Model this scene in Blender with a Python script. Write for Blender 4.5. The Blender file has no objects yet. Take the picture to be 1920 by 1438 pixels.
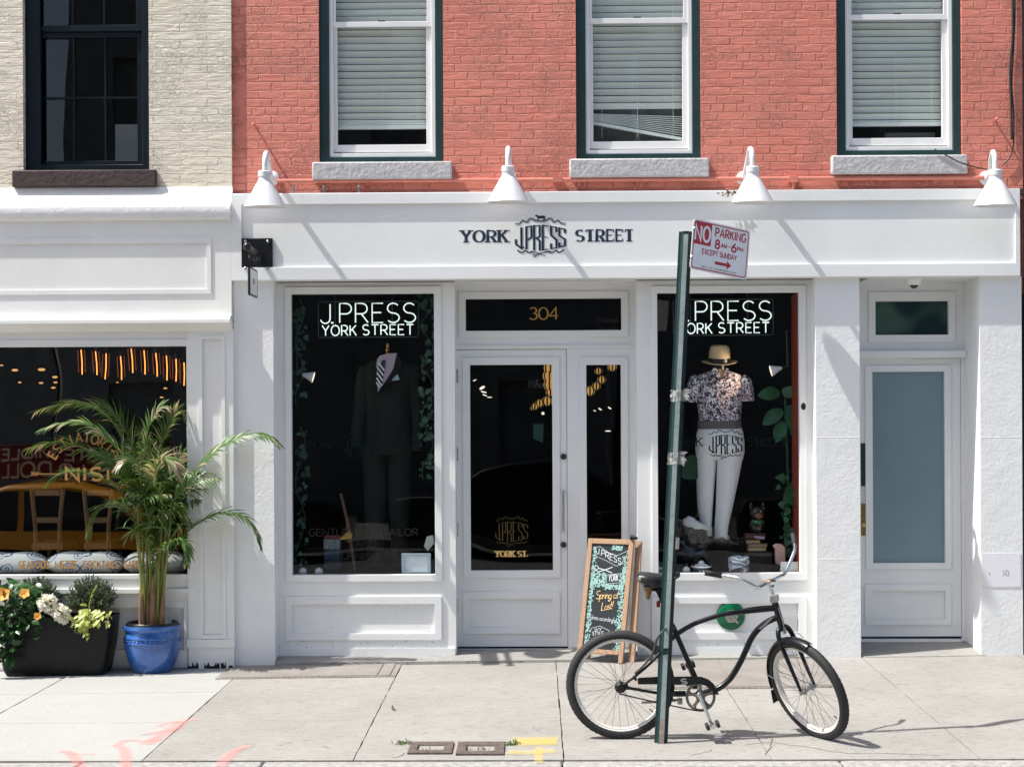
import bpy, bmesh, math, random
from mathutils import Vector, Matrix
rad = math.radians
rnd = random.Random(11)
sc = bpy.context.scene
# ------------------------------------------------------------------ camera
F = 3130.0
CAM = Vector((0, -13.5, 2.0))
M3 = (Matrix.Rotation(rad(.8), 3, 'Z') @ Matrix.Rotation(rad(90), 3, 'X') @ Matrix.Rotation(rad(-.28), 3, 'Z'))
cd = bpy.data.cameras.new('camera'); cam = bpy.data.objects.new('camera', cd); sc.collection.objects.link(cam)
cd.sensor_width = 36; cd.lens = 36 * F / 1920; cd.shift_y = 69 / 1920; cd.clip_end = 500
cam.matrix_world = Matrix.Translation(CAM) @ M3.to_4x4()
sc.camera = cam
# ------------------------------------------------------------------ light
AZ, EL = rad(76), rad(58)
TOSUN = Vector((-math.sin(AZ) * math.cos(EL), -math.cos(AZ) * math.cos(EL), math.sin(EL)))
w = bpy.data.worlds.new('World'); sc.world = w; w.use_nodes = True
nt = w.node_tree; bg = nt.nodes['Background']
sky = nt.nodes.new('ShaderNodeTexSky'); sky.sky_type = 'NISHITA'; sky.sun_disc = False
sky.sun_elevation = EL; sky.sun_rotation = math.atan2(TOSUN.x, TOSUN.y); sky.dust_density = 3.0; sky.ozone_density = .6
nt.links.new(sky.outputs[0], bg.inputs[0]); bg.inputs[1].default_value = .09
sd = bpy.data.lights.new('sun', 'SUN'); sun = bpy.data.objects.new('sun', sd); sc.collection.objects.link(sun)
sd.energy = 3.3; sd.angle = rad(.5); sd.color = (1, .975, .915)
sun.rotation_euler = (-TOSUN).to_track_quat('-Z', 'Y').to_euler(); sun.location = (-6, -4, 12)
vs = sc.view_settings; vs.view_transform = 'Standard'; vs.look = 'None'; vs.gamma = 1; vs.use_curve_mapping = False; vs.exposure = 1.12

# ------------------------------------------------------------------ pixel of the photo -> point of the place
def at(px, py, Y):
    d = M3 @ Vector(((px - 960) / F, (788 - py) / F, -1))
    return CAM + d * ((Y - CAM.y) / d.y)
def R4(px, Y):
    x0, y0, x1, y1 = px; xm, ym = (x0 + x1) / 2, (y0 + y1) / 2
    return at(x0, ym, Y).x, at(x1, ym, Y).x, at(xm, y1, Y).z, at(xm, y0, Y).z      # x0,x1,z0,z1
_a, _b = at(480, 1250, -.06), at(1720, 1230, -.06)
def zf(x): return _a.z + (_b.z - _a.z) * (max(-9, min(9, x)) - _a.x) / (_b.x - _a.x)
KY = -3.66
def gz(x, y):
    t = max(0, min(1, (y - KY) / -KY)); return zf(x) * t
def gp(px, py):
    z = 0
    for i in range(12):
        d = M3 @ Vector(((px - 960) / F, (788 - py) / F, -1)); p = CAM + d * ((z - CAM.z) / d.z); z = gz(p.x, p.y)
    return p

# ------------------------------------------------------------------ materials
MATS = {}
def mat(name, col, rough=.5, metal=0, var=0, vscale=8, bump=0, bscale=40, vec=(1, 1, 1), emit=0, coat=0, spec=None, col2=None, detail=6, trans=0):
    if name in MATS: return MATS[name]
    m = bpy.data.materials.new(name); m.use_nodes = True; n = m.node_tree.nodes; l = m.node_tree.links
    b = n['Principled BSDF']; c4 = (*col, 1)
    b.inputs['Base Color'].default_value = c4; b.inputs['Roughness'].default_value = rough; b.inputs['Metallic'].default_value = metal
    if coat: b.inputs['Coat Weight'].default_value = coat; b.inputs['Coat Roughness'].default_value = .08
    if spec is not None: b.inputs['Specular IOR Level'].default_value = spec
    if trans:
        b.inputs['Subsurface Weight'].default_value = 0
    if emit: b.inputs['Emission Color'].default_value = c4; b.inputs['Emission Strength'].default_value = emit
    if var or bump:
        tc = n.new('ShaderNodeTexCoord'); mp = n.new('ShaderNodeMapping'); mp.inputs['Scale'].default_value = vec
        l.new(tc.outputs['Object'], mp.inputs[0])
    if var:
        nz = n.new('ShaderNodeTexNoise'); nz.inputs['Scale'].default_value = vscale; nz.inputs['Detail'].default_value = detail; nz.inputs['Roughness'].default_value = .65
        l.new(mp.outputs[0], nz.inputs[0])
        cr = n.new('ShaderNodeValToRGB'); e = cr.color_ramp.elements
        e[0].position = .3; e[1].position = .7
        lo = col2 or tuple(x * (1 - var) for x in col); hi = col if col2 else tuple(min(.95, x * (1 + var)) for x in col)
        e[0].color = (*lo, 1); e[1].color = (*hi, 1)
        l.new(nz.outputs[0], cr.inputs[0]); l.new(cr.outputs[0], b.inputs['Base Color'])
    if bump:
        nb = n.new('ShaderNodeTexNoise'); nb.inputs['Scale'].default_value = bscale; nb.inputs['Detail'].default_value = 5
        l.new(mp.outputs[0], nb.inputs[0])
        bp = n.new('ShaderNodeBump'); bp.inputs['Strength'].default_value = 1; bp.inputs['Distance'].default_value = bump
        l.new(nb.outputs[0], bp.inputs['Height']); l.new(bp.outputs[0], b.inputs['Normal'])
    MATS[name] = m
    return m
class NT:
    def __init__(s, name):
        s.m = bpy.data.materials.new(name); s.m.use_nodes = True; s.t = s.m.node_tree; s.b = s.t.nodes['Principled BSDF']; MATS[name] = s.m
    def n(s, t, **k):
        o = s.t.nodes.new('ShaderNode' + t)
        for a, v in k.items(): setattr(o, a, v)
        return o
    def l(s, a, b): s.t.links.new(a, b)
    def math(s, op, a, b=0, c=None):
        o = s.n('Math', operation=op)
        for i, v in enumerate((a, b, c)):
            if v is None: continue
            if hasattr(v, 'links'): s.l(v, o.inputs[i])
            else: o.inputs[i].default_value = v
        return o.outputs[0]
    def noise(s, vec, scale, detail=5, rough=.6):
        o = s.n('TexNoise'); o.inputs['Scale'].default_value = scale; o.inputs['Detail'].default_value = detail; o.inputs['Roughness'].default_value = rough
        s.l(vec, o.inputs[0]); return o
    def ramp(s, fac, stops, interp='LINEAR'):
        o = s.n('ValToRGB'); o.color_ramp.interpolation = interp; e = o.color_ramp.elements
        while len(e) < len(stops): e.new(.5)
        for i, (p, c) in enumerate(stops): e[i].position = p; e[i].color = (*c, 1) if len(c) == 3 else c
        s.l(fac, o.inputs[0]); return o.outputs[0]
    def mapping(s, scale=(1, 1, 1)):
        tc = s.n('TexCoord'); mp = s.n('Mapping'); mp.inputs['Scale'].default_value = scale
        s.l(tc.outputs['Object'], mp.inputs[0]); return mp.outputs[0]
def brick_mat(name, base, dark, joint, dist, wob, wds=(.212, .106), soft=.25, ani=.55):
    s = NT(name); v = s.mapping(); s.b.inputs['Roughness'].default_value = .62
    sep = s.n('SeparateXYZ'); s.l(v, sep.inputs[0])
    nz = s.noise(v, 5, 4); nz2 = s.noise(v, 22, 4)
    dx = s.math('MULTIPLY', s.math('SUBTRACT', nz2.outputs[0], .5), wob * 2.2)
    dz = s.math('ADD', s.math('MULTIPLY', s.math('SUBTRACT', nz2.outputs[0], .5), wob), s.math('MULTIPLY', s.math('SUBTRACT', nz.outputs[0], .5), wob * 1.3))
    X = s.math('ADD', sep.outputs[0], dx); Z = s.math('ADD', sep.outputs[2], dz)
    cb = s.n('CombineXYZ'); s.l(X, cb.inputs[0]); s.l(Z, cb.inputs[1])
    hs = []
    for wd in wds:
        b = s.n('TexBrick'); b.offset = .5; b.inputs['Scale'].default_value = 1; b.inputs['Brick Width'].default_value = wd
        b.inputs['Row Height'].default_value = .0678; b.inputs['Mortar Size'].default_value = joint; b.inputs['Mortar Smooth'].default_value = .7
        b.inputs['Color1'].default_value = (0, 0, 0, 1); b.inputs['Color2'].default_value = (1, 1, 1, 1); b.inputs['Mortar'].default_value = (.5, .5, .5, 1)
        s.l(cb.outputs[0], b.inputs[0]); hs.append(b)
    row = s.math('FLOOR', s.math('DIVIDE', Z, .0678)); hd = s.math('LESS_THAN', s.math('MODULO', s.math('ADD', row, 600), 6), .5)
    mx = s.n('Mix', data_type='FLOAT'); s.l(hd, mx.inputs[0]); s.l(hs[0].outputs['Fac'], mx.inputs[2]); s.l(hs[1].outputs['Fac'], mx.inputs[3])
    mort = mx.outputs[0]
    mc = s.n('Mix', data_type='RGBA'); s.l(hd, mc.inputs[0]); s.l(hs[0].outputs['Color'], mc.inputs[6]); s.l(hs[1].outputs['Color'], mc.inputs[7])
    rgb = s.n('RGBToBW'); s.l(mc.outputs[2], rgb.inputs[0])
    # paint cracks and runs
    vo = s.n('TexVoronoi', feature='DISTANCE_TO_EDGE'); vo.inputs['Scale'].default_value = 9
    wv = s.n('VectorMath', operation='ADD'); s.l(v, wv.inputs[0]); nv = s.noise(v, 7, 5); s.l(nv.outputs[1], wv.inputs[1]); s.l(wv.outputs[0], vo.inputs[0])
    big = s.noise(v, 2.1, 3)
    crack = s.math('MULTIPLY', s.ramp(vo.outputs[0], [(0, (1, 1, 1)), (.05, (0, 0, 0))]), s.ramp(big.outputs[0], [(.48, (0, 0, 0)), (.6, (1, 1, 1))]))
    fine = s.noise(v, 60, 6); med = s.noise(s.mapping((7, 1, 26)), 1, 4)
    patch = s.ramp(s.noise(v, 3.2, 3).outputs[0], [(.38, (soft,) * 3), (.6, (1,) * 3)])
    h = s.math('ADD', s.math('MULTIPLY', s.math('MULTIPLY', mort, patch), -1.45), s.math('ADD', s.math('MULTIPLY', fine.outputs[0], .35), s.math('MULTIPLY', med.outputs[0], ani)))
    h = s.math('ADD', h, s.math('ADD', s.math('MULTIPLY', crack, .75), s.math('MULTIPLY', rgb.outputs[0], .35)))
    bp = s.n('Bump'); bp.inputs['Strength'].default_value = 1; bp.inputs['Distance'].default_value = dist; s.l(h, bp.inputs['Height']); s.l(bp.outputs[0], s.b.inputs['Normal'])
    f = s.math('ADD', s.math('MULTIPLY', rgb.outputs[0], .22), s.math('MULTIPLY', s.noise(v, 1.6, 7, .7).outputs[0], .9))
    c = s.ramp(f, [(.3, dark), (.75, base)])
    s.l(c, s.b.inputs['Base Color'])
    return s.m
RED = brick_mat('painted_brick', (.73, .245, .178), (.585, .182, .130), .0075, .0105, .015, soft=.12, ani=.7)
BEIGE = brick_mat('beige_painted_brick', (.77, .71, .58), (.69, .625, .495), .006, .0085, .018, (.44, .30), .06, 1.25)
def white_mat(name, col, bump, bs, vec=(1, 1, 1), rough=.45, dirt=.1, big=0):
    s = NT(name); v = s.mapping(vec); s.b.inputs['Roughness'].default_value = rough
    v1 = s.mapping()
    a = s.noise(v1, 1.7, 6, .7); b = s.noise(v1, 45, 3)
    f = s.math('ADD', s.math('MULTIPLY', a.outputs[0], .75), s.math('MULTIPLY', b.outputs[0], .25))
    c1 = s.ramp(f, [(.32, tuple(x * (1 - dirt) for x in col)), (.55, col)])
    sp = s.ramp(s.noise(v1, 70, 2, .5).outputs[0], [(.765, (1, 1, 1)), (.79, (.55, .52, .48))])    # chips and fly specks
    mm = s.n('Mix', data_type='RGBA', blend_type='MULTIPLY'); mm.inputs[0].default_value = 1; s.l(c1, mm.inputs[6]); s.l(sp, mm.inputs[7]); s.l(mm.outputs[2], s.b.inputs['Base Color'])
    h = s.noise(v, bs, 5).outputs[0]
    if big: h = s.math('ADD', h, s.math('MULTIPLY', s.noise(v1, 6, 3).outputs[0], big))
    bp = s.n('Bump'); bp.inputs['Strength'].default_value = 1; bp.inputs['Distance'].default_value = bump; s.l(h, bp.inputs['Height']); s.l(bp.outputs[0], s.b.inputs['Normal'])
    return s.m
WHITE = white_mat('white_paint', (.825, .84, .83), .0006, 60, dirt=.07, big=2)
WHITE2 = white_mat('cream_paint', (.83, .835, .81), .0005, 50, dirt=.08, big=2)
STUCCO = white_mat('white_stucco', (.83, .84, .835), .0026, 34, rough=.6, dirt=.06, big=1.5)
DOORW = white_mat('grey_white_paint', (.80, .815, .815), .0004, 60, dirt=.05)
STONE = mat('sill_stone', (.50, .49, .49), .8, var=.15, vscale=14, bump=.007, bscale=34)
BROWNST = mat('brown_stone', (.055, .035, .034), .75, var=.3, vscale=10, bump=.006, bscale=30)
GREEN = mat('green_frame', (.018, .048, .047), .35, var=.2, vscale=5)
NAVYF = mat('navy_frame', (.0035, .009, .014), .4, spec=.25, var=.3, vscale=6)
VINYL = mat('white_vinyl', (.80, .80, .79), .35, var=.04)
BLACK = mat('black_paint', (.008, .009, .010), .32)
BIKEB = mat('bike_black', (.004, .006, .008), .3, coat=.12, spec=.35)
RUBBER = mat('rubber', (.016, .017, .019), .7, bump=.003, bscale=120)
CHROME = mat('chrome', (.75, .75, .75), .12, 1)
SPOKE = mat('spoke_steel', (.22, .21, .20), .55, .6)
STEEL = mat('dull_steel', (.42, .41, .39), .4, 1, var=.25, vscale=60)
BRASS = mat('brass', (.65, .42, .14), .3, 1)
WOOD = mat('oak_wood', (.36, .22, .13), .55, var=.3, vscale=30, vec=(6, 6, .6))
WOODC = mat('chair_wood', (.42, .22, .09), .4, var=.25, vscale=20, vec=(4, 4, .5))
NAVY = mat('navy_ink', (.008, .022, .042), .5)
INK2 = mat('navy_shade_ink', (.34, .40, .46), .5)
GOLD = mat('gold_leaf', (.60, .38, .10), .35, .6)
DKTEAL = mat('glass_lettering', (.002, .010, .010), .6, spec=.1)
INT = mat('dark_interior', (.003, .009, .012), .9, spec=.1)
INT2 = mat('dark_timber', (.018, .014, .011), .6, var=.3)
RUST = mat('old_iron', (.115, .09, .078), .8, .2, var=.35, vscale=20, bump=.002)
LAMPW = mat('white_enamel', (.74, .745, .75), .3, coat=.15)
def glass_mat(name, f0, tint, wob=.006):
    m = bpy.data.materials.new(name); m.use_nodes = True; t = m.node_tree; t.nodes.remove(t.nodes['Principled BSDF']); N = lambda k: t.nodes.new('ShaderNode' + k)
    o = t.nodes['Material Output']; mx = N('MixShader'); tr = N('BsdfTransparent'); g = N('BsdfGlossy')
    tr.inputs[0].default_value = (*tint, 1); g.inputs['Roughness'].default_value = .0
    tc = N('TexCoord'); nz = N('TexNoise'); nz.inputs['Scale'].default_value = 1.3; nz.inputs['Detail'].default_value = 1
    bp = N('Bump'); bp.inputs['Distance'].default_value = wob; bp.inputs['Strength'].default_value = .6
    ge = N('NewGeometry'); d = N('VectorMath'); d.operation = 'DOT_PRODUCT'; ab = N('Math'); ab.operation = 'ABSOLUTE'; su = N('Math'); su.operation = 'SUBTRACT'; su.inputs[0].default_value = 1; pw = N('Math'); pw.operation = 'POWER'; pw.inputs[1].default_value = 5
    ma = N('Math'); ma.operation = 'MULTIPLY_ADD'; ma.inputs[1].default_value = 1 - f0; ma.inputs[2].default_value = f0
    L = t.links.new; L(ge.outputs['Normal'], d.inputs[0]); L(ge.outputs['Incoming'], d.inputs[1]); L(d.outputs['Value'], ab.inputs[0]); L(ab.outputs[0], su.inputs[1]); L(su.outputs[0], pw.inputs[0]); L(pw.outputs[0], ma.inputs[0])
    L(tc.outputs['Object'], nz.inputs[0]); L(nz.outputs[0], bp.inputs['Height']); L(bp.outputs[0], g.inputs['Normal'])
    L(ma.outputs[0], mx.inputs[0]); L(tr.outputs[0], mx.inputs[1]); L(g.outputs[0], mx.inputs[2]); L(mx.outputs[0], o.inputs[0])
    MATS[name] = m; return m
GLASS = glass_mat('shop_glass', .042, (.90, .94, .95))
GLASSR = glass_mat('restaurant_glass', .10, (.88, .91, .91))
GLASSU = glass_mat('window_glass', .06, (.90, .95, .94))

# ------------------------------------------------------------------ mesh builder
class MB:
    def __init__(s): s.bm = bmesh.new(); s.mi = 0
    def quad(s, *p):
        try: s.bm.faces.new([s.bm.verts.new(q) for q in p])
        except ValueError: pass
        return s
    def box(s, x0, x1, y0, y1, z0, z1, T=None):
        v = [Vector((x, y, z)) for x in (x0, x1) for y in (y0, y1) for z in (z0, z1)]
        if T: v = [T @ q for q in v]
        v = [s.bm.verts.new(q) for q in v]
        for f in ((0, 1, 3, 2), (4, 6, 7, 5), (0, 4, 5, 1), (2, 3, 7, 6), (0, 2, 6, 4), (1, 5, 7, 3)): s.bm.faces.new([v[i] for i in f])
        return s
    def pbox(s, px, Y0, Y1):                      # box whose front face (at Y0) covers this rectangle of the photo
        x0, x1, z0, z1 = R4(px, Y0); return s.box(x0, x1, Y0, Y1, z0, z1)
    def ring(s, o, i, y0, y1):                    # rectangular frame: o, i = (x0,x1,z0,z1)
        s.frame2([(o[0], o[2]), (o[1], o[2]), (o[1], o[3]), (o[0], o[3])], [(i[0], i[2]), (i[1], i[2]), (i[1], i[3]), (i[0], i[3])], y0, y1); return s
    def frame2(s, O, I, y0, y1):
        n = len(O); V = [[s.bm.verts.new((p[0], y, p[1])) for p in L] for L in (O, I) for y in (y0, y1)]
        of, ob, if_, ib = V
        for k in range(n):
            j = (k + 1) % n
            for a, b in ((of, if_), (ib, ob), (ob, of), (if_, ib)): s.bm.faces.new((a[k], a[j], b[j], b[k]))
    def pring(s, o, i, y0, y1): return s.ring(R4(o, y0), R4(i, y0), y0, y1)
    def sheet(s, x0, x1, z0, z1, holes, Y, depth):   # wall sheet with reveals
        xs = sorted({x0, x1, *[h[0] for h in holes], *[h[1] for h in holes]}); zs = sorted({z0, z1, *[h[2] for h in holes], *[h[3] for h in holes]})
        xs = [x for x in xs if x0 <= x <= x1]; zs = [z for z in zs if z0 <= z <= z1]; V = {}
        def g(x, z):
            if (x, z) not in V: V[x, z] = s.bm.verts.new((x, Y, z))
            return V[x, z]
        for a, b in zip(xs, xs[1:]):
            for c, d in zip(zs, zs[1:]):
                mx, mz = (a + b) / 2, (c + d) / 2
                if any(h[0] < mx < h[1] and h[2] < mz < h[3] for h in holes): continue
                s.bm.faces.new((g(a, c), g(b, c), g(b, d), g(a, d)))
        for h in holes:
            a, b, c, d = h[0], h[1], max(h[2], z0), min(h[3], z1); P = lambda x, y, z: Vector((x, y, z)); e = Y + depth
            s.quad(P(a, Y, c), P(a, Y, d), P(a, e, d), P(a, e, c)); s.quad(P(b, Y, c), P(b, Y, d), P(b, e, d), P(b, e, c))
            s.quad(P(a, Y, c), P(b, Y, c), P(b, e, c), P(a, e, c)); s.quad(P(a, Y, d), P(b, Y, d), P(b, e, d), P(a, e, d))
        return s
    def prism(s, poly, y0, y1):                   # poly of (x,z)
        a = [s.bm.verts.new((p[0], y0, p[1])) for p in poly]; b = [s.bm.verts.new((p[0], y1, p[1])) for p in poly]; n = len(poly)
        s.bm.faces.new(a); s.bm.faces.new(b[::-1])
        for k in range(n): s.bm.faces.new((a[k], b[k], b[(k + 1) % n], a[(k + 1) % n]))
        return s
    def gprism(s, poly, n, th):                   # poly of 3D points pushed along n
        a = [s.bm.verts.new(p) for p in poly]; b = [s.bm.verts.new(p + n * th) for p in poly]; k_ = len(poly)
        s.bm.faces.new(a); s.bm.faces.new(b[::-1])
        for k in range(k_): s.bm.faces.new((a[k], b[k], b[(k + 1) % k_], a[(k + 1) % k_]))
        return s
    def rings(s, rs, closed=True, cap=True, loop=False):
        V = [[s.bm.verts.new(p) for p in r] for r in rs]; n = len(V[0])
        pairs = list(zip(V, V[1:])) + ([(V[-1], V[0])] if loop else [])
        for a, b in pairs:
            for k in range(n if closed else n - 1):
                j = (k + 1) % n
                s.bm.faces.new((a[k], a[j], b[j], b[k]))
        if cap and closed and not loop:
            s.bm.faces.new(V[0][::-1]); s.bm.faces.new(V[-1])
        return s
    def tube(s, pts, r, seg=8, loop=False, flat=1):
        pts = [Vector(p) for p in pts]; n = len(pts); rr = r if isinstance(r, (list, tuple)) else [r] * n
        up = None; rs = []
        for i, p in enumerate(pts):
            a = pts[i - 1] if i or loop else p; b = pts[(i + 1) % n] if i < n - 1 or loop else p
            t = (b - a)
            if t.length < 1e-9: t = Vector((0, 0, 1))
            t.normalize()
            if up is None: up = t.orthogonal().normalized() if abs(t.y) > .9 else (Vector((0, 1, 0)) - t * t.y).normalized()
            else: up = (up - t * up.dot(t)); up = up.normalized() if up.length > 1e-6 else t.orthogonal().normalized()
            sd_ = t.cross(up)
            rs.append([p + (up * math.cos(q) * flat + sd_ * math.sin(q)) * rr[i] for q in [2 * math.pi * k / seg for k in range(seg)]])
        return s.rings(rs, loop=loop)
    def lathe(s, prof, T=None, seg=24, cap=False):
        rs = []
        for r, z in prof:
            ring = [Vector((r * math.cos(2 * math.pi * k / seg), r * math.sin(2 * math.pi * k / seg), z)) for k in range(seg)]
            rs.append([T @ q for q in ring] if T else ring)
        return s.rings(rs, cap=cap)
    def ball(s, c, r, seg=14, sx=1, sy=1, sz=1):
        c = Vector(c); n = seg // 2
        return s.lathe([(max(1e-4, r * math.sin(math.pi * k / n)), -r * math.cos(math.pi * k / n)) for k in range(n + 1)], Matrix.Translation(c) @ Matrix.Diagonal((sx, sy, sz, 1)), seg)
    def ribbon(s, pts, wd, fn, loop=False):       # flat stroke in (u,v), mapped by fn; wd number or f(dir)
        n = len(pts)
        if n < 2: return s
        P = [Vector(p) for p in pts]; L = []; Rr = []
        for i in range(n):
            a = P[i - 1] if (i or loop) else None; b = P[(i + 1) % n] if (i < n - 1 or loop) else None
            d1 = (P[i] - a) if a is not None else (b - P[i]); d2 = (b - P[i]) if b is not None else d1
            if d1.length < 1e-9: d1 = d2
            if d2.length < 1e-9: d2 = d1
            d1 = d1.normalized(); d2 = d2.normalized(); n1 = Vector((-d1.y, d1.x)); n2 = Vector((-d2.y, d2.x)); m = n1 + n2
            m = m.normalized() if m.length > .2 else n1
            k = 1 / max(.45, m.dot(n1)); ww = wd if not callable(wd) else (wd(d1) + wd(d2)) / 2
            L.append(P[i] + m * ww / 2 * k); Rr.append(P[i] - m * ww / 2 * k)
        a = [s.bm.verts.new(fn(*q)) for q in L]; b = [s.bm.verts.new(fn(*q)) for q in Rr]
        for i in range(n if loop else n - 1):
            j = (i + 1) % n
            s.bm.faces.new((a[i], a[j], b[j], b[i]))
        return s
    def leaf(s, p, d, nrm, L, W, droop=0, seg=4, fold=.25, shape=None):
        d = d.normalized(); sd_ = d.cross(nrm)
        if sd_.length < 1e-4: sd_ = d.orthogonal()
        sd_.normalize(); nn = sd_.cross(d); prev = None; q = p.copy()
        for k in range(seg + 1):
            t = k / seg; wv = W * (shape[k] if shape else math.sin(math.pi * min(1, .08 + t * .92)) ** .8)
            c = (q + sd_ * wv / 2 + nn * fold * wv * .5, q, q - sd_ * wv / 2 + nn * fold * wv * .5)
            c = [s.bm.verts.new(x) for x in c]
            if prev:
                s.bm.faces.new((prev[0], prev[1], c[1], c[0])).material_index = s.mi; s.bm.faces.new((prev[1], prev[2], c[2], c[1])).material_index = s.mi
            prev = c; d = (d + Vector((0, 0, -droop / seg))).normalized(); q = q + d * L / seg
        return s
    def build(s, name, m, parent=None, smooth=True, bevel=0, ang=38):
        me = bpy.data.meshes.new(name)
        bmesh.ops.recalc_face_normals(s.bm, faces=s.bm.faces)
        s.bm.to_mesh(me); s.bm.free(); o = bpy.data.objects.new(name, me); sc.collection.objects.link(o); [me.materials.append(q) for q in (m if isinstance(m, list) else [m])]
        if smooth and len(me.polygons):
            me.polygons.foreach_set('use_smooth', [True] * len(me.polygons)); me.set_sharp_from_angle(angle=rad(ang))
        if parent:
            o.parent = parent
            if parent.type == 'EMPTY': o.matrix_parent_inverse = Matrix.Translation(-parent.location)
        else:
            xs = [v.co for v in me.vertices]; c = Vector(((min(v.x for v in xs) + max(v.x for v in xs)) / 2, (min(v.y for v in xs) + max(v.y for v in xs)) / 2, min(v.z for v in xs)))
            me.transform(Matrix.Translation(-c)); o.location = c
        if bevel:
            b = o.modifiers.new('bevel', 'BEVEL'); b.width = bevel; b.segments = 2; b.limit_method = 'ANGLE'; b.angle_limit = rad(40)
        return o
def tag(o, label, cat, group=None):
    o['label'] = label; o['category'] = cat
    if group: o['group'] = group
    return o
def thing(name, label, cat, loc, group=None):
    o = bpy.data.objects.new(name, None); sc.collection.objects.link(o); o.location = loc; o.empty_display_size = .1
    return tag(o, label, cat, group)
def struct(o): o['kind'] = 'structure'; return o
def dup(o, delta=None, parent=None):
    c = o.copy(); sc.collection.objects.link(c)
    if parent: c.parent = parent
    if delta is not None: c.location = o.location + delta
    for ch in o.children: dup(ch, None, c)
    return c
def smooth_path(P, k=6, loop=False):
    P = [Vector(p) for p in P]; n = len(P); out = []
    for i in range(n if loop else n - 1):
        if loop: a, b, c, d = P[i - 1], P[i], P[(i + 1) % n], P[(i + 2) % n]
        else: a, b, c, d = P[max(0, i - 1)], P[i], P[i + 1], P[min(n - 1, i + 2)]
        for j in range(k):
            t = j / k
            out.append(.5 * (2 * b + (c - a) * t + (2 * a - 5 * b + 4 * c - d) * t * t + (3 * b - a - 3 * c + d) * t ** 3))
    if not loop: out.append(P[-1])
    return out

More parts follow.
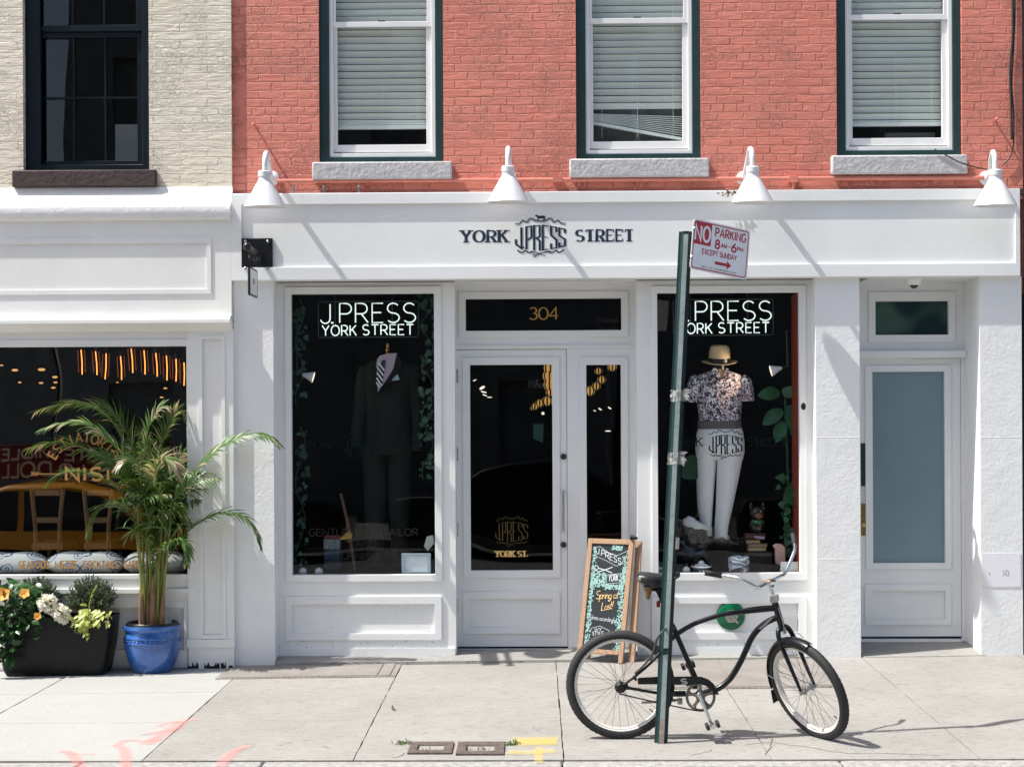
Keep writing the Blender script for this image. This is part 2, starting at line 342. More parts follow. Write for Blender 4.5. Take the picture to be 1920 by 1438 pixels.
# ------------------------------------------------------------------ single-stroke lettering
def arc(cx, cy, rx, ry, a, b, n=12): return [(cx + rx * math.cos(rad(a + (b - a) * k / n)), cy + ry * math.sin(rad(a + (b - a) * k / n))) for k in range(n + 1)]
_P = [(0, 0), (0, 1), (.3, 1)] + arc(.3, .73, .26, .27, 90, -90) + [(0, .46)]
GL = {'A': (.72, [[(0, 0), (.36, 1), (.72, 0)], [(.13, .34), (.59, .34)]]),
 'B': (.6, [[(0, 0), (0, 1), (.33, 1)] + arc(.33, .76, .22, .24, 90, -90) + [(0, .52)], [(.33, .52)] + arc(.33, .26, .27, .26, 90, -90) + [(0, 0)]]),
 'C': (.68, [arc(.38, .5, .38, .5, 48, 312, 20)]), 'D': (.66, [[(0, 0), (0, 1), (.26, 1)] + arc(.26, .5, .4, .5, 90, -90, 16) + [(0, 0)]]),
 'E': (.52, [[(.52, 1), (0, 1), (0, 0), (.52, 0)], [(0, .52), (.44, .52)]]), 'F': (.5, [[(.5, 1), (0, 1), (0, 0)], [(0, .52), (.42, .52)]]),
 'G': (.74, [arc(.38, .5, .38, .5, 48, 345, 20) + [(.74, .45), (.45, .45)]]), 'H': (.66, [[(0, 0), (0, 1)], [(.66, 0), (.66, 1)], [(0, .52), (.66, .52)]]),
 'I': (.08, [[(.04, 0), (.04, 1)]]), 'J': (.44, [[(.44, 1), (.44, .25)] + arc(.22, .25, .22, .25, 0, -165)]),
 'K': (.6, [[(0, 0), (0, 1)], [(.57, 1), (0, .42)], [(.2, .62), (.6, 0)]]), 'L': (.48, [[(0, 1), (0, 0), (.48, 0)]]),
 'M': (.84, [[(0, 0), (0, 1), (.42, .15), (.84, 1), (.84, 0)]]), 'N': (.66, [[(0, 0), (0, 1), (.66, 0), (.66, 1)]]),
 'O': (.78, [arc(.39, .5, .39, .5, 90, 450, 28)]), 'P': (.56, [_P]), 'R': (.6, [_P, [(.28, .46), (.6, 0)]]),
 'S': (.58, [arc(.29, .745, .27, .255, 35, 270, 14) + arc(.29, .245, .29, .245, 90, -145, 14)]), 'T': (.62, [[(0, 1), (.62, 1)], [(.31, 1), (.31, 0)]]),
 'U': (.64, [[(0, 1), (0, .32)] + arc(.32, .32, .32, .32, 180, 360, 14) + [(.64, 1)]]), 'V': (.66, [[(0, 1), (.33, 0), (.66, 1)]]),
 'W': (.95, [[(0, 1), (.24, 0), (.475, .9), (.71, 0), (.95, 1)]]), 'X': (.62, [[(0, 1), (.62, 0)], [(0, 0), (.62, 1)]]), 'Y': (.66, [[(0, 1), (.33, .48), (.33, 0)], [(.66, 1), (.33, .48)]]),
 'Z': (.58, [[(0, 1), (.58, 1), (0, 0), (.58, 0)]]), '0': (.58, [arc(.29, .5, .29, .5, 90, 450, 24)]), '1': (.2, [[(0, .8), (.18, 1), (.18, 0)]]),
 '2': (.55, [arc(.27, .72, .27, .28, 165, -35, 12) + [(0, 0), (.55, 0)]]), '3': (.55, [arc(.25, .76, .24, .24, 150, -80, 12), arc(.25, .27, .29, .27, 85, -150, 14)]),
 '4': (.6, [[(.45, 0), (.45, 1), (0, .3), (.62, .3)]]), '6': (.56, [[(.44, 1)] + [(.2, .72), (.03, .42)] + arc(.28, .28, .28, .28, 160, 510, 22)]),
 '8': (.54, [arc(.27, .76, .22, .24, 270, 630, 20), arc(.27, .26, .27, .26, 90, 450, 20)]), '9': (.56, [arc(.28, .7, .28, .3, 0, 360, 20) + [(.5, .4), (.2, 0)]]),
 '.': (.1, [[(.0, .05), (.1, .05)]]), '-': (.35, [[(0, .45), (.35, .45)]]), "'": (.06, [[(.03, 1), (.03, .8)]]), '!': (.1, [[(.08, 1), (.05, .3)], [(.03, .1), (.03, 0)]]),
 '(': (.2, [arc(.3, .45, .28, .6, 120, 240, 8)]), ')': (.2, [arc(-.1, .45, .28, .6, 60, -60, 8)]), ',': (.1, [[(.06, .1), (0, -.15)]]),
 'a': (.44, [arc(.2, .24, .2, .24, 50, 360, 14) + [(.42, .5), (.4, .08), (.48, .0)]]), 'c': (.36, [arc(.2, .25, .2, .25, 50, 310, 12)]), 'd': (.46, [arc(.2, .24, .2, .24, 50, 360, 14) + [(.44, 1), (.41, .06), (.5, 0)]]),
 'e': (.4, [[(.03, .26), (.36, .3)] + arc(.2, .26, .18, .26, 20, 310, 14)]), 'g': (.44, [arc(.2, .24, .2, .24, 50, 360, 14) + [(.42, .5), (.38, -.2), (.2, -.36), (.02, -.25), (.5, .05)]]),
 'h': (.42, [[(0, 0), (.06, 1)], [(.02, .3), (.2, .5), (.36, .4), (.36, 0)]]), 'i': (.14, [[(.05, .5), (.05, .06), (.14, 0)], [(.08, .68), (.09, .72)]]),
 'l': (.16, [[(.08, 1), (.03, .1), (.16, 0)]]), 'n': (.42, [[(0, .5), (0, 0)], [(0, .3), (.2, .5), (.34, .4), (.36, .05), (.44, 0)]]), 'o': (.4, [arc(.2, .25, .2, .25, 90, 450, 14)]),
 'p': (.42, [[(.03, .5), (-.03, -.4)], arc(.2, .25, .2, .25, 160, -160, 14)]), 'r': (.3, [[(.02, .5), (0, 0)], [(.0, .3), (.14, .48), (.3, .46)]]), 's': (.3, [arc(.15, .38, .14, .12, 40, 270, 8) + arc(.15, .13, .15, .13, 90, -140, 8)]),
 't': (.28, [[(.14, .95), (.1, .1), (.26, 0)], [(-.04, .58), (.3, .62)]]), 'u': (.42, [[(0, .5), (.02, .1), (.16, 0), (.34, .12), (.36, .5)], [(.36, .5), (.38, .05), (.46, 0)]]), 'y': (.4, [[(0, .5), (.18, .05)], [(.4, .5), (.1, -.4)]]),
 'x': (.3, [[(0, .5), (.3, 0)], [(0, 0), (.3, .5)]])}
def strokes(txt, sp=.2, space=.36):
    out = []; x = 0
    for ch in txt:
        if ch == ' ': x += space; continue
        wd, ss = GL[ch]
        for s_ in ss: out.append([(px + x, py) for px, py in s_])
        x += wd + sp
    return out, x - sp
def fit(txt, x0, x1, z0, z1, sp=.2, space=.36):
    ss, W = strokes(txt, sp, space)
    return [[(x0 + p[0] / W * (x1 - x0), z0 + p[1] * (z1 - z0)) for p in s_] for s_ in ss]
def wallfn(Y): return lambda u, v: Vector((u, Y, v))
def serif(mb, txt, x0, x1, z0, z1, Y, thick, thin, sp=.3, space=.4):
    fn = wallfn(Y); H = z1 - z0; k = 0
    for s_ in fit(txt, x0, x1, z0, z1, sp, space):
        fnk = lambda u, v, e=k * 2e-5: Vector((u, Y - e, v)); k += 1
        mb.ribbon(s_, lambda d: thin + (thick - thin) * abs(d.y) ** 1.5, fnk)
        if len(s_) < 9 or True:
            for p, q in ((s_[0], s_[1]), (s_[-1], s_[-2])):
                d = (Vector(q) - Vector(p)).normalized()
                if abs(d.y) > .55 and len(s_) < 20 and (p[1] < z0 + .03 * H or p[1] > z1 - .03 * H):
                    mb.ribbon([(p[0] - thick * 1.05, p[1]), (p[0] + thick * 1.05, p[1])], thin * 1.1, lambda u, v, e=k * 2e-5: Vector((u, Y - .0003 - e, v)))
                elif abs(d.x) > .9 and len(s_) < 9 and abs(p[0] - s_[1][0]) > .1 * H:
                    sg = -1 if p[1] > (z0 + z1) / 2 else 1
                    mb.ribbon([(p[0], p[1] - sg * thin * .4), (p[0], p[1] + sg * H * .2)], thin * 1.3, lambda u, v, e=k * 2e-5: Vector((u, Y - .0003 - e, v)))
    return mb
# ================================================================== ground
YB, YBE, YP, YF, YFP, YW, YD, YR = 0, -.03, -.06, -.12, -.097, .10, .35, .40
YLP, YLC, YLF = -.10, -.20, -.12
def conc_mat(name, c1, c2, speck):
    s = NT(name); v = s.mapping(); vs_ = s.mapping((9, 60, 1)); s.b.inputs['Roughness'].default_value = .85
    a = s.noise(v, 1.1, 6, .7); b = s.noise(v, 90, 3, .7); c = s.noise(vs_, 1, 4, .7)
    f = s.math('ADD', s.math('MULTIPLY', a.outputs[0], .55), s.math('MULTIPLY', b.outputs[0], .45))
    col = s.ramp(f, [(.36, c1), (.6, c2)])
    st = s.ramp(c.outputs[0], [(.36, (speck,) * 3), (.47, (1, 1, 1))]); sp = s.ramp(s.noise(v, 38, 2).outputs[0], [(.285, (.5, .48, .46)), (.33, (1, 1, 1))])
    m1 = s.n('Mix', data_type='RGBA', blend_type='MULTIPLY'); m1.inputs[0].default_value = 1; s.l(col, m1.inputs[6]); s.l(st, m1.inputs[7])
    m2 = s.n('Mix', data_type='RGBA', blend_type='MULTIPLY'); m2.inputs[0].default_value = 1; s.l(m1.outputs[2], m2.inputs[6]); s.l(sp, m2.inputs[7])
    s.l(m2.outputs[2], s.b.inputs['Base Color'])
    bp = s.n('Bump'); bp.inputs['Strength'].default_value = 1; bp.inputs['Distance'].default_value = .003; s.l(b.outputs[0], bp.inputs['Height']); s.l(bp.outputs[0], s.b.inputs['Normal'])
    return s.m
CONC = conc_mat('old_concrete', (.24, .231, .214), (.312, .30, .279), .66)
CONCN = conc_mat('new_concrete', (.32, .318, .305), (.362, .36, .345), .94)
GRAN = mat('kerb_granite', (.30, .29, .28), .8, var=.35, vscale=22, bump=.006, bscale=30)
ASPH = mat('asphalt', (.20, .20, .20), .9, var=.25, vscale=60, bump=.006, bscale=150)
EARTH = mat('joint_dirt', (.10, .095, .085), .95)
DIRT = mat('dry_soil', (.06, .045, .032), .95, var=.4, vscale=40, bump=.01, bscale=60)
m = MB(); m.quad(*[Vector(p) for p in ((-200, -200, -.19), (200, -200, -.19), (200, 200, -.19), (-200, 200, -.19))]); struct(m.build('ground', EARTH))
m = MB(); m.quad(*[Vector(p) for p in ((-120, -14, -.15), (120, -14, -.15), (120, KY - .16, -.15), (-120, KY - .16, -.15))]); struct(m.build('road', ASPH))
m = MB(); m.box(-120, 120, -19, -14, -.16, .0); struct(m.build('pavement', CONC))
# kerb stones
ka = at(152, 1431, KY - .03).x; kb = at(494, 1430, KY - .03).x; kc = at(1575, 1430, KY - .03).x
m = MB(); ks = [-30, -9, -6.4, ka, kb, .15, kc, 3.9, 6.1, 8.2, 30]
for a, b in zip(ks, ks[1:]): m.box(a + .004, b - .004, KY - .17, KY - .008, -.19, -.003 - rnd.random() * .004)
struct(m.build('kerb', GRAN, bevel=.014))
# sidewalk flags, laid with open joints over a bed
jx = [at(px, 1422, KY).x for px in (-163, 265, 662, 1057, 1447, 1839)]
d_ = jx[3] - jx[2]
jx = [jx[0] - d_ * k for k in range(20, 0, -1)] + jx + [jx[-1] + d_ * k for k in range(1, 20)]
jy = [KY, gp(300, 1354).y, gp(300, 1298).y, .9]
def gpt(x, y, dz=0): return Vector((x, y, gz(x, y) + dz))
m = MB()
for a, b in zip(jx, jx[1:]):
    m.quad(gpt(a, KY, -.03), gpt(b, KY, -.03), gpt(b, 0, -.03), gpt(a, 0, -.03)); m.quad(gpt(a, 0, -.03), gpt(b, 0, -.03), gpt(b, .9, -.03), gpt(a, .9, -.03))
struct(m.build('sidewalk_bed', EARTH))
newm, oldm = MB(), MB()
def flag(mb, x0, x1, y0, y1, g, f0=.6, f1=.6):
    n = 10; P = []
    jit = lambda: (rnd.random() - .5) * .007
    for k in range(n): P.append((x0 + g + (x1 - x0 - 2 * g) * k / n, y0 + g * f0 + jit() * .4 * (f0 > .2)))
    for k in range(n): P.append((x1 - g + jit(), y0 + g + (y1 - y0 - 2 * g) * k / n))
    for k in range(n): P.append((x1 - g - (x1 - x0 - 2 * g) * k / n, y1 - g * f1 + jit() * .4 * (f1 > .2)))
    for k in range(n): P.append((x0 + g + jit(), y1 - g - (y1 - y0 - 2 * g) * k / n))
    top = [mb.bm.verts.new(gpt(x, y)) for x, y in P]; bot = [mb.bm.verts.new(gpt(x, y, -.028)) for x, y in P]
    c = mb.bm.verts.new(gpt((x0 + x1) / 2, (y0 + y1) / 2)); N = len(P)
    for k in range(N):
        j = (k + 1) % N
        mb.bm.faces.new((top[k], top[j], c)); mb.bm.faces.new((top[k], bot[k], bot[j], top[j]))
for i, (a, b) in enumerate(zip(jx, jx[1:])):
    new = b < jx[21] + .01
    for k in range(3):
        y1 = jy[k + 1]
        flag(newm if new else oldm, a, b, jy[k], y1, .0045 if new else .0035, .6 if new else (.6 if k == 0 else .12), .6 if new or k == 2 else .12)
struct(newm.build('new_concrete_sidewalk', CONCN, smooth=False)); struct(oldm.build('sidewalk', CONC, smooth=False))
def gstroke(mb, pts, wd, dz=.0025, jitter=0, nn=4):
    P = [gp(*p) for p in pts]; Q = smooth_path(P, nn)
    Q = [(q.x + (rnd.random() - .5) * jitter, q.y + (rnd.random() - .5) * jitter) for q in Q]
    return mb.ribbon(Q, wd, lambda u, v: gpt(u, v, dz))
CRACK = mat('crack_dirt', (.12, .11, .10), .95)
m = MB()
gstroke(m, [(1295, 1416), (1330, 1408), (1334, 1405)], .005, jitter=.01)
gstroke(m, [(1395, 1397), (1440, 1392), (1480, 1396), (1540, 1405), (1590, 1412), (1660, 1412), (1760, 1416)], .006, jitter=.02)
gstroke(m, [(1436, 1417), (1442, 1402), (1446, 1392), (1448, 1380)], .006, jitter=.02)
gstroke(m, [(734, 1421), (752, 1417), (757, 1412)], .006, jitter=.01); gstroke(m, [(1166, 1281), (1110, 1300), (1068, 1322)], .003, jitter=.01)
gstroke(m, [(980, 1372), (1010, 1366), (1044, 1360)], .003, jitter=.015); gstroke(m, [(470, 1349), (560, 1351), (660, 1350)], .003, jitter=.01)
for k in range(70):
    x, y = rnd.uniform(440, 1900), rnd.uniform(1262, 1415); gstroke(m, [(x, y), (x + rnd.uniform(2, 9), y + rnd.uniform(-1, 1))], rnd.uniform(.003, .008), .002, nn=1)
struct(m.build('sidewalk_cracks', CRACK, smooth=False))
# spray paint on the flags
def spray(name, col, al):
    s = NT(name); v = s.mapping(); s.b.inputs['Base Color'].default_value = (*col, 1); s.b.inputs['Roughness'].default_value = .8
    a = s.n('Attribute'); a.attribute_name = 'edge'
    f = s.math('MULTIPLY', s.math('ADD', a.outputs['Fac'], s.math('MULTIPLY', s.math('SUBTRACT', s.noise(v, 75, 5, .75).outputs[0], .52), 2.6)), al)
    f = s.math('MINIMUM', s.math('MAXIMUM', f, 0), al); s.l(f, s.b.inputs['Alpha']); return s.m
PINK = spray('pink_spray_paint', (.80, .28, .26), .31); YEL = spray('yellow_spray_paint', (.74, .56, .13), .36)
def paint(strk, m_, name):
    mb = MB(); ly = mb.bm.verts.layers.float.new('edge'); n_ = 0
    for pts, wd in strk:
        P = smooth_path([gp(*p) for p in pts], 5); n = len(P); n_ += 1; rows = []
        for i, p in enumerate(P):
            t = (P[min(n - 1, i + 1)] - P[max(0, i - 1)]); t.z = 0; t = t.normalized() if t.length else Vector((1, 0, 0)); nr = Vector((-t.y, t.x, 0)); row = []
            for k, e in ((-1, 0), (-.5, .9), (0, 1), (.5, .9), (1, 0)):
                q = p + nr * wd * .75 * k; vv = mb.bm.verts.new(gpt(q.x, q.y, .003 + n_ * .0005)); vv[ly] = e * (0 if i in (0, n - 1) else 1); row.append(vv)
            rows.append(row)
        for a, b in zip(rows, rows[1:]):
            for k in range(4): mb.bm.faces.new((a[k], a[k + 1], b[k + 1], b[k]))
    return struct(mb.build(name, m_, smooth=True))
paint([([(113, 1410), (125, 1409), (140, 1420), (155, 1442)], .06), ([(125, 1412), (150, 1414), (182, 1413)], .03), ([(212, 1396), (230, 1403), (236, 1420), (235, 1442)], .06), ([(217, 1397), (240, 1387), (270, 1390), (300, 1385)], .05),
       ([(272, 1397), (300, 1380), (330, 1362), (342, 1352)], .09), ([(290, 1362), (330, 1353), (374, 1349)], .045), ([(410, 1440), (430, 1418), (452, 1403), (474, 1400)], .06), ([(262, 1378), (300, 1372), (336, 1366)], .05)], PINK, 'pink_paint_marks')
paint([([(962, 1391), (985, 1390), (1030, 1389), (1048, 1389)], .22), ([(966, 1392), (1000, 1391), (1044, 1390)], .15), ([(950, 1410), (990, 1411), (1045, 1408)], .10), ([(1013, 1400), (1011, 1412), (1010, 1432)], .045), ], YEL, 'yellow_paint_marks')
# cellar doors
def plate_mat():
    s = NT('diamond_plate'); v = s.mapping((1, 1, 1)); s.b.inputs['Roughness'].default_value = .7; s.b.inputs['Metallic'].default_value = .15
    wv = s.n('TexWave', wave_type='BANDS', bands_direction='DIAGONAL'); wv.inputs['Scale'].default_value = 14; s.l(v, wv.inputs[0])
    nz = s.noise(v, 3, 6); f = s.math('ADD', s.math('MULTIPLY', nz.outputs[0], .8), s.math('MULTIPLY', wv.outputs[0], .25))
    s.l(s.ramp(f, [(.3, (.19, .168, .152)), (.75, (.31, .285, .265))]), s.b.inputs['Base Color'])
    bp = s.n('Bump'); bp.inputs['Distance'].default_value = .004; s.l(wv.outputs[0], bp.inputs['Height']); s.l(bp.outputs[0], s.b.inputs['Normal']); return s.m
PLATE = plate_mat()
def cellar(name, label, pl, split):
    P = [gp(*p) for p in pl]; x0 = (P[0].x + P[3].x) / 2; x1 = (P[1].x + P[2].x) / 2; y0 = (P[2].y + P[3].y) / 2; y1 = (P[0].y + P[1].y) / 2
    t = thing(name, label, 'cellar door', gpt((x0 + x1) / 2, (y0 + y1) / 2))
    def slab(a, b, c, d, z0, z1): return [[gpt(*q, z) for q in ((a, c), (b, c), (b, d), (a, d))] for z in (z0, z1)]
    mb = MB(); mb.rings(slab(x0, x1, y0, y1, -.02, .006)); mb.build('frame', PLATE, t)
    xs = split and [x0 + .04] + [x0 + (x1 - x0) * f for f in split] + [x1 - .04]
    for a, b in zip(xs, xs[1:]): mb = MB(); mb.rings(slab(a + .004, b - .004, y0 + .03, y1 - .03, .0, .013)); mb.build('leaf', PLATE, t, bevel=.003)
cellar('cellar_door', 'low steel cellar door in the sidewalk under the window with the dark suit', [(425, 1250), (752, 1242), (745, 1267), (408, 1275)], (.9,))
cellar('cellar_door', 'wide patterned steel cellar door in the sidewalk behind the parked bicycle', [(1165, 1237), (1530, 1240), (1588, 1291), (1170, 1291)], (.5,))
# two iron utility frames
for k, (pl, lb) in enumerate((([(775, 1393), (850, 1393), (848, 1414), (760, 1414)], 'left of two rusty iron sidewalk frames, farther from the yellow paint'), ([(858, 1393), (945, 1394), (946, 1415), (856, 1416)], 'right of two rusty iron sidewalk frames, beside the yellow paint'))):
    P = [gp(*p) for p in pl]; cx = sum((p.x for p in P)) / 4; cy = sum((p.y for p in P)) / 4; hx = (P[1].x - P[0].x + P[2].x - P[3].x) / 4; hy = abs(P[0].y - P[3].y) / 2
    t = thing('utility_box', lb, 'utility box', gpt(cx, cy), 'iron utility frames at the kerb')
    ring = lambda a, b, z: [gpt(cx + sx * a, cy + sy * b, z) for sx, sy in ((-1, -1), (1, -1), (1, 1), (-1, 1))]
    mb = MB(); mb.rings([ring(hx, hy, -.02), ring(hx, hy, .012), ring(hx * .62, hy * .55, .013), ring(hx * .58, hy * .5, .004)], cap=False); mb.build('frame', RUST, t, smooth=False)
    mb = MB(); mb.rings([ring(hx * .58, hy * .5, .004), ring(hx * .56, hy * .48, -.07)], cap=False); mb.quad(*ring(hx * .56, hy * .48, -.065)); mb.build('pit', DIRT, t, smooth=False)
    mb = MB()
    for q in range(30):
        a = rnd.uniform(-.5, .5); b = rnd.uniform(-.5, -.1); mb.leaf(gpt(cx + hx * a, cy + hy * b, -.01), Vector((rnd.uniform(-1, 1), rnd.uniform(-1, 1), .3)), Vector((0, 0, 1)), .06, .006, seg=2)
    mb.build('litter', DIRT, t)
GRASS = mat('weed_leaf', (.10, .15, .035), .6, var=.4, vscale=30)
for (px, py, n, lb) in ((960, 1396, 60, 'small green weed tuft growing between iron frame and yellow paint'), (757, 1394, 45, 'small green weed tuft at the left corner of the iron frames')):
    mb = MB()
    for q in range(n):
        p = gp(px + rnd.gauss(0, 8), py + rnd.gauss(0, 1.5)); mb.leaf(p, Vector((rnd.gauss(0, .6), rnd.gauss(0, .6), 1)), Vector((0, -1, 0)), rnd.uniform(.01, .035), .007, .3, 2)
    tag(mb.build('weed', GRASS), lb, 'weed')
mb = MB(); p = gp(736, 1331)
for q in range(5): mb.leaf(p + Vector((0, 0, .006)), Vector((rnd.uniform(-1, 1), rnd.uniform(-1, 1), .25)), Vector((0, 0, 1)), .04, .018, seg=2)
tag(mb.build('dry_leaf', mat('dead_leaf', (.10, .075, .03), .8)), 'curled dry leaf lying alone on the grey sidewalk', 'leaf')

# ================================================================== red brick building
X = lambda px, Y, py=719: at(px, py, Y).x
Z = lambda py, Y, px=960: at(px, py, Y).z
bl = thing('brick_building', 'red painted brick building with a white shopfront and three upstairs windows', 'building', (X(1170, 0), 0, 0))
xl, xr = X(435, 0, 200), X(1917, 0, 200)
win_dx = [0, X(1196.5, 0, 160) - X(714, 0, 160), X(1685.5, 0, 160) - X(714, 0, 160)]
wz0 = Z(306, 0, 714); wz1 = wz0 + 2.05
wx0, wx1 = X(598, 0, 160), X(831, 0, 160)
m = MB(); m.sheet(xl, xr, Z(380, 0), 9.2, [(wx0 + d, wx1 + d, wz0 + (i * .012), wz1) for i, d in enumerate(win_dx)], YB, .12)
m.quad(Vector((xr, 0, 3)), Vector((xr, 6, 3)), Vector((xr, 6, 9.2)), Vector((xr, 0, 9.2))); m.quad(Vector((xl, 0, 9.2)), Vector((xr, 0, 9.2)), Vector((xr, 6, 9.2)), Vector((xl, 6, 9.2)))
m.build('brick_wall', RED, bl)
BLIND = mat('blind_slat', (.86, .87, .85), .5)
win0 = None
for i, d in enumerate(win_dx):
    D = Vector((d, 0, i * .012)); x0, x1 = wx0 + d, wx1 + d; zo = i * .012; z0 = wz0 + zo; z1 = wz1 + zo
    m = MB(); gi = (x0 + .078, x1 - .066, z0 + .054, z1 - .07)
    m.ring((x0 + .001, x1 - .001, z0 + .001, z1 - .001), gi, .03, .12)
    win = m.build('window', GREEN, bl, bevel=.004)
    m = MB(); wi = (gi[0] + .032, gi[1] - .032, gi[2] + .034, gi[3] - .03); m.ring(gi, wi, .045, .13)
    m.build('frame', VINYL, win, bevel=.003)
    mz = Z(47, .07, 714) + zo; bz = Z(272, .08, 714) + zo; gx0, gx1 = X(633, .09, 160) + d, X(799.5, .09, 160) + d
    m = MB(); m.ring((wi[0], wi[1], wi[2] + .012, mz + .022), (gx0, gx1, bz, mz - .016), .072, .11); m.build('sash', VINYL, win, bevel=.003)
    m = MB(); m.ring((wi[0], wi[1], mz - .022, wi[3]), (gx0 - .008, gx1 + .008, mz + .022, wi[3] - .04), .055, .0715); m.build('sash', VINYL, win, bevel=.003)
    m = MB(); m.box((x0 + x1) / 2 - .03, (x0 + x1) / 2 + .03, .062, .078, mz + .022, mz + .033); m.build('latch', BLACK, win)
    m = MB(); m.quad(*[Vector(p) for p in ((gx0, .094, bz), (gx1, .094, bz), (gx1, .094, mz), (gx0, .094, mz))]); m.build('pane', GLASSU, win)
    m = MB(); m.quad(*[Vector(p) for p in ((gx0, .066, mz), (gx1, .066, mz), (gx1, .066, wi[3] - .03), (gx0, .066, wi[3] - .03))]); m.build('pane', GLASSU, win)
    # venetian blind
    m = MB(); bb = bz + (.15, .02, .12)[i]; zt = wi[3] - .02; zz = zt; ang = rad(62)
    def tilt(z, f=1): return -max(0, (bz + .32 - z)) * .62 * f if i == 1 else 0
    while zz > bb + .03:
        k = tilt(zz) if i == 1 else 0
        if not (i == 1 and zz < bz + .26):
            pts = [(-.026, .0), (-.012, .004), (.012, .004), (.026, 0)]
            m.rings([[Vector((xx, .15 + a * math.cos(ang) + b * math.sin(ang), zz - a * math.sin(ang) + b * math.cos(ang) + (rnd.random() - .5) * .002)) for a, b in pts] for xx in (gx0 - .02, gx1 + .02)], closed=False)
        zz -= .0565
    if i == 1:
        for q in range(9):   # slats stacked up on the sagging bottom rail
            zl = bz + .235 - q * .006; zr = bz + .235 - q * .019 - .03; m.rings([[Vector((gx0 - .02, .135 + a, zl + b)) for a, b in ((0, 0), (.03, 0), (.03, .004), (0, .004))], [Vector((gx1 + .02, .135 + a, zr + b)) for a, b in ((0, 0), (.03, 0), (.03, .004), (0, .004))]])
        m.rings([[Vector((gx0 - .02, .13 + a, bz + .155 + b)) for a, b in ((0, 0), (.04, 0), (.04, .025), (0, .025))], [Vector((gx1 + .02, .13 + a, bz + .01 + b)) for a, b in ((0, 0), (.04, 0), (.04, .025), (0, .025))]])
    else:
        m.box(gx0 - .01, gx1 + .01, .135, .165, bb - .012, bb + .02); m.box(gx0 - .01, gx1 + .01, .137, .163, bb + .024, bb + .034)
    for f in (.1, .5, .9): xx = gx0 + (gx1 - gx0) * f; m.tube([(xx, .122, bb + .02), (xx, .122, zt)], .0012, 4)
    m.build('blind', BLIND, win)
    m = MB()
    if i == 1: m.box(gx0 - .05, gx1 + .05, .26, .28, bz - .05, bz + .35)
    elif i == 2: m.box(gx0 + .3, gx1 - .02, .24, .26, bz - .02, bz + .07)
    else: m.box(gx0 - .05, gx1 + .05, .22, .24, bz - .06, bz + .01)
    m.build('cloth', mat('grey_cloth', (.16, .16, .15), .9, var=.3), win)
    sx0, sx1 = ((585, 847), (1068, 1330), (1560, 1815))[i]; sy = ((306, 336), (303, 332), (295, 326))[i]
    m = MB(); a, b, c, e = R4((sx0, sy[0], sx1, sy[1]), -.07)
    m.box(a, b, -.07, .11, c, z0 + .001); m.build('sill', STONE, win, bevel=.012)
m = MB(); X0, X1 = xl + .02, xr - .02
m.quad(*[Vector(p) for p in ((X0, 3, 3.7), (X1, 3, 3.7), (X1, 3, 6.6), (X0, 3, 6.6))])
for z in (3.7, 6.6): m.quad(*[Vector(p) for p in ((X0, .19, z), (X1, .19, z), (X1, 3, z), (X0, 3, z))])
for x in (X0, X1): m.quad(*[Vector(p) for p in ((x, .19, 3.7), (x, 3, 3.7), (x, 3, 6.6), (x, .19, 6.6))])
m.build('upstairs_room', mat('room_wall', (.06, .065, .065), .9), bl)
# brick-red ledge, pipe and clips
PIPE = mat('painted_pipe', (.60, .20, .145), .5, var=.15)
m = MB(); pz = Z(338.5, -.05, 700); pz2 = Z(333, -.05, 1880)
m.tube([(X(520, -.04, 338), -.04, pz), (X(1180, -.04, 338), -.04, (pz + pz2) / 2), (X(1845, -.04, 333), -.04, pz2)], .017, 10)
for px in (690, 1045, 1487): q = at(px, 337, -.04); m.box(q.x - .035, q.x + .035, -.062, 0, q.z - .022, q.z + .022)
q = at(1487, 337, -.04); m.tube([(q.x, -.035, q.z), (q.x, -.035, q.z - .1)], .012)
m.build('conduit', PIPE, bl)
m = MB(); a, b, c, e = R4((437, 352, 1905, 362), -.05); m.box(xl, xr, -.05, .02, c - .03, c + .012); m.build('flashing', mat('flashing_lead', (.05, .025, .02), .7), bl)
for px, py in ((551, 354), (607, 354), (673, 353)):
    m = MB(); q = at(px, py, -.085); m.box(q.x - .009, q.x + .009, -.087, -.083, q.z - .035, q.z + .03); m.ball((q.x, -.089, q.z + .012), .006, 8); m.build('bracket', STEEL, bl)
for px, py in ((479, 237), (1866, 227)):
    m = MB(); q = at(px, py, 0); m.tube([(q.x, 0, q.z), (q.x - .005, -.06, q.z + .004)], .009, 8); m.ball((q.x - .005, -.065, q.z + .004), .014, 8); m.build('anchor', PIPE, bl)
# fascia
fx0, fx1, fz0, fz1 = R4((433, 364, 1913, 526), YF); fz0 = Z(522, YF, 1170); fz1 = Z(358.5, YF, 1170)
m = MB(); ix0, ix1 = X(453, YF, 440), X(1904, YF, 440); iz0, iz1 = Z(497, YF, 1170), Z(379.5, YF, 1170)
m.ring((fx0, fx1, fz0, fz1), (ix0, ix1, iz0, iz1), YF, YFP); m.box(fx0 + .002, fx1 - .002, YFP, .05, fz0 + .002, fz1 - .002)
fas = m.build('fascia', WHITE, bl, bevel=.004)
m = MB(); tz0, tz1 = Z(453, YFP, 1030), Z(432, YFP, 1030)
dz = -.005
for tx, a, b in (('YORK', 866, 951), ('STREET', 1081, 1187)):
    m = MB(); serif(m, tx, X(a, YFP, 442), X(b, YFP, 442), tz0, tz1, YFP - .0014, .024, .007, .26); m.build('lettering', NAVY, fas, smooth=False)
    m = MB(); serif(m, tx, X(a - 3, YFP, 442), X(b - 3, YFP, 442), tz0 + dz, tz1 + dz, YFP - .0004, .008, .003, .26); m.build('letter_shade', INK2, fas, smooth=False)
